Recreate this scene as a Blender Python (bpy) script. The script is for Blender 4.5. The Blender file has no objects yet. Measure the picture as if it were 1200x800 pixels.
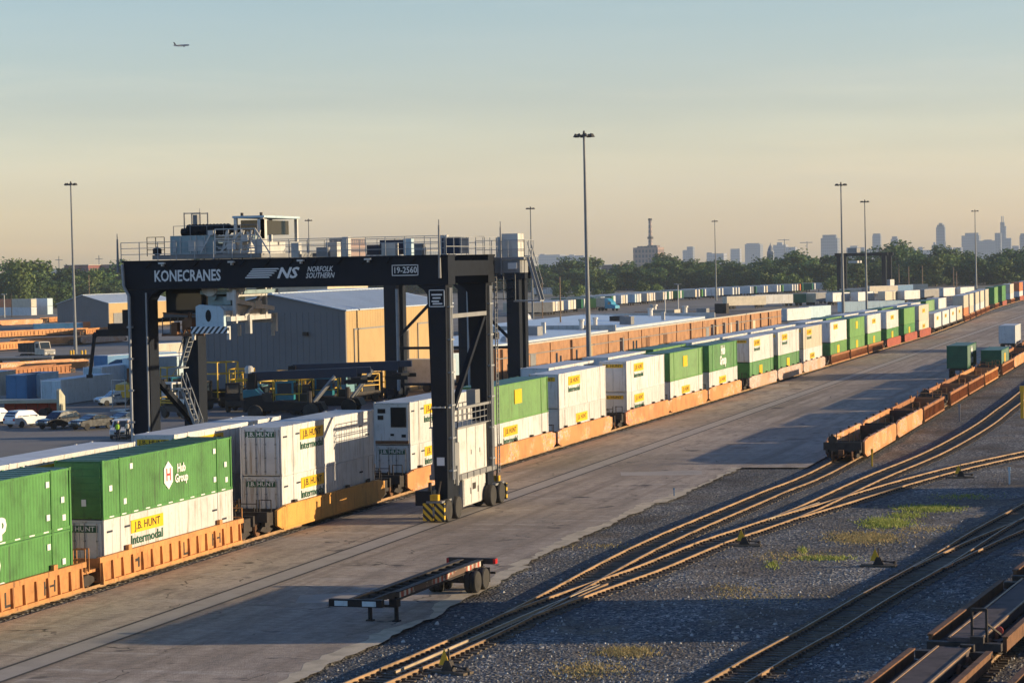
import bpy, bmesh, math, random
from mathutils import Vector, Matrix
R = math.radians
rnd = random.Random(11)
scene = bpy.context.scene
col = scene.collection

# ------------------------------------------------------------------ camera numbers (solved from the photograph)
CAM_H, YAW, PITCH, ROLL, FPX = 15.567, R(-16.2885), R(-1.8557), R(-1.097), 2796.3
FW = Vector((math.sin(YAW)*math.cos(PITCH), math.cos(YAW)*math.cos(PITCH), math.sin(PITCH)))
_r = Vector((math.cos(YAW), -math.sin(YAW), 0)); _u = _r.cross(FW)
RT = math.cos(ROLL)*_r + math.sin(ROLL)*_u
UP = -math.sin(ROLL)*_r + math.cos(ROLL)*_u
def ray(px, py): return FW + (px-600)/FPX*RT - (py-400)/FPX*UP
def at(px, py, z=0.0):
    q = ray(px, py); t = (z-CAM_H)/q.z; return Vector((t*q.x, t*q.y, z))
def atY(px, py, Y):
    q = ray(px, py); t = Y/q.y; return Vector((t*q.x, Y, CAM_H+t*q.z))
def atX(px, py, X):
    q = ray(px, py); t = X/q.x; return Vector((X, t*q.y, CAM_H+t*q.z))

# ------------------------------------------------------------------ materials
MATS = {}
def _nodes(name):
    m = bpy.data.materials.new(name); m.use_nodes = True
    nt = m.node_tree; b = nt.nodes['Principled BSDF']
    return m, nt, b
def N(nt, t, **kw):
    n = nt.nodes.new(t)
    for k, v in kw.items():
        if k.startswith('i_'): n.inputs[k[2:]].default_value = v
        else: setattr(n, k, v)
    return n
def L(nt, a, b): nt.links.new(a, b)
def c4(c): return (c[0], c[1], c[2], 1)
def coords(nt, world=False, scale=(1, 1, 1)):
    tc = N(nt, 'ShaderNodeTexCoord'); mp = N(nt, 'ShaderNodeMapping'); mp.inputs['Scale'].default_value = scale
    if world:
        g = N(nt, 'ShaderNodeNewGeometry'); L(nt, g.outputs['Position'], mp.inputs['Vector'])
    else:
        oi = N(nt, 'ShaderNodeObjectInfo'); ml = N(nt, 'ShaderNodeMath', operation='MULTIPLY'); ml.inputs[1].default_value = 71.3
        L(nt, oi.outputs['Random'], ml.inputs[0])
        ad = N(nt, 'ShaderNodeVectorMath', operation='ADD'); L(nt, tc.outputs['Object'], ad.inputs[0]); L(nt, ml.outputs[0], ad.inputs[1])
        L(nt, ad.outputs[0], mp.inputs['Vector'])
    return mp.outputs['Vector']
def noise(nt, vec, scale, detail=4, rough=.6):
    n = N(nt, 'ShaderNodeTexNoise'); n.inputs['Scale'].default_value = scale
    n.inputs['Detail'].default_value = detail; n.inputs['Roughness'].default_value = rough
    L(nt, vec, n.inputs['Vector']); return n.outputs['Fac']
def ramp(nt, fac, stops):
    r = N(nt, 'ShaderNodeValToRGB'); e = r.color_ramp.elements
    while len(e) < len(stops): e.new(.5)
    for el, (p, c) in zip(e, stops): el.position = p; el.color = c4(c) if len(c) == 3 else c
    L(nt, fac, r.inputs['Fac']); return r.outputs['Color']
def mix(nt, fac, a, b, mode='MIX'):
    m = N(nt, 'ShaderNodeMix', data_type='RGBA', blend_type=mode)
    if isinstance(fac, (int, float)): m.inputs[0].default_value = fac
    else: L(nt, fac, m.inputs[0])
    for s, v in ((6, a), (7, b)):
        if isinstance(v, (tuple, list)): m.inputs[s].default_value = c4(v)
        else: L(nt, v, m.inputs[s])
    return m.outputs[2]
def thr(nt, fac, lo, hi):
    r = N(nt, 'ShaderNodeMapRange'); r.inputs['From Min'].default_value = lo; r.inputs['From Max'].default_value = hi
    L(nt, fac, r.inputs['Value']); return r.outputs['Result']
def bump(nt, b, fac, strength, dist=.05):
    bn = N(nt, 'ShaderNodeBump'); bn.inputs['Strength'].default_value = strength; bn.inputs['Distance'].default_value = dist
    L(nt, fac, bn.inputs['Height']); L(nt, bn.outputs['Normal'], b.inputs['Normal'])

def paint(name, c, rough=.5, metal=0., var=.14, scale=.8, dirt=None, dirt_amt=.5, streak=0., rand=.06, spec=.35, panel=0.):
    """painted or plain surface: base colour with soft mottling, grime patches and vertical streaks"""
    m, nt, b = _nodes(name)
    v = coords(nt)
    n1 = noise(nt, v, scale, 5)
    dk = tuple(x*(1-var*2) for x in c); lt = tuple(min(.95, x*(1+var)) for x in c)
    cc = ramp(nt, n1, [(.25, dk), (.5, c), (.8, lt)])
    d = dirt or tuple(x*.35+.02 for x in c)
    if streak:
        v2 = coords(nt, scale=(2.2, 2.2, .18))
        n2 = noise(nt, v2, 1.6, 5, .65)
        cc = mix(nt, thr(nt, n2, .55, .85 if streak < .6 else .72), cc, d)
    if panel:   # sheets replaced or faded one by one
        tcp = N(nt, 'ShaderNodeTexCoord'); sx_ = N(nt, 'ShaderNodeSeparateXYZ'); L(nt, tcp.outputs['Object'], sx_.inputs[0])
        dv = N(nt, 'ShaderNodeMath', operation='DIVIDE'); L(nt, sx_.outputs['Y'], dv.inputs[0]); dv.inputs[1].default_value = 1.64
        fl = N(nt, 'ShaderNodeMath', operation='FLOOR'); L(nt, dv.outputs[0], fl.inputs[0])
        oi2 = N(nt, 'ShaderNodeObjectInfo'); ad2 = N(nt, 'ShaderNodeMath', operation='ADD'); L(nt, fl.outputs[0], ad2.inputs[0]); L(nt, oi2.outputs['Random'], ad2.inputs[1])
        wn = N(nt, 'ShaderNodeTexWhiteNoise', noise_dimensions='1D'); L(nt, ad2.outputs[0], wn.inputs['W'])
        cc = mix(nt, panel*2, cc, ramp(nt, wn.outputs['Value'], [(0, (.30, .29, .27)), (.6, (.5, .5, .5)), (1, (.58, .58, .57))]), 'OVERLAY')
    n3 = noise(nt, v, scale*3.1, 6, .7)
    f = N(nt, 'ShaderNodeMath', operation='MULTIPLY'); L(nt, thr(nt, n3, .56, .8), f.inputs[0]); f.inputs[1].default_value = dirt_amt
    cc = mix(nt, f.outputs[0], cc, d)
    if rand:
        oi = N(nt, 'ShaderNodeObjectInfo')
        hs = N(nt, 'ShaderNodeHueSaturation'); mr = N(nt, 'ShaderNodeMapRange')
        mr.inputs['To Min'].default_value = 1-rand*2; mr.inputs['To Max'].default_value = 1+rand
        L(nt, oi.outputs['Random'], mr.inputs['Value']); L(nt, mr.outputs['Result'], hs.inputs['Value']); L(nt, cc, hs.inputs['Color'])
        cc = hs.outputs['Color']
    L(nt, cc, b.inputs['Base Color'])
    rr = N(nt, 'ShaderNodeMapRange'); rr.inputs['To Min'].default_value = max(.05, rough-.12); rr.inputs['To Max'].default_value = min(1, rough+.15)
    L(nt, n3, rr.inputs['Value']); L(nt, rr.outputs['Result'], b.inputs['Roughness'])
    b.inputs['Metallic'].default_value = metal; b.inputs['Specular IOR Level'].default_value = spec
    MATS[name] = m; return m
P = paint
P('white_paint', (.57, .565, .55), .5, dirt=(.26, .195, .13), streak=.7, dirt_amt=.5, var=.09, panel=.10)
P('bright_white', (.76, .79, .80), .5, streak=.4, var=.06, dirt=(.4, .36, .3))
P('white_roof', (.52, .54, .56), .55, dirt=(.28, .26, .24), var=.1, dirt_amt=.5)
P('green_paint', (.07, .215, .055), .55, dirt=(.045, .095, .035), streak=.7, var=.2, dirt_amt=.6, panel=.14)
P('green_roof', (.028, .11, .055), .5, var=.2)
P('light_green_paint', (.125, .265, .075), .5, dirt=(.09, .15, .05), streak=.7, var=.14, panel=.08)
P('dark_green_paint', (.012, .10, .05), .45, var=.15)
P('grey_white_paint', (.52, .53, .53), .55, streak=.4, var=.1)
P('cream_paint', (.52, .46, .36), .55, streak=.4, var=.1, dirt=(.26, .18, .11))
P('grey_trailer', (.27, .26, .25), .5, streak=.4)
P('blue_paint', (.05, .17, .33), .5)
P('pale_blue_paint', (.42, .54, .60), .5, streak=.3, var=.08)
P('orange_container', (.55, .16, .05), .5)
P('orange_well', (.50, .225, .075), .65, dirt=(.17, .075, .035), streak=.8, dirt_amt=.75, var=.2)
P('yellow_well', (.56, .275, .06), .6, dirt=(.2, .09, .03), streak=.7, dirt_amt=.5, var=.12)
P('brown_well', (.33, .135, .05), .65, dirt=(.10, .05, .03), streak=.5, var=.2)
P('red_well', (.30, .07, .04), .65, dirt=(.1, .04, .03), streak=.5, var=.2)
P('black_steel', (.008, .009, .012), .6, spec=.2, var=.25, dirt=(.05, .04, .03), dirt_amt=.4)
P('crane_navy', (.006, .009, .016), .6, var=.2, dirt=(.022, .024, .03), dirt_amt=.2, spec=.18)
P('dark_iron', (.035, .028, .024), .7, dirt=(.09, .045, .02), var=.3, scale=2)
P('rusty_iron', (.16, .075, .035), .8, dirt=(.05, .025, .015), var=.3, scale=2)
P('rail_rust', (.31, .185, .09), .6, dirt=(.10, .06, .035), dirt_amt=.8, var=.3, scale=.8, spec=.5)
P('worn_rail', (.40, .30, .19), .5, var=.25)
P('tie_wood', (.115, .088, .062), .9, var=.35, scale=1.5)
P('rubber', (.040, .037, .034), .9, var=.3, dirt=(.10, .085, .07), dirt_amt=.5)
P('rim_steel', (.15, .13, .11), .6, var=.2)
P('green_rim', (.03, .16, .10), .6)
P('grey_steel', (.22, .22, .22), .55, var=.12)
P('galvanised', (.30, .31, .32), .5, metal=.2, var=.1)
P('mast_steel', (.17, .18, .19), .5, metal=.2, var=.1)
P('white_steel', (.52, .51, .48), .5, dirt=(.2, .13, .07), dirt_amt=.6, streak=.4)
P('teal_grey_steel', (.24, .32, .33), .5, dirt=(.09, .09, .08))
P('yellow_sign', (.72, .42, .012), .5, var=.05, dirt_amt=.15)
P('black_ink', (.012, .012, .012), .6, var=.1, rand=0)
P('green_ink', (.015, .085, .045), .6, var=.1, rand=0)
P('white_ink', (.68, .68, .66), .55, var=.05, rand=0, dirt_amt=.15)
P('red_ink', (.50, .05, .05), .55, rand=0)
P('orange_brick', (.35, .185, .095), .9, var=.22, scale=.5, dirt=(.20, .105, .06), dirt_amt=.7, rand=0, streak=.7)  # orange warehouse brick with random mottling and grime streaks
P('lit_tan_siding', (.42, .285, .135), .75, var=.07, scale=.3, rand=0, dirt_amt=.2)  # sunlit copy of the shed siding, warm light put into the colour
P('shaded_siding', (.17, .165, .165), .7, var=.06, scale=.3, rand=0, dirt_amt=.2)  # gable copy of the same siding, shade put into the colour as grey
P('metal_roof', (.50, .56, .62), .38, var=.07, scale=.2, rand=0, metal=.1)
P('brown_roof', (.14, .11, .09), .85, var=.2, scale=.3, rand=0)
P('cream_wall', (.50, .42, .30), .8, rand=0)
P('concrete', (.42, .38, .32), .85, var=.12, scale=1.5, rand=0)
P('teal_paint', (.02, .17, .21), .4, dirt=(.03, .06, .07))
P('yellow_paint', (.62, .36, .02), .5, dirt=(.2, .1, .02))
P('navy_boom', (.012, .022, .05), .4)
P('wood_pole', (.20, .14, .09), .9, var=.2, scale=1.2)
P('car_white', (.60, .60, .60), .25, var=.03, dirt_amt=.1, spec=.5)
P('car_black', (.012, .013, .016), .22, var=.03, dirt_amt=.1, spec=.5)
P('car_navy', (.014, .03, .06), .22, var=.03, dirt_amt=.1, spec=.5)
P('car_silver', (.38, .42, .45), .25, metal=.3, var=.03, dirt_amt=.1)
P('truck_cream', (.50, .44, .36), .4)
P('red_plastic', (.42, .06, .04), .5)
P('beige_steel', (.42, .40, .30), .6)
P('deck_planks', (.085, .062, .060), .85, var=.3, scale=1.2)
P('skin', (.40, .24, .17), .6)
P('hi_vis', (.45, .75, .04), .6)
P('dark_cloth', (.03, .035, .05), .9)
P('bark', (.09, .065, .045), .95, var=.3)
P('lamp_head', (.06, .055, .05), .6)
P('blue_cab', (.04, .28, .42), .35)
P('plane_blue', (.015, .045, .14), .35)
P('plane_grey', (.45, .45, .48), .4)
P('red_lens', (.45, .02, .02), .3)
P('tail_dark', (.04, .03, .03), .5)

def glassy(name, c, rough=.08):
    m, nt, b = _nodes(name); b.inputs['Base Color'].default_value = c4(c); b.inputs['Roughness'].default_value = rough
    b.inputs['Specular IOR Level'].default_value = .8; MATS[name] = m
glassy('window_glass', (.02, .03, .04)); glassy('headlight_glass', (.6, .62, .65), .1)

def hazard(name, a, bcol, freq, ang):
    m, nt, b = _nodes(name)
    tc = N(nt, 'ShaderNodeTexCoord'); mp = N(nt, 'ShaderNodeMapping'); mp.inputs['Rotation'].default_value = (0, ang, 0)
    L(nt, tc.outputs['Object'], mp.inputs['Vector'])
    w = N(nt, 'ShaderNodeTexWave', wave_type='BANDS', bands_direction='X'); w.inputs['Scale'].default_value = freq
    L(nt, mp.outputs['Vector'], w.inputs['Vector'])
    L(nt, ramp(nt, thr(nt, w.outputs['Fac'], .47, .53), [(0, a), (1, bcol)]), b.inputs['Base Color']); b.inputs['Roughness'].default_value = .6
    MATS[name] = m
hazard('hazard_stripes', (.012, .012, .012), (.62, .40, .02), .95, R(45))
hazard('hazard_white', (.02, .025, .03), (.62, .66, .68), 1.2, R(-40))
def tape(name, axis):
    m, nt, b = _nodes(name)
    v = coords(nt)
    w = N(nt, 'ShaderNodeTexWave', wave_type='BANDS', bands_direction=axis); w.inputs['Scale'].default_value = .55
    w.inputs['Distortion'].default_value = 2.5
    L(nt, v, w.inputs['Vector'])
    tp = ramp(nt, w.outputs['Fac'], [(0, (.32, .05, .03)), (.5, (.36, .09, .04)), (.56, (.50, .44, .36)), (1, (.55, .5, .44))])
    worn = thr(nt, noise(nt, coords(nt, scale=(1, .6, 1)), 1.1, 4), .46, .56)
    L(nt, mix(nt, worn, tp, (.10, .055, .035)), b.inputs['Base Color']); b.inputs['Roughness'].default_value = .6
    MATS[name] = m
tape('reflective_tape', 'Y')

def graffiti(name, base, cols, amt):
    """weathered paint under spray-can lettering: blotches and strokes of other paints"""
    m, nt, b = _nodes(name)
    v = coords(nt); cc = ramp(nt, noise(nt, v, .7, 5), [(.25, tuple(x*.6 for x in base)), (.5, base), (.8, tuple(min(.9, x*1.12) for x in base))])
    zone = thr(nt, noise(nt, coords(nt, scale=(1, .32, .6)), .55, 1), amt, amt+.06)
    for i, c in enumerate(cols):
        n = N(nt, 'ShaderNodeTexNoise'); n.inputs['Scale'].default_value = 1.3+.6*i; n.inputs['Detail'].default_value = 2.5; n.inputs['Distortion'].default_value = 2.2
        ad = N(nt, 'ShaderNodeVectorMath', operation='ADD'); L(nt, v, ad.inputs[0]); ad.inputs[1].default_value = (i*13.1, i*5.7, i*3.3); L(nt, ad.outputs[0], n.inputs['Vector'])
        f = N(nt, 'ShaderNodeMath', operation='MULTIPLY'); L(nt, thr(nt, n.outputs['Fac'], .52, .56), f.inputs[0]); L(nt, zone, f.inputs[1])
        cc = mix(nt, f.outputs[0], cc, c)
    n3 = noise(nt, coords(nt, scale=(2, 2, .2)), 1.7, 5, .65)
    cc = mix(nt, thr(nt, n3, .58, .8), cc, tuple(x*.3 for x in base))
    L(nt, cc, b.inputs['Base Color']); b.inputs['Roughness'].default_value = .6; MATS[name] = m
graffiti('graffiti_orange', (.50, .21, .07), [(.55, .42, .33), (.6, .28, .25), (.62, .30, .05)], .50)
graffiti('graffiti_pale', (.46, .27, .17), [(.5, .40, .33), (.42, .2, .16), (.5, .44, .40)], .40)
graffiti('graffiti_red', (.50, .20, .07), [(.6, .13, .16), (.58, .35, .25), (.60, .27, .05)], .48)

def leafmat(name, c1, c2, c3):
    m, nt, b = _nodes(name)
    v = coords(nt)
    g = N(nt, 'ShaderNodeNewGeometry')
    rr = ramp(nt, g.outputs['Random Per Island'], [(0, c1), (.5, c2), (1, c3)])
    oi = N(nt, 'ShaderNodeObjectInfo'); hs = N(nt, 'ShaderNodeHueSaturation'); mr = N(nt, 'ShaderNodeMapRange')
    mr.inputs['To Min'].default_value = .65; mr.inputs['To Max'].default_value = 1.3
    L(nt, oi.outputs['Random'], mr.inputs['Value']); L(nt, mr.outputs['Result'], hs.inputs['Value']); L(nt, rr, hs.inputs['Color'])
    L(nt, hs.outputs['Color'], b.inputs['Base Color']); b.inputs['Roughness'].default_value = .7
    tr = N(nt, 'ShaderNodeBsdfTranslucent'); L(nt, hs.outputs['Color'], tr.inputs['Color'])
    ms = N(nt, 'ShaderNodeMixShader'); ms.inputs[0].default_value = .25
    L(nt, b.outputs[0], ms.inputs[1]); L(nt, tr.outputs[0], ms.inputs[2]); L(nt, ms.outputs[0], nt.nodes['Material Output'].inputs['Surface'])
    MATS[name] = m
leafmat('leaves_dark', (.030, .075, .022), (.058, .120, .030), (.10, .165, .040))
leafmat('leaves_mid', (.055, .105, .024), (.10, .155, .034), (.14, .19, .04))
leafmat('weed_leaves', (.14, .20, .03), (.28, .32, .05), (.38, .34, .10))
leafmat('dry_leaves', (.36, .26, .10), (.48, .36, .16), (.40, .34, .12))

def facade(name, wall, win, sx, sz):
    """distant tower front: rows of dark glass between floor bands"""
    m, nt, b = _nodes(name)
    tc = N(nt, 'ShaderNodeTexCoord'); sp = N(nt, 'ShaderNodeSeparateXYZ'); L(nt, tc.outputs['Object'], sp.inputs[0])
    ad = N(nt, 'ShaderNodeMath', operation='ADD'); L(nt, sp.outputs['X'], ad.inputs[0]); L(nt, sp.outputs['Y'], ad.inputs[1])
    def cell(s, per, duty):
        d = N(nt, 'ShaderNodeMath', operation='DIVIDE'); L(nt, s, d.inputs[0]); d.inputs[1].default_value = per
        f = N(nt, 'ShaderNodeMath', operation='FRACT'); L(nt, d.outputs[0], f.inputs[0])
        g = N(nt, 'ShaderNodeMath', operation='LESS_THAN'); L(nt, f.outputs[0], g.inputs[0]); g.inputs[1].default_value = duty; return g.outputs[0]
    mu = N(nt, 'ShaderNodeMath', operation='MULTIPLY'); L(nt, cell(ad.outputs[0], sx, .6), mu.inputs[0]); L(nt, cell(sp.outputs['Z'], sz, .6), mu.inputs[1])
    L(nt, mix(nt, mu.outputs[0], wall, win), b.inputs['Base Color']); b.inputs['Roughness'].default_value = .5; MATS[name] = m
facade('tower_dark', (.20, .22, .25), (.09, .11, .14), 6, 8)
facade('tower_pale', (.34, .34, .35), (.15, .17, .20), 6, 8)
facade('tower_brick', (.30, .20, .16), (.07, .07, .08), 5, 7)
facade('mill_front', (.20, .07, .06), (.05, .05, .06), 4, 4)
facade('grid_front', (.35, .35, .34), (.03, .04, .05), 3.2, 3.2)

# ---- ground materials
def ground_mats():
    # asphalt / worn concrete of the pad
    m, nt, b = _nodes('pad_asphalt'); v = coords(nt, world=True)
    big = noise(nt, coords(nt, world=True, scale=(1, .35, 1)), .09, 6, .6)
    cc = ramp(nt, big, [(.30, (.27, .218, .172)), (.5, (.40, .328, .262)), (.70, (.50, .415, .335))])
    med = noise(nt, coords(nt, world=True, scale=(1, .22, 1)), .8, 7, .7)
    cc = mix(nt, thr(nt, med, .47, .70), cc, (.24, .205, .17))
    st = noise(nt, coords(nt, world=True, scale=(.16, 1.1, 1)), .55, 6, .68)
    cc = mix(nt, thr(nt, st, .54, .76), cc, (.50, .44, .38))
    st2 = noise(nt, coords(nt, world=True, scale=(.22, 1.6, 1)), .9, 5, .7)
    cc = mix(nt, thr(nt, st2, .60, .74), cc, (.15, .13, .11))
    ln = noise(nt, coords(nt, world=True, scale=(1, .018, 1)), .75, 4, .6)
    cc = mix(nt, thr(nt, ln, .50, .66), cc, (.26, .21, .165))
    # cracks and sealed joints
    vo = N(nt, 'ShaderNodeTexVoronoi', feature='DISTANCE_TO_EDGE'); vo.inputs['Scale'].default_value = .13
    wv = N(nt, 'ShaderNodeVectorMath', operation='ADD'); nz = N(nt, 'ShaderNodeTexNoise'); nz.inputs['Scale'].default_value = .6; L(nt, v, nz.inputs['Vector'])
    L(nt, v, wv.inputs[0]); sc = N(nt, 'ShaderNodeVectorMath', operation='SCALE'); sc.inputs['Scale'].default_value = 3.0; L(nt, nz.outputs['Color'], sc.inputs[0]); L(nt, sc.outputs[0], wv.inputs[1]); L(nt, wv.outputs[0], vo.inputs['Vector'])
    ck = thr(nt, vo.outputs['Distance'], .012, .0)
    msk = N(nt, 'ShaderNodeMath', operation='MULTIPLY'); L(nt, ck, msk.inputs[0]); L(nt, thr(nt, noise(nt, v, .25, 2), .47, .58), msk.inputs[1])
    cc = mix(nt, msk.outputs[0], cc, (.07, .06, .05))
    sp = noise(nt, v, .33, 3, .5); oil = thr(nt, sp, .66, .72)
    cc = mix(nt, oil, cc, (.09, .08, .075))
    fine = noise(nt, v, 14, 3, .7)
    mot = noise(nt, coords(nt, world=True, scale=(.55, 1, 1)), 2.6, 8, .78)
    cc = mix(nt, .8, cc, ramp(nt, mot, [(.32, (.30, .29, .29)), (.5, (.5, .5, .5)), (.7, (.68, .67, .65))]), 'OVERLAY')
    cc = mix(nt, .6, cc, ramp(nt, fine, [(.3, (.32, .32, .32)), (.7, (.68, .68, .68))]), 'OVERLAY')
    L(nt, cc, b.inputs['Base Color']); b.inputs['Roughness'].default_value = .9; b.inputs['Specular IOR Level'].default_value = .2
    h = N(nt, 'ShaderNodeMath', operation='ADD'); L(nt, fine, h.inputs[0]); L(nt, noise(nt, v, 3.5, 5, .7), h.inputs[1])
    bump(nt, b, h.outputs[0], .55, .05); MATS['pad_asphalt'] = m
    # gravel
    m, nt, b = _nodes('gravel'); v = coords(nt, world=True)
    vo = N(nt, 'ShaderNodeTexVoronoi'); vo.inputs['Scale'].default_value = 7.5; L(nt, v, vo.inputs['Vector'])
    sep = N(nt, 'ShaderNodeSeparateColor'); L(nt, vo.outputs['Color'], sep.inputs[0])
    st = ramp(nt, sep.outputs[0], [(0, (.032, .036, .042)), (.35, (.09, .097, .108)), (.7, (.175, .178, .185)), (.93, (.35, .335, .315)), (1, (.60, .55, .48))])
    big = noise(nt, v, .16, 6, .65)
    st = mix(nt, thr(nt, big, .42, .62), st, ramp(nt, sep.outputs[1], [(0, (.045, .04, .038)), (1, (.20, .17, .14))]))
    d2 = noise(nt, coords(nt, world=True, scale=(1, .4, 1)), .5, 5, .7)
    st = mix(nt, thr(nt, d2, .56, .8), st, (.21, .165, .11))
    bl = noise(nt, coords(nt, world=True, scale=(1, .5, 1)), .11, 5, .6)
    st = mix(nt, .9, st, ramp(nt, bl, [(.32, (.26, .27, .29)), (.5, (.5, .5, .5)), (.68, (.70, .68, .64))]), 'OVERLAY')
    L(nt, st, b.inputs['Base Color']); b.inputs['Roughness'].default_value = .95; b.inputs['Specular IOR Level'].default_value = .15
    hh = N(nt, 'ShaderNodeMath', operation='ADD'); L(nt, vo.outputs['Distance'], hh.inputs[0]); L(nt, sep.outputs[2], hh.inputs[1])
    bump(nt, b, hh.outputs[0], .9, .09); MATS['gravel'] = m
    # ballast under the trains
    m, nt, b = _nodes('ballast'); v = coords(nt, world=True)
    vo = N(nt, 'ShaderNodeTexVoronoi'); vo.inputs['Scale'].default_value = 5.5; L(nt, v, vo.inputs['Vector'])
    sep = N(nt, 'ShaderNodeSeparateColor'); L(nt, vo.outputs['Color'], sep.inputs[0])
    L(nt, ramp(nt, sep.outputs[0], [(0, (.03, .03, .035)), (.75, (.13, .125, .12)), (.9, (.35, .32, .28)), (1, (.6, .56, .5))]), b.inputs['Base Color'])
    b.inputs['Roughness'].default_value = .95; bump(nt, b, vo.outputs['Distance'], .9, .1); MATS['ballast'] = m
    # far ground
    m, nt, b = _nodes('far_ground'); v = coords(nt, world=True)
    L(nt, ramp(nt, noise(nt, v, .012, 5, .6), [(.3, (.10, .085, .065)), (.5, (.14, .125, .105)), (.7, (.09, .095, .05))]), b.inputs['Base Color'])
    b.inputs['Roughness'].default_value = 1; MATS['far_ground'] = m
    m, nt, b = _nodes('yard_asphalt'); v = coords(nt, world=True)
    cc = ramp(nt, noise(nt, v, .05, 6, .6), [(.3, (.12, .105, .09)), (.5, (.17, .15, .13)), (.75, (.23, .20, .17))])
    cc = mix(nt, thr(nt, noise(nt, coords(nt, world=True, scale=(.2, 1, 1)), .4, 5), .55, .8), cc, (.09, .08, .07))
    L(nt, cc, b.inputs['Base Color']); b.inputs['Roughness'].default_value = .9; bump(nt, b, noise(nt, v, 6, 4, .7), .5, .05); MATS['yard_asphalt'] = m
ground_mats()
def dark_ballast():
    m, nt, b = _nodes('dark_ballast'); v = coords(nt, world=True)
    vo = N(nt, 'ShaderNodeTexVoronoi'); vo.inputs['Scale'].default_value = 7; L(nt, v, vo.inputs['Vector'])
    sep = N(nt, 'ShaderNodeSeparateColor'); L(nt, vo.outputs['Color'], sep.inputs[0])
    cc = ramp(nt, sep.outputs[0], [(0, (.014, .018, .026)), (.6, (.045, .052, .064)), (.9, (.14, .13, .12)), (1, (.3, .28, .25))])
    cc = mix(nt, thr(nt, noise(nt, v, .5, 5), .5, .75), cc, (.085, .07, .055))
    L(nt, cc, b.inputs['Base Color']); b.inputs['Roughness'].default_value = .95; bump(nt, b, vo.outputs['Distance'], .9, .09); MATS['dark_ballast'] = m
dark_ballast()
def stone_mat():
    m, nt, b = _nodes('loose_stone'); g = N(nt, 'ShaderNodeNewGeometry')
    L(nt, ramp(nt, g.outputs['Random Per Island'], [(0, (.06, .065, .075)), (.5, (.2, .2, .2)), (1, (.48, .45, .41))]), b.inputs['Base Color']); b.inputs['Roughness'].default_value = .95; MATS['loose_stone'] = m
stone_mat()
P('lane_concrete', (.40, .345, .29), .9, var=.1, scale=.5, rand=0)
P('lane_seam', (.07, .06, .052), .9, rand=0)
P('pale_edge', (.56, .46, .32), .95, var=.2, scale=.9, rand=0)

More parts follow.
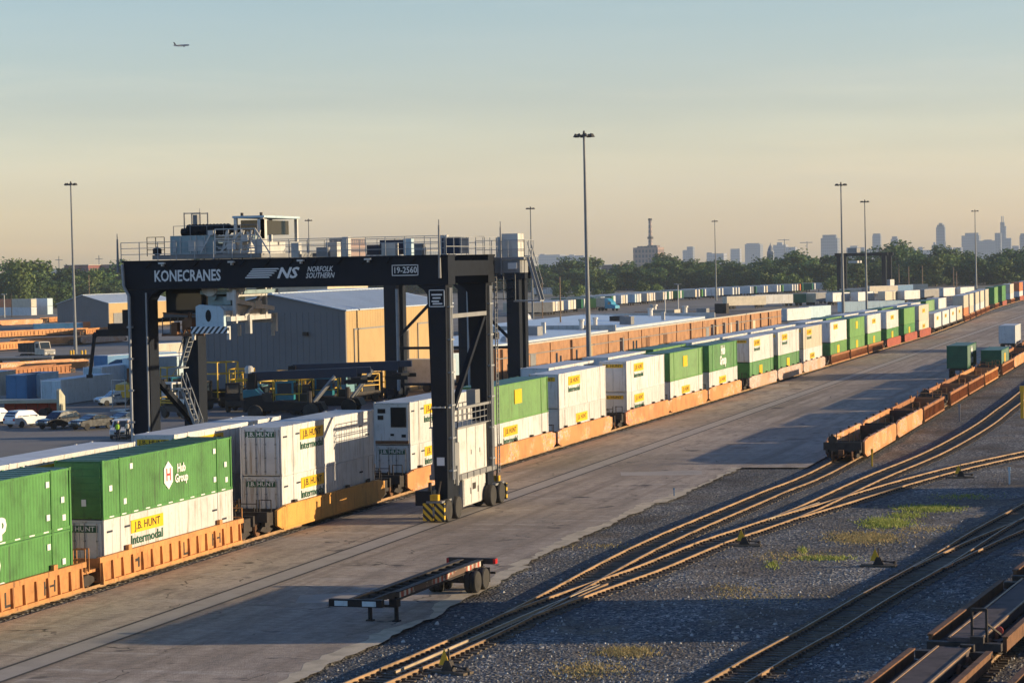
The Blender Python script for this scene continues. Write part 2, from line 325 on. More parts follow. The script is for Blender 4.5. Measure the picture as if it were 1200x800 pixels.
# ------------------------------------------------------------------ mesh builder
class MB:
    def __init__(s): s.v = []; s.f = []
    def poly(s, pts):
        n = len(s.v); s.v += [tuple(p) for p in pts]; s.f.append(tuple(range(n, n+len(pts)))); return s
    def hexa(s, p):
        n = len(s.v); s.v += [tuple(q) for q in p]
        for f in ((0, 3, 2, 1), (4, 5, 6, 7), (0, 1, 5, 4), (1, 2, 6, 5), (2, 3, 7, 6), (3, 0, 4, 7)): s.f.append(tuple(n+i for i in f))
        return s
    def box(s, x0, x1, y0, y1, z0, z1):
        return s.hexa([(x0, y0, z0), (x1, y0, z0), (x1, y1, z0), (x0, y1, z0), (x0, y0, z1), (x1, y0, z1), (x1, y1, z1), (x0, y1, z1)])
    def cbox(s, c, sx, sy, sz): return s.box(c[0]-sx/2, c[0]+sx/2, c[1]-sy/2, c[1]+sy/2, c[2]-sz/2, c[2]+sz/2)
    def _frame(s, p0, p1):
        d = (Vector(p1)-Vector(p0)); z = d.normalized(); a = Vector((0, 0, 1)) if abs(z.z) < .95 else Vector((1, 0, 0))
        x = a.cross(z).normalized(); y = z.cross(x); return x, y
    def beam(s, p0, p1, w, h=None):
        h = h or w; x, y = s._frame(p0, p1); p0, p1 = Vector(p0), Vector(p1); q = []
        for p in (p0, p1):
            for a, b in ((-1, -1), (1, -1), (1, 1), (-1, 1)): q.append(p+x*(a*w/2)+y*(b*h/2))
        return s.hexa(q)
    def cyl(s, p0, p1, r0, r1=None, n=10):
        r1 = r0 if r1 is None else r1; x, y = s._frame(p0, p1); p0, p1 = Vector(p0), Vector(p1); k = len(s.v)
        for p, r in ((p0, r0), (p1, r1)):
            for i in range(n):
                a = 2*math.pi*i/n; s.v.append(tuple(p+x*(r*math.cos(a))+y*(r*math.sin(a))))
        for i in range(n): j = (i+1) % n; s.f.append((k+i, k+j, k+n+j, k+n+i))
        s.f.append(tuple(k+i for i in reversed(range(n)))); s.f.append(tuple(k+n+i for i in range(n))); return s
    def prism(s, pts, axis, a, b):
        """pts 2D: axis x -> (y,z), y -> (x,z), z -> (x,y)"""
        def P3(p, t): return (t, p[0], p[1]) if axis == 'x' else (p[0], t, p[1]) if axis == 'y' else (p[0], p[1], t)
        k = len(s.v); n = len(pts); s.v += [P3(p, a) for p in pts]+[P3(p, b) for p in pts]
        s.f.append(tuple(k+i for i in range(n))); s.f.append(tuple(k+n+i for i in reversed(range(n))))
        for i in range(n): j = (i+1) % n; s.f.append((k+i, k+n+i, k+n+j, k+j))
        return s
    def lathe(s, prof, c, n=12, axis='z'):
        k = len(s.v)
        for r, z in prof:
            for i in range(n):
                a = 2*math.pi*i/n; u, w = r*math.cos(a), r*math.sin(a)
                s.v.append((c[0]+u, c[1]+w, c[2]+z) if axis == 'z' else (c[0]+z, c[1]+u, c[2]+w) if axis == 'x' else (c[0]+u, c[1]+z, c[2]+w))
        for j in range(len(prof)-1):
            for i in range(n): i2 = (i+1) % n; s.f.append((k+j*n+i, k+j*n+i2, k+(j+1)*n+i2, k+(j+1)*n+i))
        s.f.append(tuple(k+i for i in range(n))); s.f.append(tuple(k+(len(prof)-1)*n+i for i in range(n))); return s
    def mesh(s, name, mat, smooth=False):
        me = bpy.data.meshes.new(name); me.from_pydata(s.v, [], s.f)
        bm = bmesh.new(); bm.from_mesh(me); bmesh.ops.recalc_face_normals(bm, faces=bm.faces); bm.to_mesh(me); bm.free()
        me.materials.append(MATS[mat])
        if smooth:
            for p in me.polygons: p.use_smooth = True
            try: me.set_sharp_from_angle(angle=R(40))
            except Exception: pass
        return me
    def build(s, name, mat, parent=None, loc=None, smooth=False):
        off = None
        if parent is not None and loc is None and parent.get('_w'):
            o0 = Vector(parent['_w']); s.v = [tuple(Vector(p)-o0) for p in s.v]
        me = s.mesh(name, mat, smooth); o = bpy.data.objects.new(name, me); col.objects.link(o)
        if parent is not None: o.parent = parent
        if parent is not None and loc is None and parent.get('_w'): o['_w'] = parent['_w']
        if loc is not None: o.location = loc
        return o

def tag(o, label=None, cat=None, group=None, kind=None):
    if label: o['label'] = label
    if cat: o['category'] = cat
    if group: o['group'] = group
    if kind: o['kind'] = kind
    return o
def thing(name, label, cat, loc=(0, 0, 0), rz=0, group=None, world=False):
    o = bpy.data.objects.new(name, None); col.objects.link(o); o.location = loc; o.rotation_euler = (0, 0, rz); o.empty_display_size = .3
    if world: o['_w'] = tuple(loc)
    return tag(o, label, cat, group)
def copy_tree(o, parent=None):
    c = o.copy(); col.objects.link(c)
    if parent is not None: c.parent = parent
    for ch in o.children: copy_tree(ch, c)
    return c
PROTO = {}
def use(key, maker):
    """first call builds the thing, later calls copy it with its parts"""
    if key not in PROTO: PROTO[key] = maker(); return PROTO[key]
    return copy_tree(PROTO[key])
ORD = 'first second third fourth fifth sixth seventh eighth ninth tenth eleventh twelfth thirteenth fourteenth fifteenth sixteenth seventeenth eighteenth nineteenth twentieth'.split()

# ------------------------------------------------------------------ lettering
TXT = {}
def text_mesh(s, size, mat, bold=0., shear=0., spacing=1., width=None):
    k = (s, size, mat, bold, shear, spacing, width)
    if k in TXT: return TXT[k]
    cu = bpy.data.curves.new('lettering', 'FONT'); cu.body = s; cu.size = size; cu.align_x = 'CENTER'; cu.align_y = 'CENTER'
    cu.extrude = .006; cu.offset = bold*size; cu.shear = shear; cu.space_character = spacing; cu.space_line = .85; cu.resolution_u = 2
    ob = bpy.data.objects.new('lettering', cu); col.objects.link(ob)
    dg = bpy.context.evaluated_depsgraph_get(); dg.update()
    me = bpy.data.meshes.new_from_object(ob.evaluated_get(dg)); bpy.data.objects.remove(ob); bpy.data.curves.remove(cu)
    me.name = 'lettering'; me.materials.clear(); me.materials.append(MATS[mat])
    if width:
        xs = [v.co.x for v in me.vertices]; w = max(xs)-min(xs)
        if w > 0:
            for v in me.vertices: v.co.x *= width/w
    TXT[k] = me; return me
FACE = {'+x': Matrix(((0, 0, 1), (1, 0, 0), (0, 1, 0))), '-y': Matrix(((1, 0, 0), (0, 0, -1), (0, 1, 0))), '+y': Matrix(((-1, 0, 0), (0, 0, 1), (0, 1, 0))), '-x': Matrix(((0, 0, -1), (-1, 0, 0), (0, 1, 0)))}
def text(s, pos, face, size, mat, parent, name='lettering', **kw):
    o = bpy.data.objects.new(name, text_mesh(s, size, mat, **kw)); col.objects.link(o); o.parent = parent
    if parent.get('_w'): pos = Vector(pos)-Vector(parent['_w'])
    o.matrix_local = Matrix.Translation(pos) @ FACE[face].to_4x4(); return o
# ------------------------------------------------------------------ setting: ground sheets
def sheet(name, pts, z, mat, kind='structure', sub=None):
    mb = MB(); mb.poly([(x, y, z) for x, y in pts]); o = mb.build(name, mat); o['kind'] = kind; return o
sheet('ground', [(-9000, -400), (9000, -400), (9000, 15000), (-9000, 15000)], -.22, 'far_ground')
sheet('gravel_yard', [(-36, 20), (60, 20), (60, 1300), (-36, 1300)], -.12, 'gravel')
sheet('yard_asphalt', [(-420, 60), (-60.2, 60), (-60.2, 1060), (-420, 1060)], -.05, 'yard_asphalt')
# loading pad with a ragged, broken right-hand edge
pad = [(-51.9, 40)]
y = 40
edge = []
while y < 176:
    base = -33.2 if y < 100 else -33.2-.6*min(1, (y-100)/20)-(.5 if 118 < y < 150 else 0)
    edge.append((base+rnd.uniform(-.14, .14)+.1*math.sin(y*.7), y)); y += rnd.uniform(.35, .9)
edge += [(-33.7, 176.2), (-28.9, 176.6), (-28.9, 300), (-30, 420), (-33, 700), (-36, 1100)]
sheet('loading_pad', pad+edge+[(-56, 1100), (-55, 620), (-51.9, 470)], 0, 'pad_asphalt')
mb = MB(); wprev = .35   # crumbled pale lip of the pad
for (x0, y0), (x1, y1) in zip(edge[:-6], edge[1:-5]):
    w0 = wprev; w1 = max(.12, min(1.0, w0+rnd.uniform(-.22, .25))); wprev = w1
    mb.poly([(x0-w0, y0, .004), (x0+.02, y0, .004), (x1+.02, y1, .004), (x1-w1, y1, .004)])
o = mb.build('pad_edge', 'pale_edge'); o['kind'] = 'structure'
sheet('ballast_bed', [(-60.3, 40), (-51.85, 40), (-51.85, 470), (-55, 620), (-56, 1100), (-64, 1100), (-63, 620), (-60.3, 470)], -.03, 'ballast')
# crane runway strip let into the pad
sheet('runway_strip', [(-45.95, 40), (-44.35, 40), (-44.35, 900), (-45.95, 900)], .004, 'lane_concrete')
for x in (-45.95, -44.50): sheet('runway_joint', [(x-.02, 40), (x+.17, 40), (x+.17, 900), (x-.02, 900)], .008, 'lane_seam')
# pale concrete repair slabs
for (a, b, c, d) in (((727, 553), (822, 551), (823, 556), (728, 557)), ((352, 697), (470, 692), (468, 707), (346, 706)), ((236, 672), (254, 671), (250, 673), (233, 674)), ((880, 451), (925, 450), (924, 453), (882, 454))):
    sheet('repair_slab', [tuple(at(*q).xy) for q in (a, b, c, d)], .004, 'lane_concrete')

# ------------------------------------------------------------------ railway tracks
def spline(pts, step=3.0):
    P_ = [Vector(p) for p in pts]; P_ = [P_[0]*2-P_[1]]+P_+[P_[-1]*2-P_[-2]]; out = []
    for i in range(1, len(P_)-2):
        a, b, c, d = P_[i-1:i+3]; n = max(2, int((c-b).length/step))
        for k in range(n):
            t = k/n; out.append(.5*((2*b)+(c-a)*t+(2*a-5*b+4*c-d)*t*t+(3*b-a-3*c+d)*t**3))
    out.append(P_[-2]); return out
def offset_line(line, d):
    out = []
    for i, p in enumerate(line):
        t = (line[min(i+1, len(line)-1)]-line[max(i-1, 0)]).normalized(); out.append(p+Vector((t.y, -t.x))*d)
    return out
def rail_into(mb, pts, zt, h=.17):
    prof = [(-.07, -h), (-.036, -h+.04), (-.036, -.045), (-.04, -.0), (.04, 0), (.036, -.045), (.036, -h+.04), (.07, -h)]
    k0 = len(mb.v); n = len(prof)
    for i, p in enumerate(pts):
        t = (pts[min(i+1, len(pts)-1)]-pts[max(i-1, 0)]).normalized(); nn = Vector((t.y, -t.x))
        for u, z in prof: q = p+nn*u; mb.v.append((q.x, q.y, zt+z))
    for i in range(len(pts)-1):
        for j in range(n-1): a = k0+i*n+j; mb.f.append((a, a+1, a+1+n, a+n))
BEDZ = [-.116]
def railway(label_name, pts, zt=.1, ties=True, bed=None):
    line = spline(pts)
    if bed:
        lo, hi = offset_line(line, -bed[0]), offset_line(line, bed[1]); mb = MB(); BEDZ[0] += .004
        js = [rnd.uniform(-.25, .25) for _ in line]; jt = [rnd.uniform(-.25, .25) for _ in line]
        for i in range(len(line)-1):
            a, b, c, d = lo[i], hi[i], hi[i+1], lo[i+1]
            mb.poly([(a.x+js[i], a.y, BEDZ[0]), (b.x+jt[i], b.y, BEDZ[0]), (c.x+jt[i+1], c.y, BEDZ[0]), (d.x+js[i+1], d.y, BEDZ[0])])
        mb.build('track_bed', 'dark_ballast')['kind'] = 'structure'
    root = bpy.data.objects.new('railway_track', None); col.objects.link(root); root['kind'] = 'structure'
    for d in (-.755, .755):
        ol = offset_line(line, d); mb = MB(); rail_into(mb, ol, zt); rl = mb.build('rail', 'rail_rust', root)
        mb = MB(); a_, b_ = offset_line(line, d-.022), offset_line(line, d+.022)
        for i in range(len(line)-1): mb.poly([(a_[i].x, a_[i].y, zt+.003), (b_[i].x, b_[i].y, zt+.003), (b_[i+1].x, b_[i+1].y, zt+.003), (a_[i+1].x, a_[i+1].y, zt+.003)])
        mb.build('running_surface', 'worn_rail', rl)
    if ties:
        mb = MB(); acc = 0; pm = MB()
        for a, b in zip(line, line[1:]):
            t = (b-a); ln = t.length; t.normalize(); nn = Vector((t.y, -t.x))
            while acc < ln:
                p = a+t*acc; w = .115; hw = 1.3+rnd.uniform(-.07, .07); z1 = zt-.145+rnd.uniform(-.03, .01); s = rnd.uniform(-.03, .03)
                q = [p-nn*hw-t*(w+s), p+nn*hw-t*(w-s), p+nn*hw+t*(w+s), p-nn*hw+t*(w-s)]
                mb.hexa([(v.x, v.y, z1-.12) for v in q]+[(v.x, v.y, z1) for v in q]); acc += .55
                if p.y < 330 and p.x > -40:
                    for dd in (-.755, .755):
                        for e_ in (-.13, .13): c_ = p+nn*(dd+e_); pm.cbox((c_.x, c_.y, z1+.03), .12, .16, .09)
            acc -= ln
        mb.build('sleepers', 'tie_wood', root)['kind'] = 'stuff'
        if pm.v: pm.build('rail_clips', 'dark_iron', root)['kind'] = 'stuff'
    return line
main_line = railway('', [(-53.65, 30), (-53.65, 250), (-53.65, 440), (-54.3, 500), (-56.0, 570), (-58.4, 640), (-60.5, 720), (-61.5, 860), (-61.5, 1100)], .14)
railway('', [(-57.65, 30), (-57.65, 250), (-57.65, 440), (-58.4, 520), (-61, 600), (-64, 700), (-66, 1100)], .14)
P_line = railway('', [(-31.5, 62), (-30.35, 83.2), (-29.85, 89.5), (-29.47, 98.2), (-29.40, 107), (-29.55, 121.5), (-29.3, 132.2), (-28.56, 146.4), (-28.0, 157), (-26.95, 180), (-26.95, 260), (-26.95, 380), (-28, 560), (-34, 900)], bed=(3.2, 1.9))
Q_line = railway('', [(-29.44, 100.5), (-29.0, 105), (-27.95, 113), (-27.3, 118), (-26.41, 128.8), (-24.99, 138.5), (-24.05, 147), (-22.75, 168), (-20.9, 190.7), (-19.9, 219), (-19.8, 243), (-19.8, 268), (-20.5, 360), (-24, 560)], bed=(1.9, 1.7))
S_line = railway('', [(-24.6, 141.5), (-23.37, 147.4), (-21.37, 158.6), (-19.45, 168.5), (-17.23, 178), (-13.92, 189.4), (-8, 208), (4, 240)], bed=(1.7, 1.9))
U_line = railway('', [(-18.6, 70), (-16.61, 91.6), (-15.74, 98.6), (-14.73, 109.4), (-13.31, 122.2), (-12.0, 136.8), (-10.86, 147.1), (-8.4, 170), (-4, 215)], bed=(1.8, 1.8))
V_line = railway('', [(-13.5, 119.5), (-13.05, 123), (-11.92, 130.6), (-10.31, 139.6), (-7.8, 152), (-3, 172)], bed=(1.6, 1.8))
W_line = [(-11.6, 60), (-9.5, 85), (-7.5, 108), (-5.6, 130), (-3.6, 160), (0, 210)]
railway('', W_line)
railway('', [(x+4.6, y-1) for x, y in W_line])
# polished guard rails and frog castings at the turnouts
def loose_rail(pts, name='guard_rail', mat='worn_rail'):
    mb = MB(); rail_into(mb, spline([Vector(p) for p in pts], 2), .1, .14); mb.build(name, mat)['kind'] = 'structure'
loose_rail([(-30.05, 86), (-29.1, 101), (-28.3, 111.0)])
loose_rail([(-28.42, 103), (-28.2, 108.5), (-28.0, 111.5)], mat='rail_rust')
loose_rail([tuple(at(900, 607, .1).xy), tuple(at(960, 588, .1).xy)])

# ------------------------------------------------------------------ containers (long axis Y, root at the centre of the floor)
CL, CW, CH = 16.15, 2.59, 2.9
def corrugated(mb, x, y0, y1, z0, z1, pitch, depth, flat=.5):
    sgn = 1 if x > 0 else -1; ys = []; n = max(1, round((y1-y0)/pitch)); p = (y1-y0)/n
    for i in range(n):
        a = y0+i*p; s = (1-flat)/2*p*.5
        ys += [(a, 0), (a+p*flat/2, 0), (a+p*flat/2+s, depth), (a+p-flat*p/2+(-s if False else 0), depth)] if False else [(a, 0), (a+p*.34, 0), (a+p*.5, depth), (a+p*.84, depth)]
    ys.append((y1, 0)); k = len(mb.v)
    for yy, d in ys: mb.v += [(x-sgn*d, yy, z0), (x-sgn*d, yy, z1)]
    for i in range(len(ys)-1): a = k+2*i; mb.f.append((a, a+2, a+3, a+1))
def grooved(mb, x, y0, y1, z0, z1, pitch, depth=.014):
    sgn = 1 if x > 0 else -1; ys = []; n = round((y1-y0)/pitch); p = (y1-y0)/n
    for i in range(n): a = y0+i*p; ys += [(a, depth), (a+.05, depth), (a+.06, 0), (a+p-.01, 0)]
    ys.append((y1, 0)); k = len(mb.v)
    for yy, d in ys: mb.v += [(x-sgn*d, yy, z0), (x-sgn*d, yy, z1)]
    for i in range(len(ys)-1): a = k+2*i; mb.f.append((a, a+2, a+3, a+1))
SCHEME = {  # wall, roof, door, kind of wall
    'white': ('white_paint', 'white_roof', 'white_paint'), 'green': ('green_paint', 'green_roof', 'green_paint'), 'lime': ('light_green_paint', 'green_roof', 'green_paint'),
    'cream': ('cream_paint', 'white_roof', 'cream_paint'), 'dark green': ('dark_green_paint', 'green_roof', 'dark_green_paint'), 'blue': ('blue_paint', 'white_roof', 'blue_paint'),
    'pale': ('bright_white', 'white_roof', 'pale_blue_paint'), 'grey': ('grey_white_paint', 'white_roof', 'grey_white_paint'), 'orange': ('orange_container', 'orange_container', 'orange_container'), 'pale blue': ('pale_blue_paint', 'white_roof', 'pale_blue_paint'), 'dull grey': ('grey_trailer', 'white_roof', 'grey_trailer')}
def make_container(colr, mark, tier, end='door', length=CL):
    wm, rm, dm = SCHEME[colr]; H = CH; L2 = length/2; W2 = CW/2
    mb = MB(); mb.box(-W2+.06, W2-.06, -L2+.05, L2-.05, .05, H-.04)
    for s in (-1, 1):
        if tier <= 1:
            if colr in ('white', 'cream', 'grey', 'pale blue', 'pale'): grooved(mb, s*(W2-.02), -L2+.1, L2-.1, .16, H-.1, .82)
            else: corrugated(mb, s*(W2-.015), -L2+.1, L2-.1, .16, H-.1, .30, .036)
        else: mb.box(s*(W2-.04)-.015, s*(W2-.04)+.015, -L2+.08, L2-.08, .12, H-.06)
        mb.box(s*W2-.05 if s > 0 else -W2, W2 if s > 0 else -W2+.05, -L2, L2, 0, .16)      # bottom rail
        mb.box(s*W2-.05 if s > 0 else -W2, W2 if s > 0 else -W2+.05, -L2, L2, H-.1, H)      # top rail
    root = mb.build('shipping_container', wm)
    mb = MB(); mb.box(-W2+.03, W2-.03, -L2+.03, L2-.03, H-.035, H+.012)
    if tier == 0:
        k = -L2+.5
        while k < L2-.3: mb.box(-W2+.12, W2-.12, k, k+.09, H+.005, H+.032); k += 1.0
    mb.build('roof', rm, root)
    # post pairs: corners and the 40-foot lifting frames
    ysp = [-L2+.07, L2-.07]
    if length > 13 and tier <= 1: ysp += [-6.1, 6.1]
    if tier <= 1:
        for yy in ysp:
            for s in (-1, 1):
                mb = MB(); mb.box(s*(W2-.035)-.045, s*(W2-.035)+.045, yy-.075, yy+.075, .0, H+.02)
                for z in (.0, H-.1): mb.box(s*(W2-.03)-.05, s*(W2-.03)+.055, yy-.09, yy+.09, z, z+.14)
                mb.build('corner_post', wm, root)
    ye = -L2
    if end == 'door':
        for s in (-1, 1):
            mb = MB(); mb.box(min(0, s*(W2-.1))+.012, max(0, s*(W2-.1))-.012, ye-.03, ye+.04, .14, H-.14)
            if tier == 0:
                for z in (.75, 1.35, 1.95): mb.box(min(0, s*(W2-.16))+.03, max(0, s*(W2-.16))-.03, ye-.045, ye-.02, z, z+.05)
            d = mb.build('door', dm, root)
            if tier == 0:
                for xx in (.28, .95):
                    mb = MB(); mb.cyl((s*xx, ye-.075, .12), (s*xx, ye-.075, H-.12), .022, n=6)
                    for z in (.3, 1.1, 1.9, 2.6): mb.cbox((s*xx, ye-.06, z), .1, .06, .07)
                    mb.build('locking_rod', 'grey_steel', d)
        if tier <= 1 and mark == 'jbh':
            mb = MB(); mb.box(-.98, .98, ye-.062, ye-.036, 2.32, 2.66)
            sg = mb.build('header_panel', 'yellow_sign' if tier else 'green_ink', root)
            text('J.B. HUNT', (0, ye-.065, 2.49), '-y', .34, 'white_ink' if tier == 0 else 'black_ink', sg, bold=.01, width=1.7)
    elif end == 'reefer':
        mb = MB(); mb.box(-W2+.1, W2-.1, ye-.05, ye+.04, .1, H-.1); en = mb.build('end_wall', dm, root)
        mb = MB(); mb.box(-.05, 1.05, ye-.12, ye-.05, 1.25, 2.6); mb.build('condenser_grille', 'black_steel', en)
        mb = MB(); mb.box(-1.0, -.45, ye-.09, ye-.05, 2.2, 2.5); mb.box(-1.0, -.6, ye-.09, ye-.05, 1.75, 2.05); mb.box(-.1, .15, ye-.09, ye-.05, .65, .8); mb.box(.7, 1.0, ye-.09, ye-.05, .55, .75); mb.build('control_box', 'black_steel', en)
        mb = MB(); mb.box(-W2+.1, W2-.1, ye-.09, ye-.05, .12, .32); mb.build('sill_plate', 'rusty_iron', en)
    else:
        mb = MB(); mb.box(-W2+.1, W2-.1, ye-.02, ye+.05, .14, H-.1)
        for i in range(7): mb.box(-W2+.12, W2-.12, ye-.05, ye-.02, .35+i*.34, .35+i*.34+.12)
        en = mb.build('end_wall', dm, root)
        if tier == 0:
            mb = MB(); mb.box(-.95, -.45, ye-.066, ye-.052, .72, 1.0); mb.box(-.85, -.55, ye-.066, ye-.052, .6, .72); mb.build('data_plate', 'white_ink', en)
            mb = MB(); mb.box(.15, .4, ye-.066, ye-.052, .68, 1.02); mb.build('data_plate', 'white_ink', en)
    mb = MB(); mb.box(-W2+.1, W2-.1, L2-.04, L2+.03, .14, H-.1); mb.build('end_wall' if end == 'door' else 'door', dm, root)
    # side markings, on both long sides
    X = W2+.004
    def panel(y0, y1, z0, z1, m, name='sign_panel'):
        r = None
        for s in (1, -1):
            mb = MB(); mb.box(min(s*(X-.02), s*(X+.012)), max(s*(X-.02), s*(X+.012)), y0, y1, z0, z1)
            o = mb.build(name, m, root); r = r or o
        return r
    if mark in ('jbh', 'jbh2') and tier <= 2:
        pw, ph, yc, zt = (3.85, .66, -3.05, 2.58) if tier == 0 else (3.9, .76, -3.0, 2.56)
        if mark == 'jbh2': yc = -.6; zt = 2.2
        pn = panel(yc-pw/2, yc+pw/2, zt-ph, zt, 'yellow_sign')
        text('J.B. HUNT', (X+.014, yc, zt-ph/2), '+x', .56, 'black_ink', pn, bold=.014, width=pw*.8)
        if tier <= 1 and mark == 'jbh': text('Intermodal', (X+.004, yc-.05, zt-ph-.36), '+x', .66, 'green_ink', root, bold=.012, width=pw*.98)
    if mark == 'hub' and tier <= 1:
        mb = MB(); hx = [(math.sin(R(60*i))*.62, math.cos(R(60*i))*.74) for i in range(6)]
        mb.prism([(-.35+u, 1.53+w) for u, w in hx], 'x', X-.02, X+.012); ho = mb.build('emblem', 'white_ink', root)
        text('H', (X+.014, -.35, 1.53), '+x', .9, 'red_ink', ho, bold=.02)
        text('Hub\nGroup', (X+.004, 1.3, 1.52), '+x', .62, 'white_ink', root, bold=.03)
    if mark == 'hub2':
        text('Hub\nGroup', (X+.004, -.2, 1.55), '+x', 1.35, 'white_ink', root, bold=.05)
        if tier == 0: text('H', (X+.004, -2.1, 1.45), '+x', 1.2, 'white_ink', root, bold=.06)
    if mark == 'sign': panel(-1.7, .3, 1.25, 2.35, 'yellow_sign')
    if mark in ('hub', 'hub2') and tier == 0:
        for yy, zz in ((-7.2, 1.5), (-5.6, .7), (5.7, 2.3), (5.7, .75), (7.2, 1.45), (7.3, .6), (-4.8, 2.4)):
            mb = MB(); mb.box(X-.03, X+.01, yy-.16, yy+.16, zz-.14, zz+.14); mb.build('marking_plate', 'white_ink', root)
        mb = MB()
        for i in range(11): mb.box(X-.004, X+.008, -7.4+i*1.4, -6.9+i*1.4, .06, .12)
        mb.build('reflective_strip', 'white_ink', root)
    elif tier == 0:
        mb = MB()
        for yy, zz in ((-7.4, 2.3), (-5.4, 2.35), (5.6, 2.0), (6.9, 1.4)): mb.box(X-.03, X+.006, yy-.3, yy+.3, zz-.05, zz+.05)
        mb.build('stencilled_number', 'dark_cloth', root)
    return root
def container(colr, mark, tier, loc, label, group=None, end='door', rz=0, length=CL):
    o = use(('c', colr, mark, tier, end, length), lambda: make_container(colr, mark, tier, end, length))
    o.location = loc; o.rotation_euler = (0, 0, rz); tag(o, label, 'container', group); return o

# ------------------------------------------------------------------ well cars
def wheel_mesh(mb, x, y, r=.42): mb.lathe([(.1, -.06), (r-.08, -.06), (r, -.05), (r+.03, -.06), (r+.03, -.03), (r, .06), (r-.08, .06), (.1, .06)], (x, y, r+.14), 14, 'x')
def make_bogie(parent, y, tier):
    mb = MB()
    for s in (-1, 1):
        mb.prism([(y-1.15, .48), (y-.75, .72), (y-.3, .82), (y+.3, .82), (y+.75, .72), (y+1.15, .48), (y+.8, .42), (y+.35, .3), (y-.35, .3), (y-.8, .42)], 'x', s*1.02-.07, s*1.02+.07)
    mb.box(-1.1, 1.1, y-.22, y+.22, .5, .8)
    bg = mb.build('bogie', 'dark_iron', parent)
    if tier <= 1:
        for yy in (y-.85, y+.85):
            mb = MB(); wheel_mesh(mb, -.76, yy); wheel_mesh(mb, .76, yy); mb.cyl((-.76, yy, .56), (.76, yy, .56), .07, n=6); mb.build('wheelset', 'rusty_iron', bg)
    else:
        for yy in (y-.85, y+.85): MB().box(-.85, .85, yy-.35, yy+.35, .15, .9).build('wheelset', 'rusty_iron', bg)
    return bg
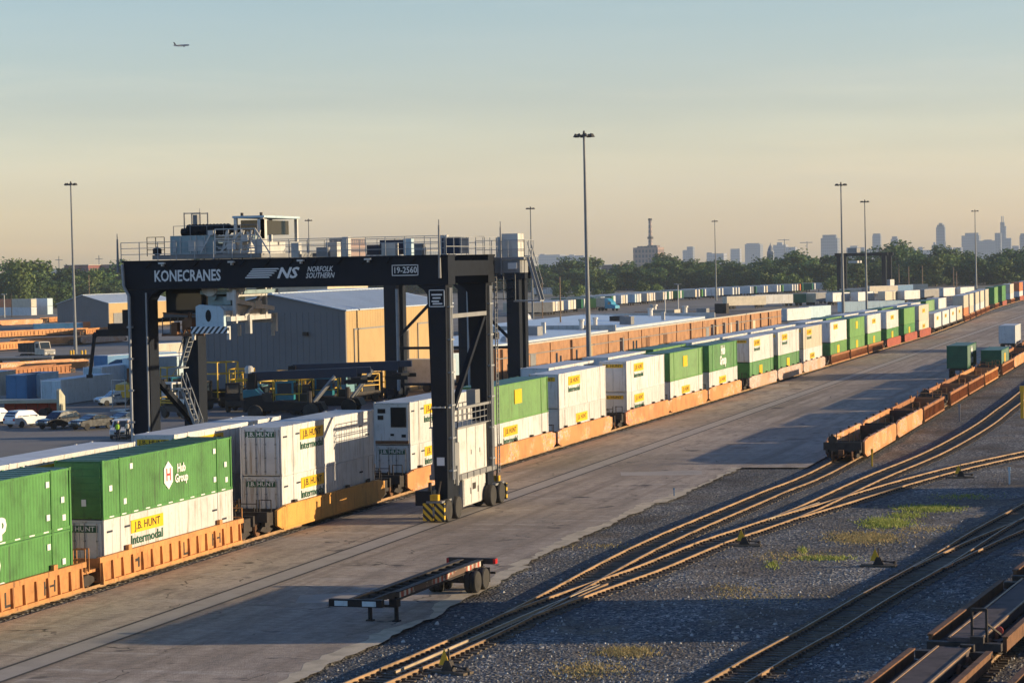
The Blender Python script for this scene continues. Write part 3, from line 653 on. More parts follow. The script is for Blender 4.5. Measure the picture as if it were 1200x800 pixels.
def make_well(style, tier, ends):
    """one well of an articulated car. ends: which bogies it carries, 'n' near, 'f' far, 'N'/'F' the ones at a coupler"""
    root = bpy.data.objects.new('well_car', None); col.objects.link(root)
    mt = {'ribbed': 'orange_well', 'smooth': 'yellow_well', 'graffiti': 'graffiti_orange', 'graffiti_red': 'graffiti_red', 'pale': 'graffiti_pale', 'brown': 'brown_well', 'red': 'red_well'}[style]
    ribs = style in ('ribbed', 'brown')
    SL = 8.75
    for s in (-1, 1):
        mb = MB(); a, b = s*1.36, s*1.52
        lo, hi = min(a, b), max(a, b)
        if ribs:
            pl = s*1.38
            mb.box(pl-.02, pl+.02, -SL, SL, .38, 1.42)
            mb.box(min(s*1.34, s*1.54), max(s*1.34, s*1.54), -SL-.3, SL+.3, 1.36, 1.62)
            mb.box(min(s*1.36, s*1.56), max(s*1.36, s*1.56), -SL, SL, .26, .42)
            n = 15
            for i in range(n+1):
                yy = -SL+.1+(2*SL-.2)*i/n; w = .06
                mb.prism([(s*1.39, .42), (s*1.55, .42), (s*1.50, 1.36), (s*1.39, 1.36)], 'y', yy-w, yy+w)
        else:
            out = [(-SL-.7, .62), (-SL+.3, .28), (SL-.3, .28), (SL+.7, .62), (SL+.7, 1.5), (SL-.5, 1.66), (-SL+.5, 1.66), (-SL-.7, 1.5)]
            mb.prism(out, 'x', lo, hi)
            mb.box(min(s*1.5, s*1.56), max(s*1.5, s*1.56), -SL+.2, SL-.2, .28, .40)
            mb.box(min(s*1.34, s*1.57), max(s*1.34, s*1.57), -SL+.5, SL-.5, 1.6, 1.70)
        sw = mb.build('side_wall', mt, root)
        if tier <= 1:
            for yy in ((-6.4, -2, 2.6, 6.4) if not ribs else (-5.6, 5.9)): MB().box(min(s*1.36, s*1.53), max(s*1.36, s*1.53), yy-.2, yy+.2, 1.62, 1.86).build('guide_lug', 'dark_iron' if not ribs else mt, sw)
        if ribs and tier == 0:
            mb = MB()
            for y0, y1, z0, z1 in ((4.9, 5.05, .55, 1.2), (5.05, 5.9, .85, .95), (5.9, 6.05, .6, 1.15), (-5.3, -5.2, .5, 1.2), (-4.5, -4.3, .6, 1.1), (-4.8, -4.5, .9, 1.05), (1.1, 1.25, .5, 1.2), (1.25, 1.7, .5, .62)):
                mb.box(s*1.402-.004, s*1.402+.004, y0, y1, z0, z1)
            mb.build('stencil_lettering', 'dark_iron', sw)
    mb = MB(); mb.box(-1.3, 1.3, -SL+.4, SL-.4, .3, .38)
    for i in range(9): yy = -7+i*1.75; mb.box(-1.34, 1.34, yy-.15, yy+.15, .28, .40)
    mb.build('well_floor', 'dark_iron', root)
    for s in (-1, 1):
        mb = MB(); y0, y1 = s*(SL-.3), s*9.75
        mb.box(-1.15, 1.15, min(y0, y1), max(y0, y1), .92, 1.06); mb.box(-.35, .35, min(y0, y1), max(y0, s*9.9), .7, .95)
        mb.box(-1.36, 1.36, s*(SL-.35)-.06, s*(SL-.35)+.06, .3, 1.5)
        pf = mb.build('end_platform', mt if ribs else 'dark_iron', root)
        coupler = ('N' in ends and s < 0) or ('F' in ends and s > 0)
        if tier <= 1:
            mb = MB(); yy = s*9.6
            for xx in ((.55, 1.2) if not coupler else (-1.2, .3, 1.2)): mb.beam((xx, yy, 1.0), (xx, yy, 2.15), .05)
            mb.beam((.55, yy, 2.13), (1.2, yy, 2.13), .05); mb.beam((.55, yy, 1.6), (1.2, yy, 1.6), .05)
            if coupler: mb.beam((-1.2, yy, 1.9), (.3, yy, 1.9), .05); mb.beam((-1.2, yy, 1.45), (.3, yy, 1.45), .05)
            mb.build('hand_rail', 'orange_well' if ribs else 'dark_iron', pf)
        if coupler:
            mb = MB(); mb.box(-1.45, 1.45, s*10.75-.12, s*10.75+.12, .95, 1.55); mb.box(-.9, .9, min(s*9.6, s*11.0), max(s*9.6, s*11.0), .85, 1.0); mb.box(-1.3, -1.1, min(s*9.6, s*10.8), max(s*9.6, s*10.8), .7, 1.45); mb.box(1.1, 1.3, min(s*9.6, s*10.8), max(s*9.6, s*10.8), .7, 1.45)
            eb = mb.build('end_beam', 'dark_iron', pf)
            if tier == 0 or style != 'ribbed':
                mb = MB(); mb.lathe([(.1, -.03), (.33, -.03), (.33, .03), (.1, .03)], (-.75, s*10.95, 1.75), 12, 'y'); mb.beam((-.75, s*10.85, 1.5), (-.75, s*10.85, 1.75), .06); mb.build('brake_wheel', 'dark_iron', pf)
            mb = MB(); mb.cbox((0, s*11.2, .85), .26, .8, .28); mb.cbox((0, s*11.55, .85), .4, .25, .34)
            for xx in (-.35, .35): mb.cyl((xx, s*10.8, .7), (xx*.4, s*11.5, .45), .03, n=5)
            mb.build('coupler', 'rusty_iron', pf)
            mb = MB()
            for xx in (-.95, -.5, .45, .8): mb.beam((xx, s*10.4, .3), (xx, s*10.4, 2.0+.3*math.sin(xx*9)), .07)
            mb.cyl((-.9, s*10.1, 1.2), (.5, s*10.1, 1.2), .16, n=8); mb.build('brake_gear', 'dark_iron', pf)
    if 'n' in ends: make_bogie(root, -9.85, tier)
    if 'f' in ends: make_bogie(root, 9.85, tier)
    if 'N' in ends: make_bogie(root, -9.9, tier)
    if 'F' in ends: make_bogie(root, 9.9, tier)
    return root
def well(style, tier, ends, loc, label, group, rz=0):
    o = use(('w', style, tier, ends), lambda: make_well(style, tier, ends)); o.location = loc; o.rotation_euler = (0, 0, rz)
    return tag(o, label, 'rail car', group)

def on_line(line, y):
    for a, b in zip(line, line[1:]):
        if a.y <= y <= b.y:
            t = (y-a.y)/(b.y-a.y); d = b-a; return a+(b-a)*t, math.atan2(-d.x, d.y)
    return line[-1], 0
WORD = {'pale': 'pale', 'white': 'white', 'green': 'green', 'lime': 'bright green', 'cream': 'cream', 'orange': 'orange', 'dark green': 'dark green', 'blue': 'blue', 'grey': 'grey white', 'pale blue': 'pale blue'}
# (start of container, top colour/mark, bottom colour/mark, well style, tier, ends, front end of top, where)
UNITS = [
 (87.25, ('green', 'hub2'), ('green', 'hub2'), 'ribbed', 0, 'nf', 'wall', 'green stack cut by the left photo edge'),
 (106.83, ('green', 'hub'), ('white', 'jbh'), 'ribbed', 0, 'F', 'wall', 'stack with the hexagon emblem left of the crane'),
 (130.41, ('white', 'jbh'), ('white', 'jbh'), 'smooth', 0, 'NF', 'door', 'white stack striped by the crane shadow'),
 (153.97, ('white', 'jbh'), ('white', 'jbh'), 'graffiti', 0, 'Nf', 'reefer', 'white stack directly behind the front crane leg'),
 (173.25, ('lime', 'sign'), ('white', 'jbh'), 'graffiti', 1, 'f', 'wall', 'first stack right of the crane'),
 (192.89, ('white', 'jbh'), ('white', 'jbh2'), 'graffiti', 1, 'F', 'door', 'second stack right of the crane'),
 (217.13, ('white', 'jbh'), ('white', 'jbh'), 'graffiti_red', 1, 'Nf', 'door', 'third stack right of the crane'),
 (235.93, ('lime', 'sign'), ('white', 'jbh2'), 'graffiti', 1, 'f', 'wall', 'fourth stack right of the crane'),
 (255.59, ('green', 'hub2'), ('white', 'jbh2'), 'graffiti', 1, 'F', 'wall', 'fifth stack right of the crane'),
 (279.5, ('white', 'jbh'), ('green', 'sign'), 'pale', 1, 'Nf', 'door', 'sixth stack right of the crane'),
 (299.14, ('white', 'jbh'), ('green', 'sign'), 'pale', 1, 'f', 'door', 'seventh stack right of the crane'),
 (318.78, ('cream', 'jbh'), ('white', 'jbh2'), 'pale', 1, 'F', 'door', 'eighth stack right of the crane'),
 (342.9, ('white', 'jbh'), ('lime', 'sign'), 'brown', 2, 'Nf', 'door', 'ninth stack right of the crane'),
 (362.4, ('lime', 'sign'), ('lime', 'sign'), 'brown', 2, 'f', 'wall', 'tenth stack right of the crane'),
 (382.1, ('white', 'jbh2'), ('lime', 'sign'), 'brown', 2, 'F', 'door', 'eleventh stack right of the crane'),
 (405.6, ('white', 'jbh2'), ('green', 'sign'), 'red', 2, 'Nf', 'door', 'twelfth stack right of the crane'),
 (430.0, ('lime', 'none'), ('green', 'sign'), 'red', 2, 'F', 'wall', 'thirteenth stack right of the crane'),
 (453.0, ('cream', 'jbh2'), ('cream', 'jbh2'), 'red', 2, 'NF', 'door', 'fourteenth stack right of the crane'),
]
for y0, (tc, tm), (bc, bm_), st, tier, ends, fe, where in UNITS:
    yc = y0+CL/2; x, rz = -53.65, 0
    well(st, tier, ends, (x, yc, 0), {'ribbed': 'ribbed orange', 'smooth': 'smooth yellow orange', 'graffiti': 'graffiti covered orange', 'graffiti_red': 'orange and pink graffitied', 'pale': 'faded pinkish', 'brown': 'brown ribbed', 'red': 'dark red'}[st]+' well car under the '+where, 'well cars of the long double stack train', rz)
    container(bc, bm_, tier, (x, yc, .42), '%s bottom container of the %s' % (WORD[bc], where), 'containers on the double stack train', 'door' if bc in ('white', 'cream') else 'wall')
    container(tc, tm, tier, (x, yc, .42+CH+.03), '%s top container of the %s' % (WORD[tc], where), 'containers on the double stack train', fe)
# loose single boxes on flat cars, then the far stacks round the curve
def make_flat():
    root = bpy.data.objects.new('flat_car', None); col.objects.link(root)
    mb = MB(); mb.box(-1.45, 1.45, -8.9, 8.9, .95, 1.15); mb.box(-.4, .4, -8.9, 8.9, .6, .96); mb.build('deck', 'dark_iron', root)
    make_bogie(root, -7, 2); make_bogie(root, 7, 2); return root
for i, (y0, c_) in enumerate(((481, 'white'), (500, 'grey'), (519, 'white'), (538, 'cream'))):
    p, rz = on_line(main_line, y0+8.5)
    f = use('flat2', make_flat); f.location = (p.x, p.y, 0); f.rotation_euler = (0, 0, rz)
    tag(f, 'dark flat car carrying the %s of four low single boxes far down the train' % ORD[i], 'rail car', 'flat cars with single boxes')
    container(c_, 'jbh2', 2, (p.x, p.y, 1.16), '%s single box, %s of the low run before the far stacks' % (WORD[c_], ORD[i]), 'low single boxes far down the train', rz=rz)
far = [(560, 'cream', 'orange', 'brown'), (581, 'cream', 'cream', 'brown'), (606, 'cream', 'white', 'brown'), (628, 'cream', 'white', 'brown'), (650, 'cream', 'cream', 'brown'), (694, 'lime', 'lime', 'brown'), (727, 'green', 'green', 'red'), (763, 'cream', 'white', 'brown'), (805, 'orange', 'white', 'red'), (838, 'white', 'white', 'red')]
for i, (y0, a, b, st) in enumerate(far):
    p, rz = on_line(main_line, y0+8)
    w = '%s far stack past the low run of single boxes' % ORD[i]
    well(st, 2, 'nf', (p.x, p.y, 0), 'rusty well car under the '+w, 'well cars of the long double stack train', rz)
    container(b, 'none', 2, (p.x, p.y, .42), WORD[b]+' bottom container of the '+w, 'far stacks at the end of the train', rz=rz)
    container(a, 'none', 2, (p.x, p.y, .42+CH+.03), WORD[a]+' top container of the '+w, 'far stacks at the end of the train', rz=rz)

# second train, one track behind
ROW2 = [(82.0, 'white', 'white', 16.15), (102.9, 'white', 'white', 16.15), (124.2, 'white', 'grey', 16.15), (204.3, 'white', 'white', 16.15), (226.2, 'white', 'blue', 16.15), (246.0, 'lime', 'white', 16.15), (265.6, 'white', 'white', 16.15),
        (283.5, 'white', 'white', 16.15), (302.0, 'white', 'grey', 16.15), (320.3, 'white', 'white', 16.15), (345.3, 'white', 'white', 16.15), (365, 'lime', 'white', 16.15), (384, 'white', 'white', 16.15), (408, 'white', 'white', 16.15), (430, 'lime', 'white', 16.15), (452, 'white', 'grey', 16.15), (474, 'white', 'white', 16.15), (500, 'lime', 'white', 16.15), (524, 'white', 'white', 16.15)]
for i, (y0, a, b, ln) in enumerate(ROW2):
    yc = y0+ln/2; t_ = 1
    w = {0: 'rear stack at the left photo edge', 1: 'rear stack behind the hexagon emblem container', 2: 'rear stack at the left crane legs'}.get(i, '%s rear train stack right of the crane' % ORD[i-3])
    well('graffiti' if i < 4 else 'brown', 2, 'nf', (-57.65, yc, 0), 'well car under the '+w, 'well cars of the rear train')
    container(b, 'none', t_, (-57.65, yc, .42), WORD[b]+' bottom container of the '+w, 'containers on the rear train', 'wall' if b == 'blue' else 'door')
    container(a, 'jbh' if (a == 'white' and i < 3) else 'none', t_, (-57.65, yc, .42+CH+.03), WORD[a]+' top container of the '+w, 'containers on the rear train')

# ------------------------------------------------------------------ empty well cars on the right
EW = []
for i, (y0, st) in enumerate(((192.2, 'graffiti'), (211.8, 'graffiti'), (231.4, 'brown'), (255.5, 'brown'), (275.1, 'brown'), (294.7, 'ribbed'), (319, 'brown'), (338.6, 'graffiti'), (358, 'brown'), (382, 'brown'), (402, 'red'))):
    p, rz = on_line(P_line, y0)
    ends = ['Nf', 'f', 'F', 'Nf', 'f', 'F', 'Nf', 'f', 'F', 'Nf', 'f'][i]
    lab = 'weathered orange empty well car nearest to the camera, with a dark end beam' if i == 0 else '%s well car on the right track, %s behind the nearest empty one' % ({'graffiti': 'graffiti marked orange', 'pale': 'faded pale', 'brown': 'brown', 'ribbed': 'ribbed orange', 'red': 'dark red'}[st], ORD[i-1])
    well(st, 1, ends, (p.x, p.y, -.04), lab, 'empty well cars on the right track', rz)
def make_chassis_under(length=12.2):
    root = bpy.data.objects.new('container_chassis', None); col.objects.link(root)
    mb = MB()
    for s in (-1, 1): mb.box(s*.5-.07, s*.5+.07, -length/2, length/2, .95, 1.2)
    for i in range(9): yy = -length/2+.2+i*(length-.4)/8; mb.box(-1.1, 1.1, yy-.05, yy+.05, 1.0, 1.18)
    mb.build('frame', 'dark_iron', root)
    for yy in (-length/2+1.3, -length/2+2.6):
        for s in (-1, 1):
            mb = MB(); mb.lathe([(.25, -.28), (.5, -.28), (.5, .28), (.25, .28)], (s*.85, yy, .5), 12, 'x'); mb.build('wheel', 'rubber', root)
    for s in (-1, 1):
        mb = MB(); mb.box(s*.6-.06, s*.6+.06, length/2-2.6, length/2-2.45, .0, 1.0); mb.build('landing_leg', 'dark_iron', root)
    return root
for (x, y, c_, lab, clen) in ((-30.7, 312.4, 'dark green', 'dark green box', 12.2), (-31.2, 397, 'grey', 'grey white box', 12.2)):
    ch = use('chassis_under', make_chassis_under); ch.location = (x, y, 0); tag(ch, 'dark yard chassis under the %s parked beside the right hand well cars' % lab, 'trailer', 'yard chassis')
    container(c_, 'hub2' if c_ == 'dark green' else 'none', 1, (x, y, 1.22), lab+' raised on a chassis beside the right hand well cars', 'boxes on the right', 'wall', length=clen)
p, rz = on_line(P_line, 319)
container('dark green', 'sign', 1, (p.x, p.y-1.5, .42), 'dark green box sitting low in a well car on the right track', 'boxes on the right', 'wall', length=12.2)
# ------------------------------------------------------------------ the gantry crane
def railing(mb, pts, h=1.1, step=1.5, r=.03, mids=(.55,)):
    for a, b in zip(pts, pts[1:]):
        a, b = Vector(a), Vector(b); n = max(1, round((b-a).length/step))
        for i in range(n+1): p = a+(b-a)*i/n; mb.beam(p, p+Vector((0, 0, h)), r*1.6)
        for z in (h,)+tuple(mids): mb.beam(a+Vector((0, 0, z)), b+Vector((0, 0, z)), r*1.5)
def tyre_wheel(parent, c, r, w, rim='rim_steel', axis='x', name='wheel', n=18):
    mb = MB(); mb.lathe([(r*.58, -w/2), (r*.93, -w/2), (r, -w*.32), (r, w*.32), (r*.93, w/2), (r*.58, w/2)], c, n, axis); wh = mb.build(name, 'rubber', parent, smooth=True)
    mb = MB(); mb.lathe([(.05, -w*.3), (r*.3, -w*.45), (r*.34, -w*.3), (r*.6, -w*.4), (r*.6, w*.4), (r*.34, w*.3), (r*.3, w*.45), (.05, w*.3)], c, n, axis); mb.build('rim', rim, wh)
    return wh
crane = thing('gantry_crane', 'huge dark navy rubber tyred gantry crane straddling the two container trains', 'crane', (-55, 143.5, 0), world=True)
YN0, YN1, YF0, YF1 = 137.9, 139.3, 147.3, 148.7
for nm, y0, y1, XL0, XL1, XR0, XR1 in (('n', YN0, YN1, -65.2, -64.1, -45.62, -44.45), ('f', YF0, YF1, -66.05, -64.95, -46.0, -44.75)):
    mb = MB(); mb.box(XL0-.55, XR1+.2, y0, y1, 14.40, 16.10)
    mb.box(XL0-.65, XR1+.25, y0-.08, y1+.08, 16.10, 16.22)
    g = mb.build('girder', 'crane_navy', crane)
    mb = MB()
    for i in range(13): x = XL0+1+i*1.6; mb.prism([(x-.35, 16.10), (x+.35, 16.10), (x+.05, 15.75), (x-.05, 15.75)], 'y', y0-.12, y0-.02)
    mb.build('bracket', 'crane_navy', g)
    mb = MB()
    for i in range(7): x = XL0+2.4+i*2.75; mb.box(x-.02, x+.02, y0-.006, y0, 14.45, 16.05)
    mb.box(XL0-.5, XR1+.2, y0-.03, y0, 14.40, 14.47); mb.build('plate_seam', 'black_steel', g)
    # legs
    mb = MB(); mb.prism([(XL0, .9), (XL1, .9), (XL1, 13.7), (XL1+.25, 14.1), (XL1+.8, 14.39), (XL0-.3, 14.39), (XL0, 14.0)], 'y', y0+.02, y1-.02)
    lg = mb.build('leg', 'crane_navy', crane)
    if nm == 'n':
        mb = MB(); xp = XL0-.12
        mb.cyl((xp, y0-.22, 3.0), (xp, y0-.22, 14.0), .10, n=8); mb.cyl((xp, y0-.22, 14.0), (xp-.35, y0-.22, 14.6), .10, n=8); mb.cyl((xp-.35, y0-.22, 14.6), (xp-.42, y0-.22, 16.0), .10, n=8)
        mb.cyl((XL1-.1, y0-.12, 4.2), (XL1-.1, y0-.12, 14.2), .06, n=6)
        for z in (4, 6, 8, 10, 12): mb.box(xp-.16, xp+.16, y0-.34, y0-.02, z, z+.12)
        mb.build('cable_conduit', 'galvanised', lg)
        mb = MB(); mb.box(XL0-.45, XL0+.02, y0+.2, y1-.2, .9, 14.39); mb.build('cable_duct', 'crane_navy', lg)
    mb = MB(); mb.prism([(XR0+.28, .95), (XR1-.12, .95), (XR1, 13.9), (XR1+.02, 14.39), (XR0-.65, 14.39), (XR0-.2, 14.1), (XR0, 13.8)], 'y', y0+.02, y1-.02)
    lg = mb.build('leg', 'crane_navy', crane)
    mb = MB(); mb.cyl((XR1+.12, y0+.5, 2.5), (XR1+.12, y0+.5, 14.2), .07, n=6); mb.cyl((XR1+.12, y0+.85, 2.5), (XR1+.12, y0+.85, 14.2), .05, n=6)
    for z in range(3, 14, 2): mb.box(XR1-.3, XR1+.2, y0+.3, y0+1.0, z, z+.1)
    mb.build('cable_conduit', 'galvanised', lg)
    if nm == 'n':
        mb = MB()
        for z in (13.05, 14.05): mb.box(XR0+.12, XR0+1.12, y0-.014, y0, z, z+.05)
        for x in (XR0+.12, XR0+1.07): mb.box(x, x+.05, y0-.014, y0, 13.05, 14.1)
        for k, z in enumerate((13.75, 13.55, 13.35, 13.2)): mb.box(XR0+.28+.07*(k % 2), XR0+.96-.1*(k % 3), y0-.014, y0, z, z+.09)
        mb.build('warning_sign', 'white_ink', lg)
        mb = MB(); mb.box(XR0+.42, XR0+.9, y0-.015, y0+.01, 3.4, 3.9); mb.build('data_plate', 'white_ink', lg)
        mb = MB(); mb.box(XR0+.15, XR1-.3, y0-.05, y0+.02, 6.9, 6.98)
        for i in range(4): mb.cbox((XR0+.4+i*.3, y0-.08, 6.95), .1, .12, .1)
        mb.build('light_bar', 'white_steel', lg)
        # lettering on the girder
        yy = y0-.004
        text('KONECRANES', (-61.41, yy, 15.20), '-y', .98, 'white_ink', g, bold=.022, width=4.5)
        mb = MB()
        for i in range(5): z = 15.52-.13*i; mb.prism([(-57.05+.12*i*-1, z), (-55.2-.16*i, z), (-55.3-.16*i, z+.075), (-56.98-.12*i, z+.075)], 'y', yy-.01, yy+.004)
        mb.prism([(-55.2, 15.60), (-54.5, 15.60), (-54.9, 14.98), (-55.3, 14.98)], 'y', yy-.01, yy+.004) if False else None
        mb.build('stripe_emblem', 'white_ink', g)
        text('NS', (-54.75, yy, 15.26), '-y', .92, 'white_ink', g, bold=.03, shear=.35, width=1.5)
        text('NORFOLK\nSOUTHERN', (-52.55, yy, 15.28), '-y', .46, 'white_ink', g, bold=.012, shear=.3, width=1.9)
        mb = MB()
        for a, b, c, d in ((-47.85, -46.15, 15.60, 15.65), (-47.85, -46.15, 14.98, 15.03), (-47.85, -47.8, 14.98, 15.65), (-46.2, -46.15, 14.98, 15.65)): mb.box(a, b, yy-.01, yy+.004, c, d)
        mb.build('number_frame', 'white_ink', g)
        text('19-2560', (-47.0, yy, 15.31), '-y', .52, 'white_ink', g, bold=.012, width=1.45)
        mb = MB()
        for x in (-63.0, -58.3, -53.7, -49.3): mb.box(x-.2, x+.2, y0-.4, y0-.1, 15.98, 16.09); mb.box(x-.05, x+.05, y0-.3, y0-.02, 15.84, 15.98)
        mb.build('flood_light', 'white_steel', g)
    # walkway railing
    mb = MB(); railing(mb, [(XL0-.7, y0-.02, 16.22), (XR1, y0-.02, 16.22)], 1.15, 1.25, .026, (.4, .78)); mb.build('hand_rail', 'galvanised', g)
XL0, XL1, XR0, XR1 = -65.3, -64.2, -45.62, -44.45
for x0, x1 in ((XL0-.2, XL1+.2), (XR0+.1, XR1-.05)):
    mb = MB(); mb.box(x0 if x0 < -60 else x0-.75, x1 if x0 < -60 else x1-.75, YN0-1.1, YF1+1.1, 1.05, 1.95); sl = mb.build('sill_beam', 'crane_navy', crane)
# end ties at the top and the bracing of the two sides
mb = MB(); mb.box(XL0-.4, XL0+.3, YN1, YF0, 15.0, 15.9); mb.build('end_tie', 'crane_navy', crane)
mb = MB(); mb.box(XR1-1.0, XR1, YN1, YF0, 14.9, 15.85); mb.build('end_tie', 'crane_navy', crane)
mb = MB(); railing(mb, [(XR1+.1, YN0, 16.22), (XR1+.1, YF1, 16.22)], 1.1, 1.6, .026, (.5,)); mb.build('hand_rail', 'galvanised', crane)
for (a, b, w, m) in (((XR1-.5, YF0, 12.3), (XR1-.3, YN1, 6.3), .30, 'crane_navy'), ((XR1-.15, YN1, 12.45), (XR1-.4, YF0, 12.45), .26, 'grey_steel'), ((XL1-.4, YN1, 9.0), (XL1-.4, YF0, 4.6), .36, 'crane_navy'), ((XL0+.5, YN1, 12.4), (XL0+.5, YF0, 12.4), .26, 'crane_navy')):
    mb = MB(); mb.beam(a, b, w); mb.build('brace', m, crane)
# running gear
for sx, side in ((-45.05, 'R'), (-64.75, 'L')):
    for yb, s in ((YN0+.75, -1), (YF0+.75, 1)):
        mb = MB(); mb.prism([(yb-1.35, .55), (yb+1.35, .55), (yb+1.2, .95), (yb+.35, 1.25), (yb-.35, 1.25), (yb-1.2, .95)], 'x', sx-.22, sx+.22)
        bg = mb.build('bogie', 'dark_iron', crane)
        for yy in (yb-.98, yb+.98): tyre_wheel(bg, (sx+.42 if side == 'R' else sx-.42, yy, .70), .70, .46); tyre_wheel(bg, (sx-.42 if side == 'R' else sx+.42, yy, .70), .70, .46)
        mb = MB(); yq = yb+s*1.95
        mb.box(sx-.68, sx-.07, yq-.12, yq+.12, .16, 1.22); mb.box(sx+.07, sx+.68, yq-.12, yq+.12, .16, 1.22)
        mb.build('bumper_plate', 'hazard_stripes', bg)
        mb = MB(); mb.box(sx-.1, sx+.1, yq-.1, yq+.16, .45, 1.0); mb.box(sx-.5, sx+.5, min(yq, yb), max(yq, yb), 1.22, 1.34); mb.build('bumper_mount', 'grey_steel', bg)
        mb = MB(); mb.cbox((sx, yq+.2*-s, 1.55), .5, .4, .36); mb.build('work_light', 'yellow_paint', bg)
        mb = MB(); mb.cbox((sx-.35, yq-.35*s, 1.9), .16, .2, 1.1); mb.cbox((sx-.5, yq-.5*s, 1.6), .2, .3, .6); mb.cyl((sx+.1, yq-.4*s, 1.4), (sx+.25, yq-.6*s, 2.5), .06, n=6); mb.build('steering_gear', 'dark_iron', bg)
# engine house on the right sill
eh = MB().box(-46.6, -44.9, 141.2, 148.7, 2.55, 5.42).build('engine_house', 'white_steel', crane)
mb = MB(); mb.box(-46.55, -44.95, 141.16, 141.2, 2.6, 5.35)
for i in range(9): mb.box(-46.45, -45.1, 141.12, 141.17, 2.8+i*.27, 2.9+i*.27)
mb.build('louvre_panel', 'grey_steel', eh)
mb = MB()
for y in (143.05, 144.9, 146.8): mb.box(-44.905, -44.88, y-.02, y+.02, 2.6, 5.36)
mb.box(-44.905, -44.88, 141.2, 148.7, 5.34, 5.42); mb.box(-44.905, -44.87, 143.9, 144.02, 3.6, 3.9); mb.box(-44.905, -44.87, 145.75, 145.87, 3.6, 3.9); mb.build('panel_joint', 'grey_steel', eh)
mb = MB(); mb.box(-46.7, -44.75, 140.9, 149.0, 2.22, 2.54)
for i in range(6): mb.box(-44.76, -44.7, 141.2+i*1.35, 141.3+i*1.35, 2.2, 2.56)
mb.build('base_frame', 'grey_steel', eh)
cb = MB().box(-46.2, -45.0, 142.4, 147.2, .42, 2.2).build('electrical_cabinet', 'white_steel', crane)
for i in range(3):
    y0 = 142.5+i*1.56; mb = MB(); mb.box(-45.01, -44.95, y0, y0+1.48, .5, 2.1); d = mb.build('cabinet_door', 'white_steel', cb)
    mb = MB(); mb.box(-44.96, -44.92, y0+1.3, y0+1.38, 1.1, 1.5)
    if i == 1: mb.box(-44.96, -44.93, y0+.2, y0+.9, 1.35, 1.75)
    mb.build('handle', 'dark_iron', d)
mb = MB(); mb.box(-46.7, -44.8, 141.0, 148.8, 5.43, 5.5); mb.build('platform', 'grey_steel', eh)
mb = MB(); railing(mb, [(-46.6, 141.05, 5.5), (-44.85, 141.05, 5.5), (-44.85, 148.75, 5.5), (-46.6, 148.75, 5.5), (-46.6, 141.05, 5.5)], 1.15, 1.0, .03, (.35, .75)); mb.beam((-44.85, 141, 6.65), (-44.85, 148.8, 6.65), .16); mb.build('hand_rail', 'grey_steel', eh)
mb = MB(); mb.box(-45.6, -45.0, 145.4, 146.4, 6.6, 7.6); mb.build('junction_box', 'grey_steel', eh)
mb = MB(); mb.box(-45.3, -44.75, 139.6, 141.0, 2.1, 4.6); mb.cyl((-44.7, 140.2, 2.0), (-44.7, 140.2, 3.2), .16, n=8); mb.box(-46.1, -45.4, 139.4, 141.0, 2.5, 3.3); mb.build('hydraulic_unit', 'grey_steel', crane)
# ladder up the right side
mb = MB()
for s in (0, .45): mb.beam((-44.6, 148.8+s, 2.0), (-44.6, 148.8+s, 15.5), .06)
for i in range(40): mb.beam((-44.6, 148.8, 2.2+i*.33), (-44.6, 149.25, 2.2+i*.33), .03)
mb.build('ladder', 'grey_steel', crane)
# stair at the left legs
st = MB()
for (p, q) in ((Vector((-63.3, 140.6, 9.4)), Vector((-62.3, 140.6, 12.2))), (Vector((-62.1, 140.6, 5.0)), Vector((-63.2, 140.6, 8.0))), (Vector((-63.4, 140.6, 2.2)), Vector((-62.2, 140.6, 5.0)))):
    for o_ in (0, .75):
        d = Vector((0, o_, 0)); st.beam(p+d, q+d, .07, .16); st.beam(p+d+Vector((0, 0, 1)), q+d+Vector((0, 0, 1)), .05)
        for i in range(5): r_ = p+(q-p)*i/4+d; st.beam(r_, r_+Vector((0, 0, 1)), .04)
    for i in range(10): r_ = p+(q-p)*i/9; st.box(r_.x-.1, r_.x+.1, r_.y, r_.y+.75, r_.z, r_.z+.03)
for x0, x1, z in ((-63.9, -62.9, 8.0), (-62.3, -61.5, 5.0), (-63.9, -63.1, 9.35), (-62.6, -61.6, 12.2)): st.box(x0, x1, 140.4, 141.6, z-.06, z)
st.build('access_stair', 'galvanised', crane)
mb = MB(); railing(mb, [(-66.9, 138.2, 6.8), (-66.0, 138.2, 6.8)], 1.9, .9, .03, (.6, 1.2)); mb.box(-67, -65.9, 138.0, 139.2, 6.7, 6.8); mb.build('service_basket', 'white_steel', crane)
# masts
for x, y, z0, z1, r in ((XR1-.3, 137.8, 14.8, 18.0, .10), (XR1+.3, 148.9, 14.9, 18.0, .09), (XL0-.85, 137.9, 15.5, 17.6, .09), (XL0+2.6, 143, 17.6, 19.2, .05)):
    mb = MB(); mb.cyl((x, y, z0), (x, y, z1), r, r*.6, 8); mb.cyl((x, y, z1), (x, y, z1+.35), r*.35, n=5); mb.build('mast', 'grey_steel', crane)
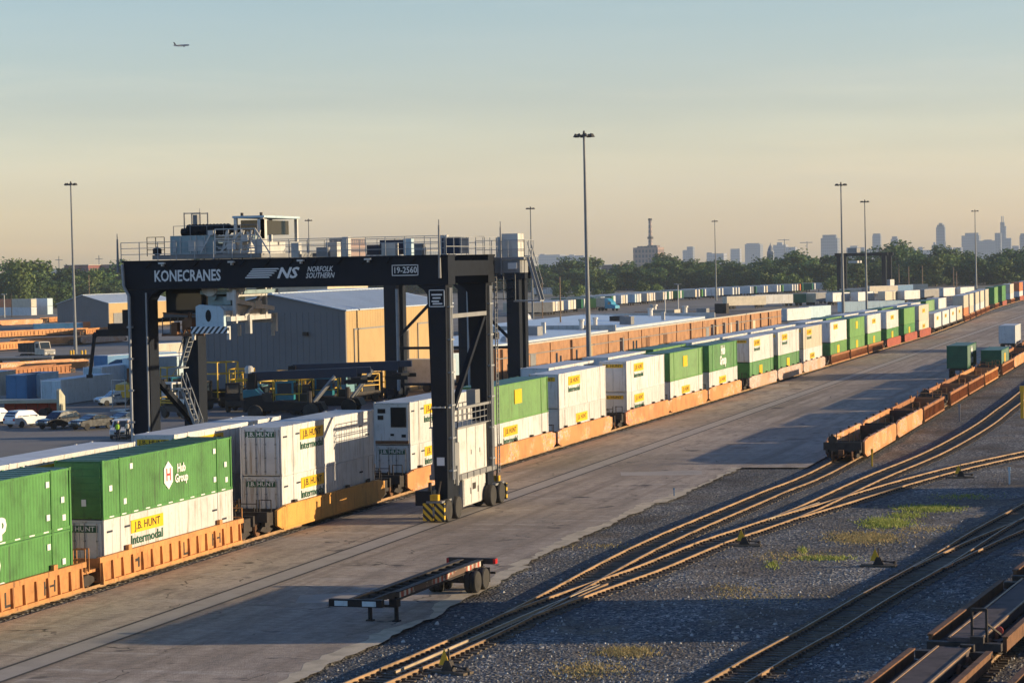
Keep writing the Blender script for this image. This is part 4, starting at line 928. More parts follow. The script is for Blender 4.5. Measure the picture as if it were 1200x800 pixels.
# right end service platform, air handling box
mb = MB(); mb.box(-46.2, -42.6, 148.9, 151.2, 15.85, 16.02); mb.box(-46.0, -42.9, 149.0, 150.9, 15.0, 15.84); sp = mb.build('end_platform', 'grey_steel', crane)
mb = MB(); mb.box(-44.2, -43.1, 149.3, 150.7, 16.03, 17.55); mb.box(-44.6, -44.25, 149.3, 150.3, 16.03, 17.35); mb.build('air_unit', 'white_steel', sp)
mb = MB(); railing(mb, [(-45.9, 149, 16.02), (-42.6, 149, 16.02), (-42.6, 151.2, 16.02)], 1.1, 1.0, .026, (.5,)); mb.build('hand_rail', 'galvanised', sp)
mb = MB()
for x in (-45.2, -43.4): mb.box(x-.3, x+.3, 148.93, 149.0, 15.25, 15.65)
mb.build('flood_light', 'white_ink', sp)
mb = MB(); a, b = Vector((-42.5, 150.0, 16.0)), Vector((-41.5, 150.0, 13.2))
for y in (149.4, 150.2):
    mb.beam((-42.5, y, 16), (-41.7, y, 13.2), .08, .16); mb.beam((-42.5, y, 17), (-41.7, y, 14.2), .05)
mb.box(-43.5, -41.7, 149.4, 150.4, 13.1, 13.2); mb.build('access_stair', 'galvanised', sp)
mb = MB()
for x in (-45.2, -44.4, -43.6):
    mb.beam((x, 150.2, 13.2), (x, 150.2, 15), .05)
    for z in (13.3, 13.9, 14.5): mb.beam((-45.2, 150.2, z), (-43.6, 150.2, z), .04)
mb.build('cage', 'galvanised', sp)
for b_ in ((-49.2, -47.6, 139.6, 141.2, 16.3, 17.2), (-46.6, -45.4, 144, 146, 16.3, 17.3), (-50.2, -49.4, 140, 141, 16.3, 16.9)): MB().box(*b_).build('drive_box', 'navy_boom', crane)
for (x, y, a_, b_, h, m_) in ((-54.6, 138.4, .5, .5, .9, 'white_steel'), (-52.9, 138.3, .7, .6, .6, 'grey_steel'), (-51.2, 138.3, .4, .5, 1.2, 'white_steel'), (-48.6, 138.2, .9, .6, .8, 'white_steel'), (-47.2, 138.3, .5, .5, 1.0, 'pale_blue_paint'), (-55.8, 147.6, .8, .7, 1.0, 'white_steel'), (-50.3, 147.6, 1.2, .8, .8, 'grey_steel'), (-48.0, 147.6, .6, .6, 1.3, 'white_steel')):
    MB().box(x, x+a_, y, y+b_, 16.23, 16.23+h).build('equipment_box', m_, crane)
# ---- trolley
tr = MB().box(-63.9, -56.6, 138.2, 148.4, 16.28, 16.55).build('trolley', 'grey_steel', crane)
MB().box(-63.1, -60.0, 139.2, 146.8, 16.56, 17.75).build('machine_house', 'teal_grey_steel', tr)
mb = MB()
for x in (-62.4, -61.7, -61.3, -60.7): mb.box(x-.03, x+.03, 139.15, 139.2, 16.6, 17.7)
for x in (-61.6, -61.05): mb.box(x-.25, x+.25, 139.16, 139.2, 16.75, 17.45)
mb.box(-62.9, -62.7, 139.1, 139.2, 16.7, 17.5); mb.build('access_panel', 'white_steel', tr)
mb = MB(); mb.cyl((-62.5, 140.6, 18.12), (-59.6, 140.6, 18.12), .34, n=16)
for i in range(12): mb.cyl((-62.4+i*.24, 140.6, 18.12), (-62.33+i*.24, 140.6, 18.12), .37, n=16)
mb.cyl((-62.9, 140.6, 18.0), (-62.5, 140.6, 18.0), .25, n=10); mb.cyl((-59.6, 140.6, 18.12), (-58.3, 140.6, 18.12), .25, n=10); mb.build('hoist_drum', 'black_steel', tr)
mb = MB(); mb.box(-59.6, -58.2, 139.4, 146.5, 16.56, 17.3)
for i in range(5): mb.beam((-59.5+i*.55, 139.2, 16.6), (-59.2+i*.55, 139.2, 18.0), .12)
for z in (16.9, 17.3, 17.7): mb.beam((-59.8, 139.15, z), (-57.0, 139.15, z), .09)
mb.beam((-59.6, 139.1, 16.7), (-58.2, 139.1, 17.9), .12); mb.beam((-57.8, 139.1, 17.9), (-57.0, 139.1, 16.6), .14); mb.cbox((-58.8, 139.0, 17.0), .6, .3, .4); mb.cbox((-57.9, 139.0, 17.5), .45, .3, .4)
for x in (-59.9, -59.0, -58.1, -57.2): mb.beam((x, 138.9, 16.5), (x, 138.9, 18.1), .07)
for z in (16.7, 17.5, 18.1): mb.beam((-59.9, 138.9, z), (-57.2, 138.9, z), .06)
mb.beam((-57.2, 138.9, 18.1), (-56.2, 138.9, 16.5), .09); mb.beam((-60.1, 138.9, 18.0), (-60.9, 138.9, 16.6), .09); mb.cbox((-57.0, 139.2, 17.0), .5, .5, .9); mb.cbox((-60.2, 139.0, 17.9), .35, .3, .3)
mb.build('hoist_frame', 'white_steel', tr)
mb = MB(); mb.box(-59.0, -56.85, 139.6, 145.8, 18.78, 18.92); hr = mb.build('shelter_roof', 'pale_blue_paint', tr)
mb = MB()
for x in (-58.85, -57.05):
    for y in (139.8, 145.6): mb.box(x-.1, x+.1, y-.1, y+.1, 17.3, 18.78)
mb.box(-57.35, -56.95, 139.7, 140.3, 16.6, 18.7); mb.build('shelter_post', 'white_steel', hr)
MB().box(-58.6, -57.5, 140.0, 145.4, 17.75, 18.65).build('window', 'window_glass', hr)
mb = MB()
for x in (-58.5, -57.2): mb.cyl((x, 140, 18.92), (x, 140, 19.12), .1, n=8)
mb.build('beacon', 'dark_iron', hr)
mb = MB()
for x in (-62.9, -61.8):
    for y in (141.0, 142.2): mb.beam((x, y, 17.0), (x, y, 19.25), .07)
for z in (18.1, 19.2):
    for y in (141.0, 142.2): mb.beam((-62.9, y, z), (-61.8, y, z), .06)
mb.box(-62.4, -62.1, 141.2, 141.6, 18.2, 19.1); mb.beam((-63.3, 141, 16.6), (-62.9, 141, 18), .05); mb.build('ladder_cage', 'grey_steel', tr)
mb = MB(); railing(mb, [(-62.9, 139.3, 17.76), (-57.2, 139.3, 17.76)], .6, 1.1, .02, ()); mb.build('hand_rail', 'grey_steel', tr)
mb = MB(); railing(mb, [(-64.8, 139.4, 16.5), (-63.6, 139.4, 16.5)], 1.2, .6, .025, (.4, .8)); mb.lathe([(.02, -.3), (.3, -.15), (.3, .15), (.02, .3)], (-64.2, 139.6, 16.8), 8); mb.build('cable_guide', 'dark_iron', tr)
# ---- hoist tackle, cab and spreader under the girders
mb = MB(); mb.box(-63.85, -61.25, 140.0, 142.2, 12.85, 14.55); cabn = mb.build('operator_cab', 'black_steel', crane)
MB().box(-63.7, -61.4, 139.97, 140.0, 13.05, 14.1).build('window', 'window_glass', cabn); MB().box(-61.25, -61.22, 140.1, 142.0, 13.05, 14.1).build('window', 'window_glass', cabn)
MB().box(-63.9, -61.2, 139.6, 142.3, 12.62, 12.82).build('cab_floor', 'grey_steel', cabn)
mb = MB(); railing(mb, [(-64.0, 139.7, 11.6), (-61.3, 139.7, 11.6)], 1.0, .5, .03, (.5,)); mb.box(-64.0, -61.2, 139.6, 141.5, 11.5, 11.6); mb.build('hand_rail', 'grey_steel', cabn)
mb = MB(); mb.box(-61.0, -58.0, 138.9, 144.6, 14.02, 14.26); mb.box(-60.9, -58.4, 139.0, 144.0, 14.75, 14.95); hb = mb.build('head_block', 'teal_grey_steel', crane)
for y in (138.8, 143.4):
    for x in (-60.3, -58.5): MB().lathe([(.1, -.07), (.55, -.07), (.5, 0), (.55, .07), (.1, .07)], (x, y, 14.45), 14, 'y').build('rope_sheave', 'white_steel', hb)
mb = MB()
for x, y in ((-60.8, 139.2), (-59.8, 139.2), (-58.2, 139.2), (-60.8, 143.6), (-58.2, 143.6)): mb.cyl((x, y, 14.4), (x, y, 16.3), .035, n=5)
mb.build('hoist_rope', 'dark_iron', hb)
sx = -59.6
mb = MB(); mb.box(sx-1.0, sx+1.0, 138.6, 143.0, 13.0, 13.3); mb.box(sx-.95, sx-.55, 137.4, 144.4, 12.6, 13.0); mb.box(sx+.55, sx+.95, 137.4, 144.4, 12.6, 13.0)
spd = mb.build('spreader', 'white_steel', crane)
mb = MB(); mb.prism([(sx-.9, 12.05), (sx+.98, 12.05), (sx+.98, 13.05), (sx+.7, 13.3), (sx-.65, 13.42), (sx-.9, 13.3)], 'y', 137.0, 137.35); ep = mb.build('end_plate', 'pale_blue_paint', spd)
MB().prism([(sx-.05+.19*math.cos(R(a)), 12.72+.38*math.sin(R(a))) for a in range(0, 360, 30)], 'y', 136.98, 137.01).build('oval_hole', 'black_steel', ep)
MB().box(sx-1.2, sx+1.25, 136.9, 137.4, 11.62, 12.05).build('hazard_beam', 'hazard_white', ep)
MB().box(sx-1.22, sx+1.22, 144.2, 144.8, 12.1, 12.6).build('end_beam', 'white_steel', spd)
for y in (137.2, 144.5):
    for x in (sx-1.15, sx+1.2): MB().cbox((x, y, 11.6), .18, .22, .75).build('corner_lock', 'white_steel', spd)
mb = MB()   # fold-down arms, cylinders and sheave frames on the sunny side
mb.beam((sx+1.15, 137.4, 12.5), (sx+1.15, 144.6, 12.5), .3); mb.beam((sx+1.2, 138.2, 13.6), (sx+1.3, 144.3, 13.0), .26); mb.beam((sx+1.2, 143.2, 14.4), (sx+1.2, 143.2, 12.4), .28); mb.beam((sx+1.2, 138.3, 14.3), (sx+1.2, 138.3, 12.2), .24)
mb.beam((sx+1.3, 140.2, 12.7), (sx+1.3, 140.2, 11.5), .34); mb.beam((sx+1.3, 144.6, 12.7), (sx+1.3, 144.6, 11.5), .3); mb.beam((sx+1.2, 138.4, 13.95), (sx+1.2, 143.2, 13.95), .2); mb.beam((sx+1.25, 139.6, 12.6), (sx+1.25, 142.6, 13.9), .2)
mb.beam((sx-1.1, 138.2, 12.6), (sx-1.1, 144.4, 12.6), .24); mb.cbox((sx+1.2, 141.6, 13.3), .5, 1.1, .5); mb.cbox((sx+1.0, 138.5, 13.9), .7, .4, .5)
mb.build('lifting_arm', 'white_steel', spd)
mb = MB()
for i in range(9):
    y = 137.5+i*.45; mb.beam((sx-1.4-.3*(i % 3), y, 12.9), (sx-2.2+.5*(i % 2), y+.5, 11.6), .09)
mb.cbox((sx-1.7, 138, 12.3), .5, .8, .6); mb.cbox((sx-2.4, 139, 12.1), .4, .6, .7); mb.cbox((sx-3.0, 138.6, 11.9), .4, .5, .8); mb.beam((sx-3.8, 138.5, 12.9), (sx-1, 138.5, 12.7), .1); mb.beam((sx-3.9, 138.5, 11.5), (sx-1, 138.5, 11.5), .12)
mb.build('hydraulic_hose', 'rusty_iron', spd)
mb = MB(); mb.cbox((sx-.3, 140.5, 13.6), 1.6, 2.2, .55); mb.cbox((sx+.5, 139, 13.6), .5, .6, .5); mb.cyl((sx-.6, 139, 13.9), (sx-.6, 142, 13.9), .25, n=10); mb.build('power_pack', 'teal_grey_steel', spd)

# ------------------------------------------------------------------ a simpler gantry crane, used for the ones behind
def back_crane(label, c, rz, span, base, H, thick):
    t = thing('gantry_crane', label, 'crane', c, rz)
    for y in (0, base):
        for x in (-span/2, span/2):
            mb = MB(); mb.box(x-thick/2, x+thick/2, y-thick*.4, y+thick*.4, .8, H-1.4); mb.build('leg', 'crane_navy', t)
        mb = MB(); mb.box(-span/2-thick, span/2+thick, y-thick*.4, y+thick*.4, H-1.4, H); g = mb.build('girder', 'crane_navy', t)
        mb = MB(); railing(mb, [(-span/2, y-.5, H), (span/2, y-.5, H)], 1.1, 2, .03, (.5,)); mb.build('hand_rail', 'grey_steel', g)
    for x in (-span/2, span/2):
        mb = MB(); mb.box(x-.5, x+.5, -1.2, base+1.2, .9, 1.7); mb.build('sill_beam', 'crane_navy', t)
        for y in (-.6, .6, base-.6, base+.6): tyre_wheel(t, (x, y, .7), .7, .5, n=12)
    return t
c2 = back_crane('second dark gantry crane standing before the tan shed, partly hidden by the near crane', (-81.7, 256, 0), 0, 14.5, 2.4, 15.3, 1.45)
mb = MB(); mb.box(.75, 1.85, -.4, .4, .9, 13.9); mb.build('leg', 'crane_navy', c2)
mb = MB(); mb.beam((-7.0, -.3, 7.0), (-.2, -.3, 13.6), .3); mb.beam((7.0, -.3, 7.0), (.2, -.3, 13.6), .3); mb.beam((-7.0, -.3, 6.3), (7.0, -.3, 6.3), .3); mb.beam((-7, -.3, 2.2), (7, -.3, 2.2), .3); mb.build('brace', 'crane_navy', c2)
for x_, r_c in ((-6.35, .2), (2.0, .14)): MB().cyl((x_, -.65, 1.5), (x_, -.65, 13), r_c, n=8).build('cable_conduit', 'galvanised', c2)
c3 = back_crane('small looking dark gantry crane far off in front of the tree line', (atY(1010, 340, 1010).x, 1010, 0), R(-7), 19.5, 9, 17.5, 1.7)
mb = MB(); mb.box(-6.5, -2.5, 2, 8, 17.6, 19.6); mb.build('trolley', 'grey_steel', c3)
mb = MB(); mb.box(-6, -2, 1, 8, 13.2, 14.2); mb.build('spreader', 'white_steel', c3)
mb = MB(); mb.box(10, 12, 1, 8, 1.8, 6); mb.build('engine_house', 'white_steel', c3)

# ------------------------------------------------------------------ empty container chassis standing on the pad
f_, r_ = at(418, 707, 1.2), at(553, 655, 1.25); d = (r_-f_); LEN = Vector((d.x, d.y)).length; ang = math.atan2(-d.x, d.y)
chs = thing('container_chassis', 'empty skeleton chassis trailer with red and white tape, propped on landing legs on the pad', 'trailer', (f_.x, f_.y, 0), ang)
W = .5
mb = MB()
for s in (-1, 1):
    x = s*W; mb.prism([(0.0, 1.14), (2.3, 1.14), (3.1, .92), (LEN, .92), (LEN, 1.28), (3.3, 1.28), (2.6, 1.34), (0, 1.34)], 'x', x-.08, x+.08)
    mb.box(x-.16, x+.16, 3.2, LEN, 1.25, 1.29); mb.box(x-.16, x+.16, 3.2, LEN, .91, .95)
mb.build('main_rail', 'dark_iron', chs)
mb = MB()
n = 15
for i in range(n): yy = .5+i*(LEN-1)/(n-1); mb.box(-W+.08, W-.08, yy-.06, yy+.06, 1.04, 1.24)
mb.build('cross_member', 'dark_iron', chs)
mb = MB(); mb.box(-1.22, 1.22, -.18, .12, 1.08, 1.40); fb = mb.build('front_bolster', 'black_steel', chs)
mb = MB(); mb.box(-.95, -.35, -.19, -.17, 1.12, 1.34); mb.box(.32, .95, -.19, -.17, 1.12, 1.34); mb.build('reflector', 'pale_blue_paint', fb)
mb = MB(); mb.box(-1.22, 1.22, LEN-.15, LEN+.15, 1.05, 1.33); rb = mb.build('rear_bolster', 'dark_iron', chs)
for s in (-1, 1):
    mb = MB(); mb.box(s*1.2-.06, s*1.2+.06, LEN-.17, LEN+.17, 1.07, 1.31); mb.build('tail_light', 'red_lens', rb)
mb = MB(); mb.box(-1.15, 1.15, LEN+.12, LEN+.2, .55, .66); mb.box(-.5, -.4, LEN+.1, LEN+.2, .6, 1.1); mb.box(.4, .5, LEN+.1, LEN+.2, .6, 1.1); mb.build('rear_guard', 'dark_iron', rb)
mb = MB(); mb.box(W+.082, W+.09, 3.6, LEN-.4, .98, 1.22); mb.build('reflective_tape', 'reflective_tape', chs)
for s in (-1, 1):
    mb = MB(); mb.box(s*.62-.07, s*.62+.07, 3.0, 3.16, .02, 1.1); mb.box(s*.62-.16, s*.62+.16, 2.93, 3.23, .0, .06); mb.beam((s*.5, 3.1, 1.0), (s*.62, 3.1, .4), .06); mb.build('landing_leg', 'black_steel', chs)
mb = MB(); mb.box(-.62, .62, 3.04, 3.12, .62, .72); mb.cbox((.62, 2.9, .85), .35, .5, .35); mb.build('leg_brace', 'black_steel', chs)
for k, yy in enumerate((LEN-2.55, LEN-1.35)):
    mb = MB(); mb.cyl((-1.0, yy, .52), (1.0, yy, .52), .08, n=8); mb.box(-.62, -.42, yy-.5, yy+.5, .6, .92); mb.box(.42, .62, yy-.5, yy+.5, .6, .92); ax = mb.build('axle', 'dark_iron', chs)
    for s in (-1, 1):
        tyre_wheel(ax, (s*1.06, yy, .52), .52, .27, 'green_rim' if (k == 0 and s == 1) else 'rim_steel'); tyre_wheel(ax, (s*.76, yy, .52), .52, .27)
mb = MB(); mb.box(-1.1, -.5, LEN-.55, LEN-.5, .25, .95); mb.box(.5, 1.1, LEN-.55, LEN-.5, .25, .95); mb.build('mud_flap', 'rubber', chs)

# ------------------------------------------------------------------ low flat cars, bottom right
def make_flatcar(tier_=0):
    root = bpy.data.objects.new('flat_car', None); col.objects.link(root)
    Lh = 8.6
    mb = MB(); mb.box(-.62, .62, -Lh, Lh, .75, 1.16); cs = mb.build('center_sill', 'deck_planks', root)
    for s in (-1, 1):
        mb = MB(); mb.box(min(s*.66, s*1.36), max(s*.66, s*1.36), -Lh+.6, Lh-.6, .62, .72); mb.build('deck', 'deck_planks', root)
        mb = MB(); mb.box(s*1.42-.07, s*1.42+.07, -Lh+.6, Lh-.6, .60, 1.12); mb.box(s*1.42-.12, s*1.42+.12, -Lh+.6, Lh-.6, 1.1, 1.16); mb.build('side_sill', 'rusty_iron', root)
        mb = MB(); mb.box(s*.60-.03, s*.60+.06, -Lh, Lh, 1.14, 1.19); mb.build('sill_edge', 'rail_rust', root)
    mb = MB()
    for i in range(9): yy = -7.6+i*1.9; mb.box(-1.4, 1.4, yy-.08, yy+.08, .5, .63)
    mb.build('cross_bearer', 'dark_iron', root)
    for s in (-1, 1):
        mb = MB(); mb.box(-1.4, 1.4, s*Lh-.2, s*Lh+.2, .7, 1.0); mb.cbox((0, s*(Lh+.45), .75), .3, .9, .3); mb.cbox((.5, s*(Lh+.1), 1.1), .5, .3, .3); mb.build('end_sill', 'dark_iron', root)
        mb = MB(); mb.cbox((.1, s*(Lh+.85), .75), .45, .3, .36); mb.build('coupler', 'rusty_iron', root)
    mb = MB(); x0 = .25
    for x in (x0, x0+.55): mb.beam((x, -Lh+.2, .9), (x, -Lh+.2, 2.25), .09)
    mb.beam((x0, -Lh+.2, 2.22), (x0+.55, -Lh+.2, 2.22), .12); mb.beam((x0, -Lh+.2, 1.5), (x0+.55, -Lh+.2, 1.5), .06); mb.beam((x0+.55, -Lh+.2, 1.7), (x0+.9, -Lh+1.2, 1.15), .07); mb.build('brake_stand', 'dark_iron', root)
    mb = MB(); mb.lathe([(.05, -.04), (.16, -.04), (.16, .04), (.05, .04)], (1.05, -Lh+1.5, 1.25), 10, 'y'); mb.build('brake_valve', 'red_plastic', root)
    make_bogie(root, -6.6, 1); make_bogie(root, 6.6, 1); return root
Wl = spline(W_line); Wl2 = spline([(x+4.6, y-1) for x, y in W_line])
k = 0
for (ln_, y) in ((Wl, 80.3), (Wl, 99.6), (Wl, 118.9), (Wl, 138.2), (Wl, 157.5), (Wl, 176.8), (Wl2, 81.5)):
    p, rz = on_line(ln_, y); fc = use('flatcar', make_flatcar); fc.location = (p.x, p.y, -.04); fc.rotation_euler = (0, 0, rz)
    tag(fc, ['low empty flat car with rust lit side sills in the bottom right corner', 'low empty flat car with a brake stand, second from the bottom right corner', 'low flat car at the right edge of the gravel, third of its row', 'low flat car beside the right gravel edge, fourth of its row', 'low flat car beside the right gravel edge, fifth of its row', 'low flat car beside the right gravel edge, last of its row', 'low flat car on the outermost right track, at the bottom edge', 'low flat car on the outermost right track, second from the bottom edge'][k], 'rail car', 'low flat cars on the right'); k += 1
# two double stacks further right, whose long shadows cross the gravel and the pad
for y_, nm_ in ((106.5, 'nearer'), (160.5, 'farther')):
    p, rz = on_line(Wl2, y_)
    well('brown', 2, 'nf', (p.x, p.y, -.04), '%s brown well car on the outermost right track casting a long shadow' % nm_, 'well cars on the outer right track', rz)
    for z_, w_ in ((.38, 'bottom'), (3.31, 'top'))[:2 if y_ < 120 else 1]: container('white', 'none', 2, (p.x, p.y, z_), '%s white container of the %s stack on the outermost right track' % (w_, nm_), 'boxes on the outer right track', rz=rz, length=12.2)

# ------------------------------------------------------------------ switch stands, marker posts, debris, weeds
def make_stand():
    root = bpy.data.objects.new('switch_stand', None); col.objects.link(root)
    mb = MB(); mb.box(-.9, .9, -.14, .14, -.06, .1); mb.box(-.9, .9, .3, .55, -.06, .1); mb.build('tie_base', 'tie_wood', root)
    mb = MB(); mb.prism([(-.28, .1), (.28, .1), (.1, .5), (-.1, .5)], 'y', .05, .3); mb.cyl((0, .18, .5), (0, .18, .95), .04, n=6); mb.build('stand_housing', 'dark_iron', root)
    mb = MB(); mb.prism([(-.42, .3), (.1, .3), (-.16, .95)], 'y', .1, .125); mb.build('target', 'yellow_paint', root)
    mb = MB(); mb.beam((.1, .2, .3), (.75, .2, .22), .06); mb.lathe([(.02, -.08), (.1, -.05), (.1, .05), (.02, .08)], (.8, .2, .22), 8); mb.build('throw_lever', 'dark_iron', root)
    return root
for i, (px, py, lab) in enumerate(((523, 789, 'small triangular target switch stand beside the front turnout at the bottom'), (872, 640, 'small switch stand with a yellow triangle beside the middle turnout'), (1029, 664, 'small switch stand on the open gravel near the right hand track'), (1126, 560, 'small switch stand by the far turnout at the right edge'))):
    o = use('stand', make_stand); p = at(px, py, -.12); o.location = (p.x, p.y, -.12); o.rotation_euler = (0, 0, (-.3, .1, .0, .2)[i]); tag(o, lab, 'switch stand', 'track switch stands')
def make_post(m):
    root = bpy.data.objects.new('marker_post', None); col.objects.link(root)
    MB().box(-.06, .06, -.04, .04, -.2, 1.3).build('stake', m, root); MB().box(-.09, .09, -.055, .055, 1.05, 1.3).build('cap', m, root); return root
for px, py, m, lab, s in ((1022, 546, 'yellow_paint', 'thin yellow marker post beside the nearest empty well car', 1), (1124.5, 494, 'grey_steel', 'thin grey marker post between the well cars and the curved track', 1.3), (1183, 567, 'pale_blue_paint', 'pale teal marker post on the gravel near the right edge', .9), (1198, 490, 'yellow_paint', 'yellow post at the right edge of the photo', 2.4), (790, 583, 'blue_paint', 'bright blue stake in the gravel beside the pad', .5)):
    o = make_post(m); p = at(px, py, -.12); o.location = (p.x, p.y, -.12); o.scale = (s, s, s); tag(o, lab, 'post')
def weeds(name, label, spots, mat, hmax):
    mb = MB()
    for (px, py, rx, ry, n) in spots:
        for _ in range(n):
            a = rnd.gauss(0, .5), rnd.gauss(0, .5); p = at(px+a[0]*rx, py+a[1]*ry, -.12); h = rnd.uniform(.3, 1)*hmax; an = rnd.uniform(0, 6.28); w = rnd.uniform(.02, .05); l = rnd.uniform(-.12, .12), rnd.uniform(-.12, .12)
            dx, dy = math.cos(an)*w, math.sin(an)*w
            mb.poly([(p.x-dx, p.y-dy, -.13), (p.x+dx, p.y+dy, -.13), (p.x+dx*.3+l[0], p.y+dy*.3+l[1], -.12+h)])
    o = mb.build(name, mat); o['kind'] = 'stuff'; o['label'] = label; o['category'] = 'weeds'
weeds('grass', 'yellow green weeds growing in the gravel between the tracks', [(1038, 613, 26, 5, 3200), (1088, 596, 34, 4, 2200), (1062, 604, 20, 4, 500), (965, 654, 40, 3, 500), (1130, 582, 40, 3, 300), (905, 662, 8, 5, 160), (941, 645, 6, 4, 130)], 'weed_leaves', .17)
weeds('dry_grass', 'dry straw coloured weeds on the gravel', [(1012, 630, 42, 7, 3600), (735, 764, 34, 6, 1600), (690, 785, 50, 10, 1000), (935, 652, 50, 6, 600), (880, 700, 70, 7, 350), (860, 690, 40, 6, 300), (1080, 620, 50, 5, 500), (720, 640, 60, 3, 300)], 'dry_leaves', .12)
# ------------------------------------------------------------------ buildings in the yard
def gable_shed(label, x0, x1, y0, y1, eave, ridge, doors, wallm='lit_tan_siding', gablem='shaded_siding', roofm='metal_roof'):
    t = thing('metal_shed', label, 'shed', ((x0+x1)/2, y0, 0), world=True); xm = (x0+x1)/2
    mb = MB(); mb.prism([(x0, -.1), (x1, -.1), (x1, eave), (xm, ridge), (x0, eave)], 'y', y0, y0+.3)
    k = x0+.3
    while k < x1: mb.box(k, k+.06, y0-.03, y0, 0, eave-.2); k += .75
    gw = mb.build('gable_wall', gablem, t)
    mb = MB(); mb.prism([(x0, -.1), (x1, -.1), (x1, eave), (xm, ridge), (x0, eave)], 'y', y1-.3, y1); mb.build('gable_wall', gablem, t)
    for x in (x0, x1):
        mb = MB(); s = 1 if x == x1 else -1; mb.box(min(x, x-s*.3), max(x, x-s*.3), y0+.3, y1-.3, -.1, eave)
        k = y0+.5
        while k < y1-.5: mb.box(min(x, x+s*.012), max(x, x+s*.012), k, k+.06, 0, eave-.1); k += .9
        sw = mb.build('side_wall', wallm, t)
        if s > 0:
            for (a, b, h, m) in doors:
                MB().box(x+.03, x+.09, a, b, 0, h).build('door', m, sw)
                mb = MB(); mb.box(x+.03, x+.13, a-.18, a, 0, h+.18); mb.box(x+.03, x+.13, b, b+.18, 0, h+.18); mb.box(x+.03, x+.13, a, b, h, h+.18); mb.build('door_frame', 'grey_steel', sw)
    mb = MB()
    for (xa, xb) in ((x0-.3, xm), (xm, x1+.3)):
        za, zb = (eave-.12, ridge+.03) if xb == xm else (ridge+.03, eave-.12)
        mb.hexa([(xa, y0-.4, za), (xb, y0-.4, zb), (xb, y1+.4, zb), (xa, y1+.4, za), (xa, y0-.4, za+.14), (xb, y0-.4, zb+.14), (xb, y1+.4, zb+.14), (xa, y1+.4, za+.14)])
    rf = mb.build('roof', roofm, t)
    mb = MB()
    for i in range(int((y1-y0)/1.2)):
        yy = y0+.5+i*1.2; mb.beam((xm+.1, yy, ridge+.19), (x1+.25, yy, eave+.06), .05, .05)
    mb.box(xm-.3, xm+.3, y0-.4, y1+.4, ridge+.12, ridge+.24); mb.build('seam', roofm, rf)
    return t, gw
shed, gw = gable_shed('large metal shed with a lit tan side wall and shaded gable, behind the gantry crane', -114.7, -96.3, 260.7, 301, 10.6, 12.5, ((263.5, 276, 8.2, 'lit_tan_siding'), (280, 283, 7.5, 'dark_iron'), (287, 298, 8.2, 'lit_tan_siding')))
mb = MB(); mb.box(-101.5, -100.9, 260.2, 260.7, 7.7, 8.1); mb.build('wall_lamp', 'dark_iron', gw)
gable_shed('small metal shed with a tan lit wall at the left, beyond the orange well cars', -305, -289.5, 597, 640, 7.0, 9.2, ((600, 606, 4, 'grey_steel'),))
MB().box(-301.5, -296.5, 596.9, 596.97, 0, 4.2)
# brick warehouse
bk = thing('brick_warehouse', 'long low orange brick warehouse with pilasters behind the container trains', 'warehouse', (-91, 310, 0), world=True)
bx = -90.8; by0, by1 = 303, 523.5
bw = MB().box(bx-.5, bx, by0, by1, -.1, 4.3).build('front_wall', 'orange_brick', bk)
MB().box(-124, bx-.5, by1-.5, by1, -.1, 4.3).build('end_wall', 'orange_brick', bk); MB().box(-111, bx-.5, by0, by0+.5, -.1, 4.3).build('end_wall', 'orange_brick', bk)
y = by0+2; rb = random.Random(3)
while y < by1-3:
    MB().box(bx, bx+.14, y, y+.5, -.1, 4.2).build('pilaster', 'orange_brick', bw)
    if rb.random() < .35: MB().box(bx+.14, bx+.3, y+.1, y+.28, -.1, 4.2).build('downpipe', 'dark_iron', bw)
    gap = rb.choice((9.5, 11.4, 11.4, 13.6)); k = rb.random()*.8
    if y+gap < by1:
        if k < .38:
            for a in (3.2, 5.4, 7.4)[:rb.choice((1, 2, 2, 3))]: MB().box(bx, bx+.05, y+a, y+a+.9, .9, rb.choice((2.1, 2.6))).build('window', 'window_glass', bw)
        elif k < .55: MB().box(bx, bx+.06, y+3.2, y+6.0, 0, 2.9).build('loading_door', rb.choice(('cream_wall', 'rusty_iron', 'grey_steel')), bw)
        elif k < .75: MB().box(bx, bx+.04, y+2.2, y+3.7, .8, 3.2).build('boarded_opening', rb.choice(('cream_paint', 'lit_tan_siding')), bw)
        if rb.random() < .3: MB().box(bx, bx+.5, y+8, y+8.7, 1.0, 3.4).build('duct', 'grey_steel', bw)
    y += gap
MB().box(bx-.6, bx+.12, by0, by1, 4.31, 4.55).build('coping', 'concrete', bk)
mb = MB(); mb.box(-111, bx-.6, by0+.5, 332, 4.05, 4.2); mb.box(-124, bx-.6, 332, by1-.5, 4.05, 4.2); mb.box(-124, -111, 332, 332.5, -.1, 4.2); rf = mb.build('roof', 'brown_roof', bk)
mb = MB(); mb.hexa([(-108, 304, 4.2), (-92.6, 304, 4.2), (-92.6, 372, 4.2), (-108, 372, 4.2), (-108, 304, 5.0), (-92.6, 304, 4.7), (-92.6, 372, 4.7), (-108, 372, 5.0)]); mb.build('roof_section', 'metal_roof', rf)
mb = MB(); mb.hexa([(-118, 374, 4.2), (-93.2, 374, 4.2), (-93.2, 452, 4.2), (-118, 452, 4.2), (-118, 374, 5.4), (-93.2, 374, 4.8), (-93.2, 452, 4.8), (-118, 452, 5.4)]); mb.build('roof_section', 'metal_roof', rf)
for (x, yy, s) in ((-97, 372, .5), (-97.5, 383, .45), (-104, 452, .6), (-101, 470, .6), (-112, 490, .8)):
    mb = MB(); mb.cyl((x, yy, 4.2), (x, yy, 6.2), s*.8, n=8); mb.cyl((x, yy, 6.2), (x, yy, 6.5), s*1.1, n=8); mb.build('vent_stack', 'white_steel', rf)
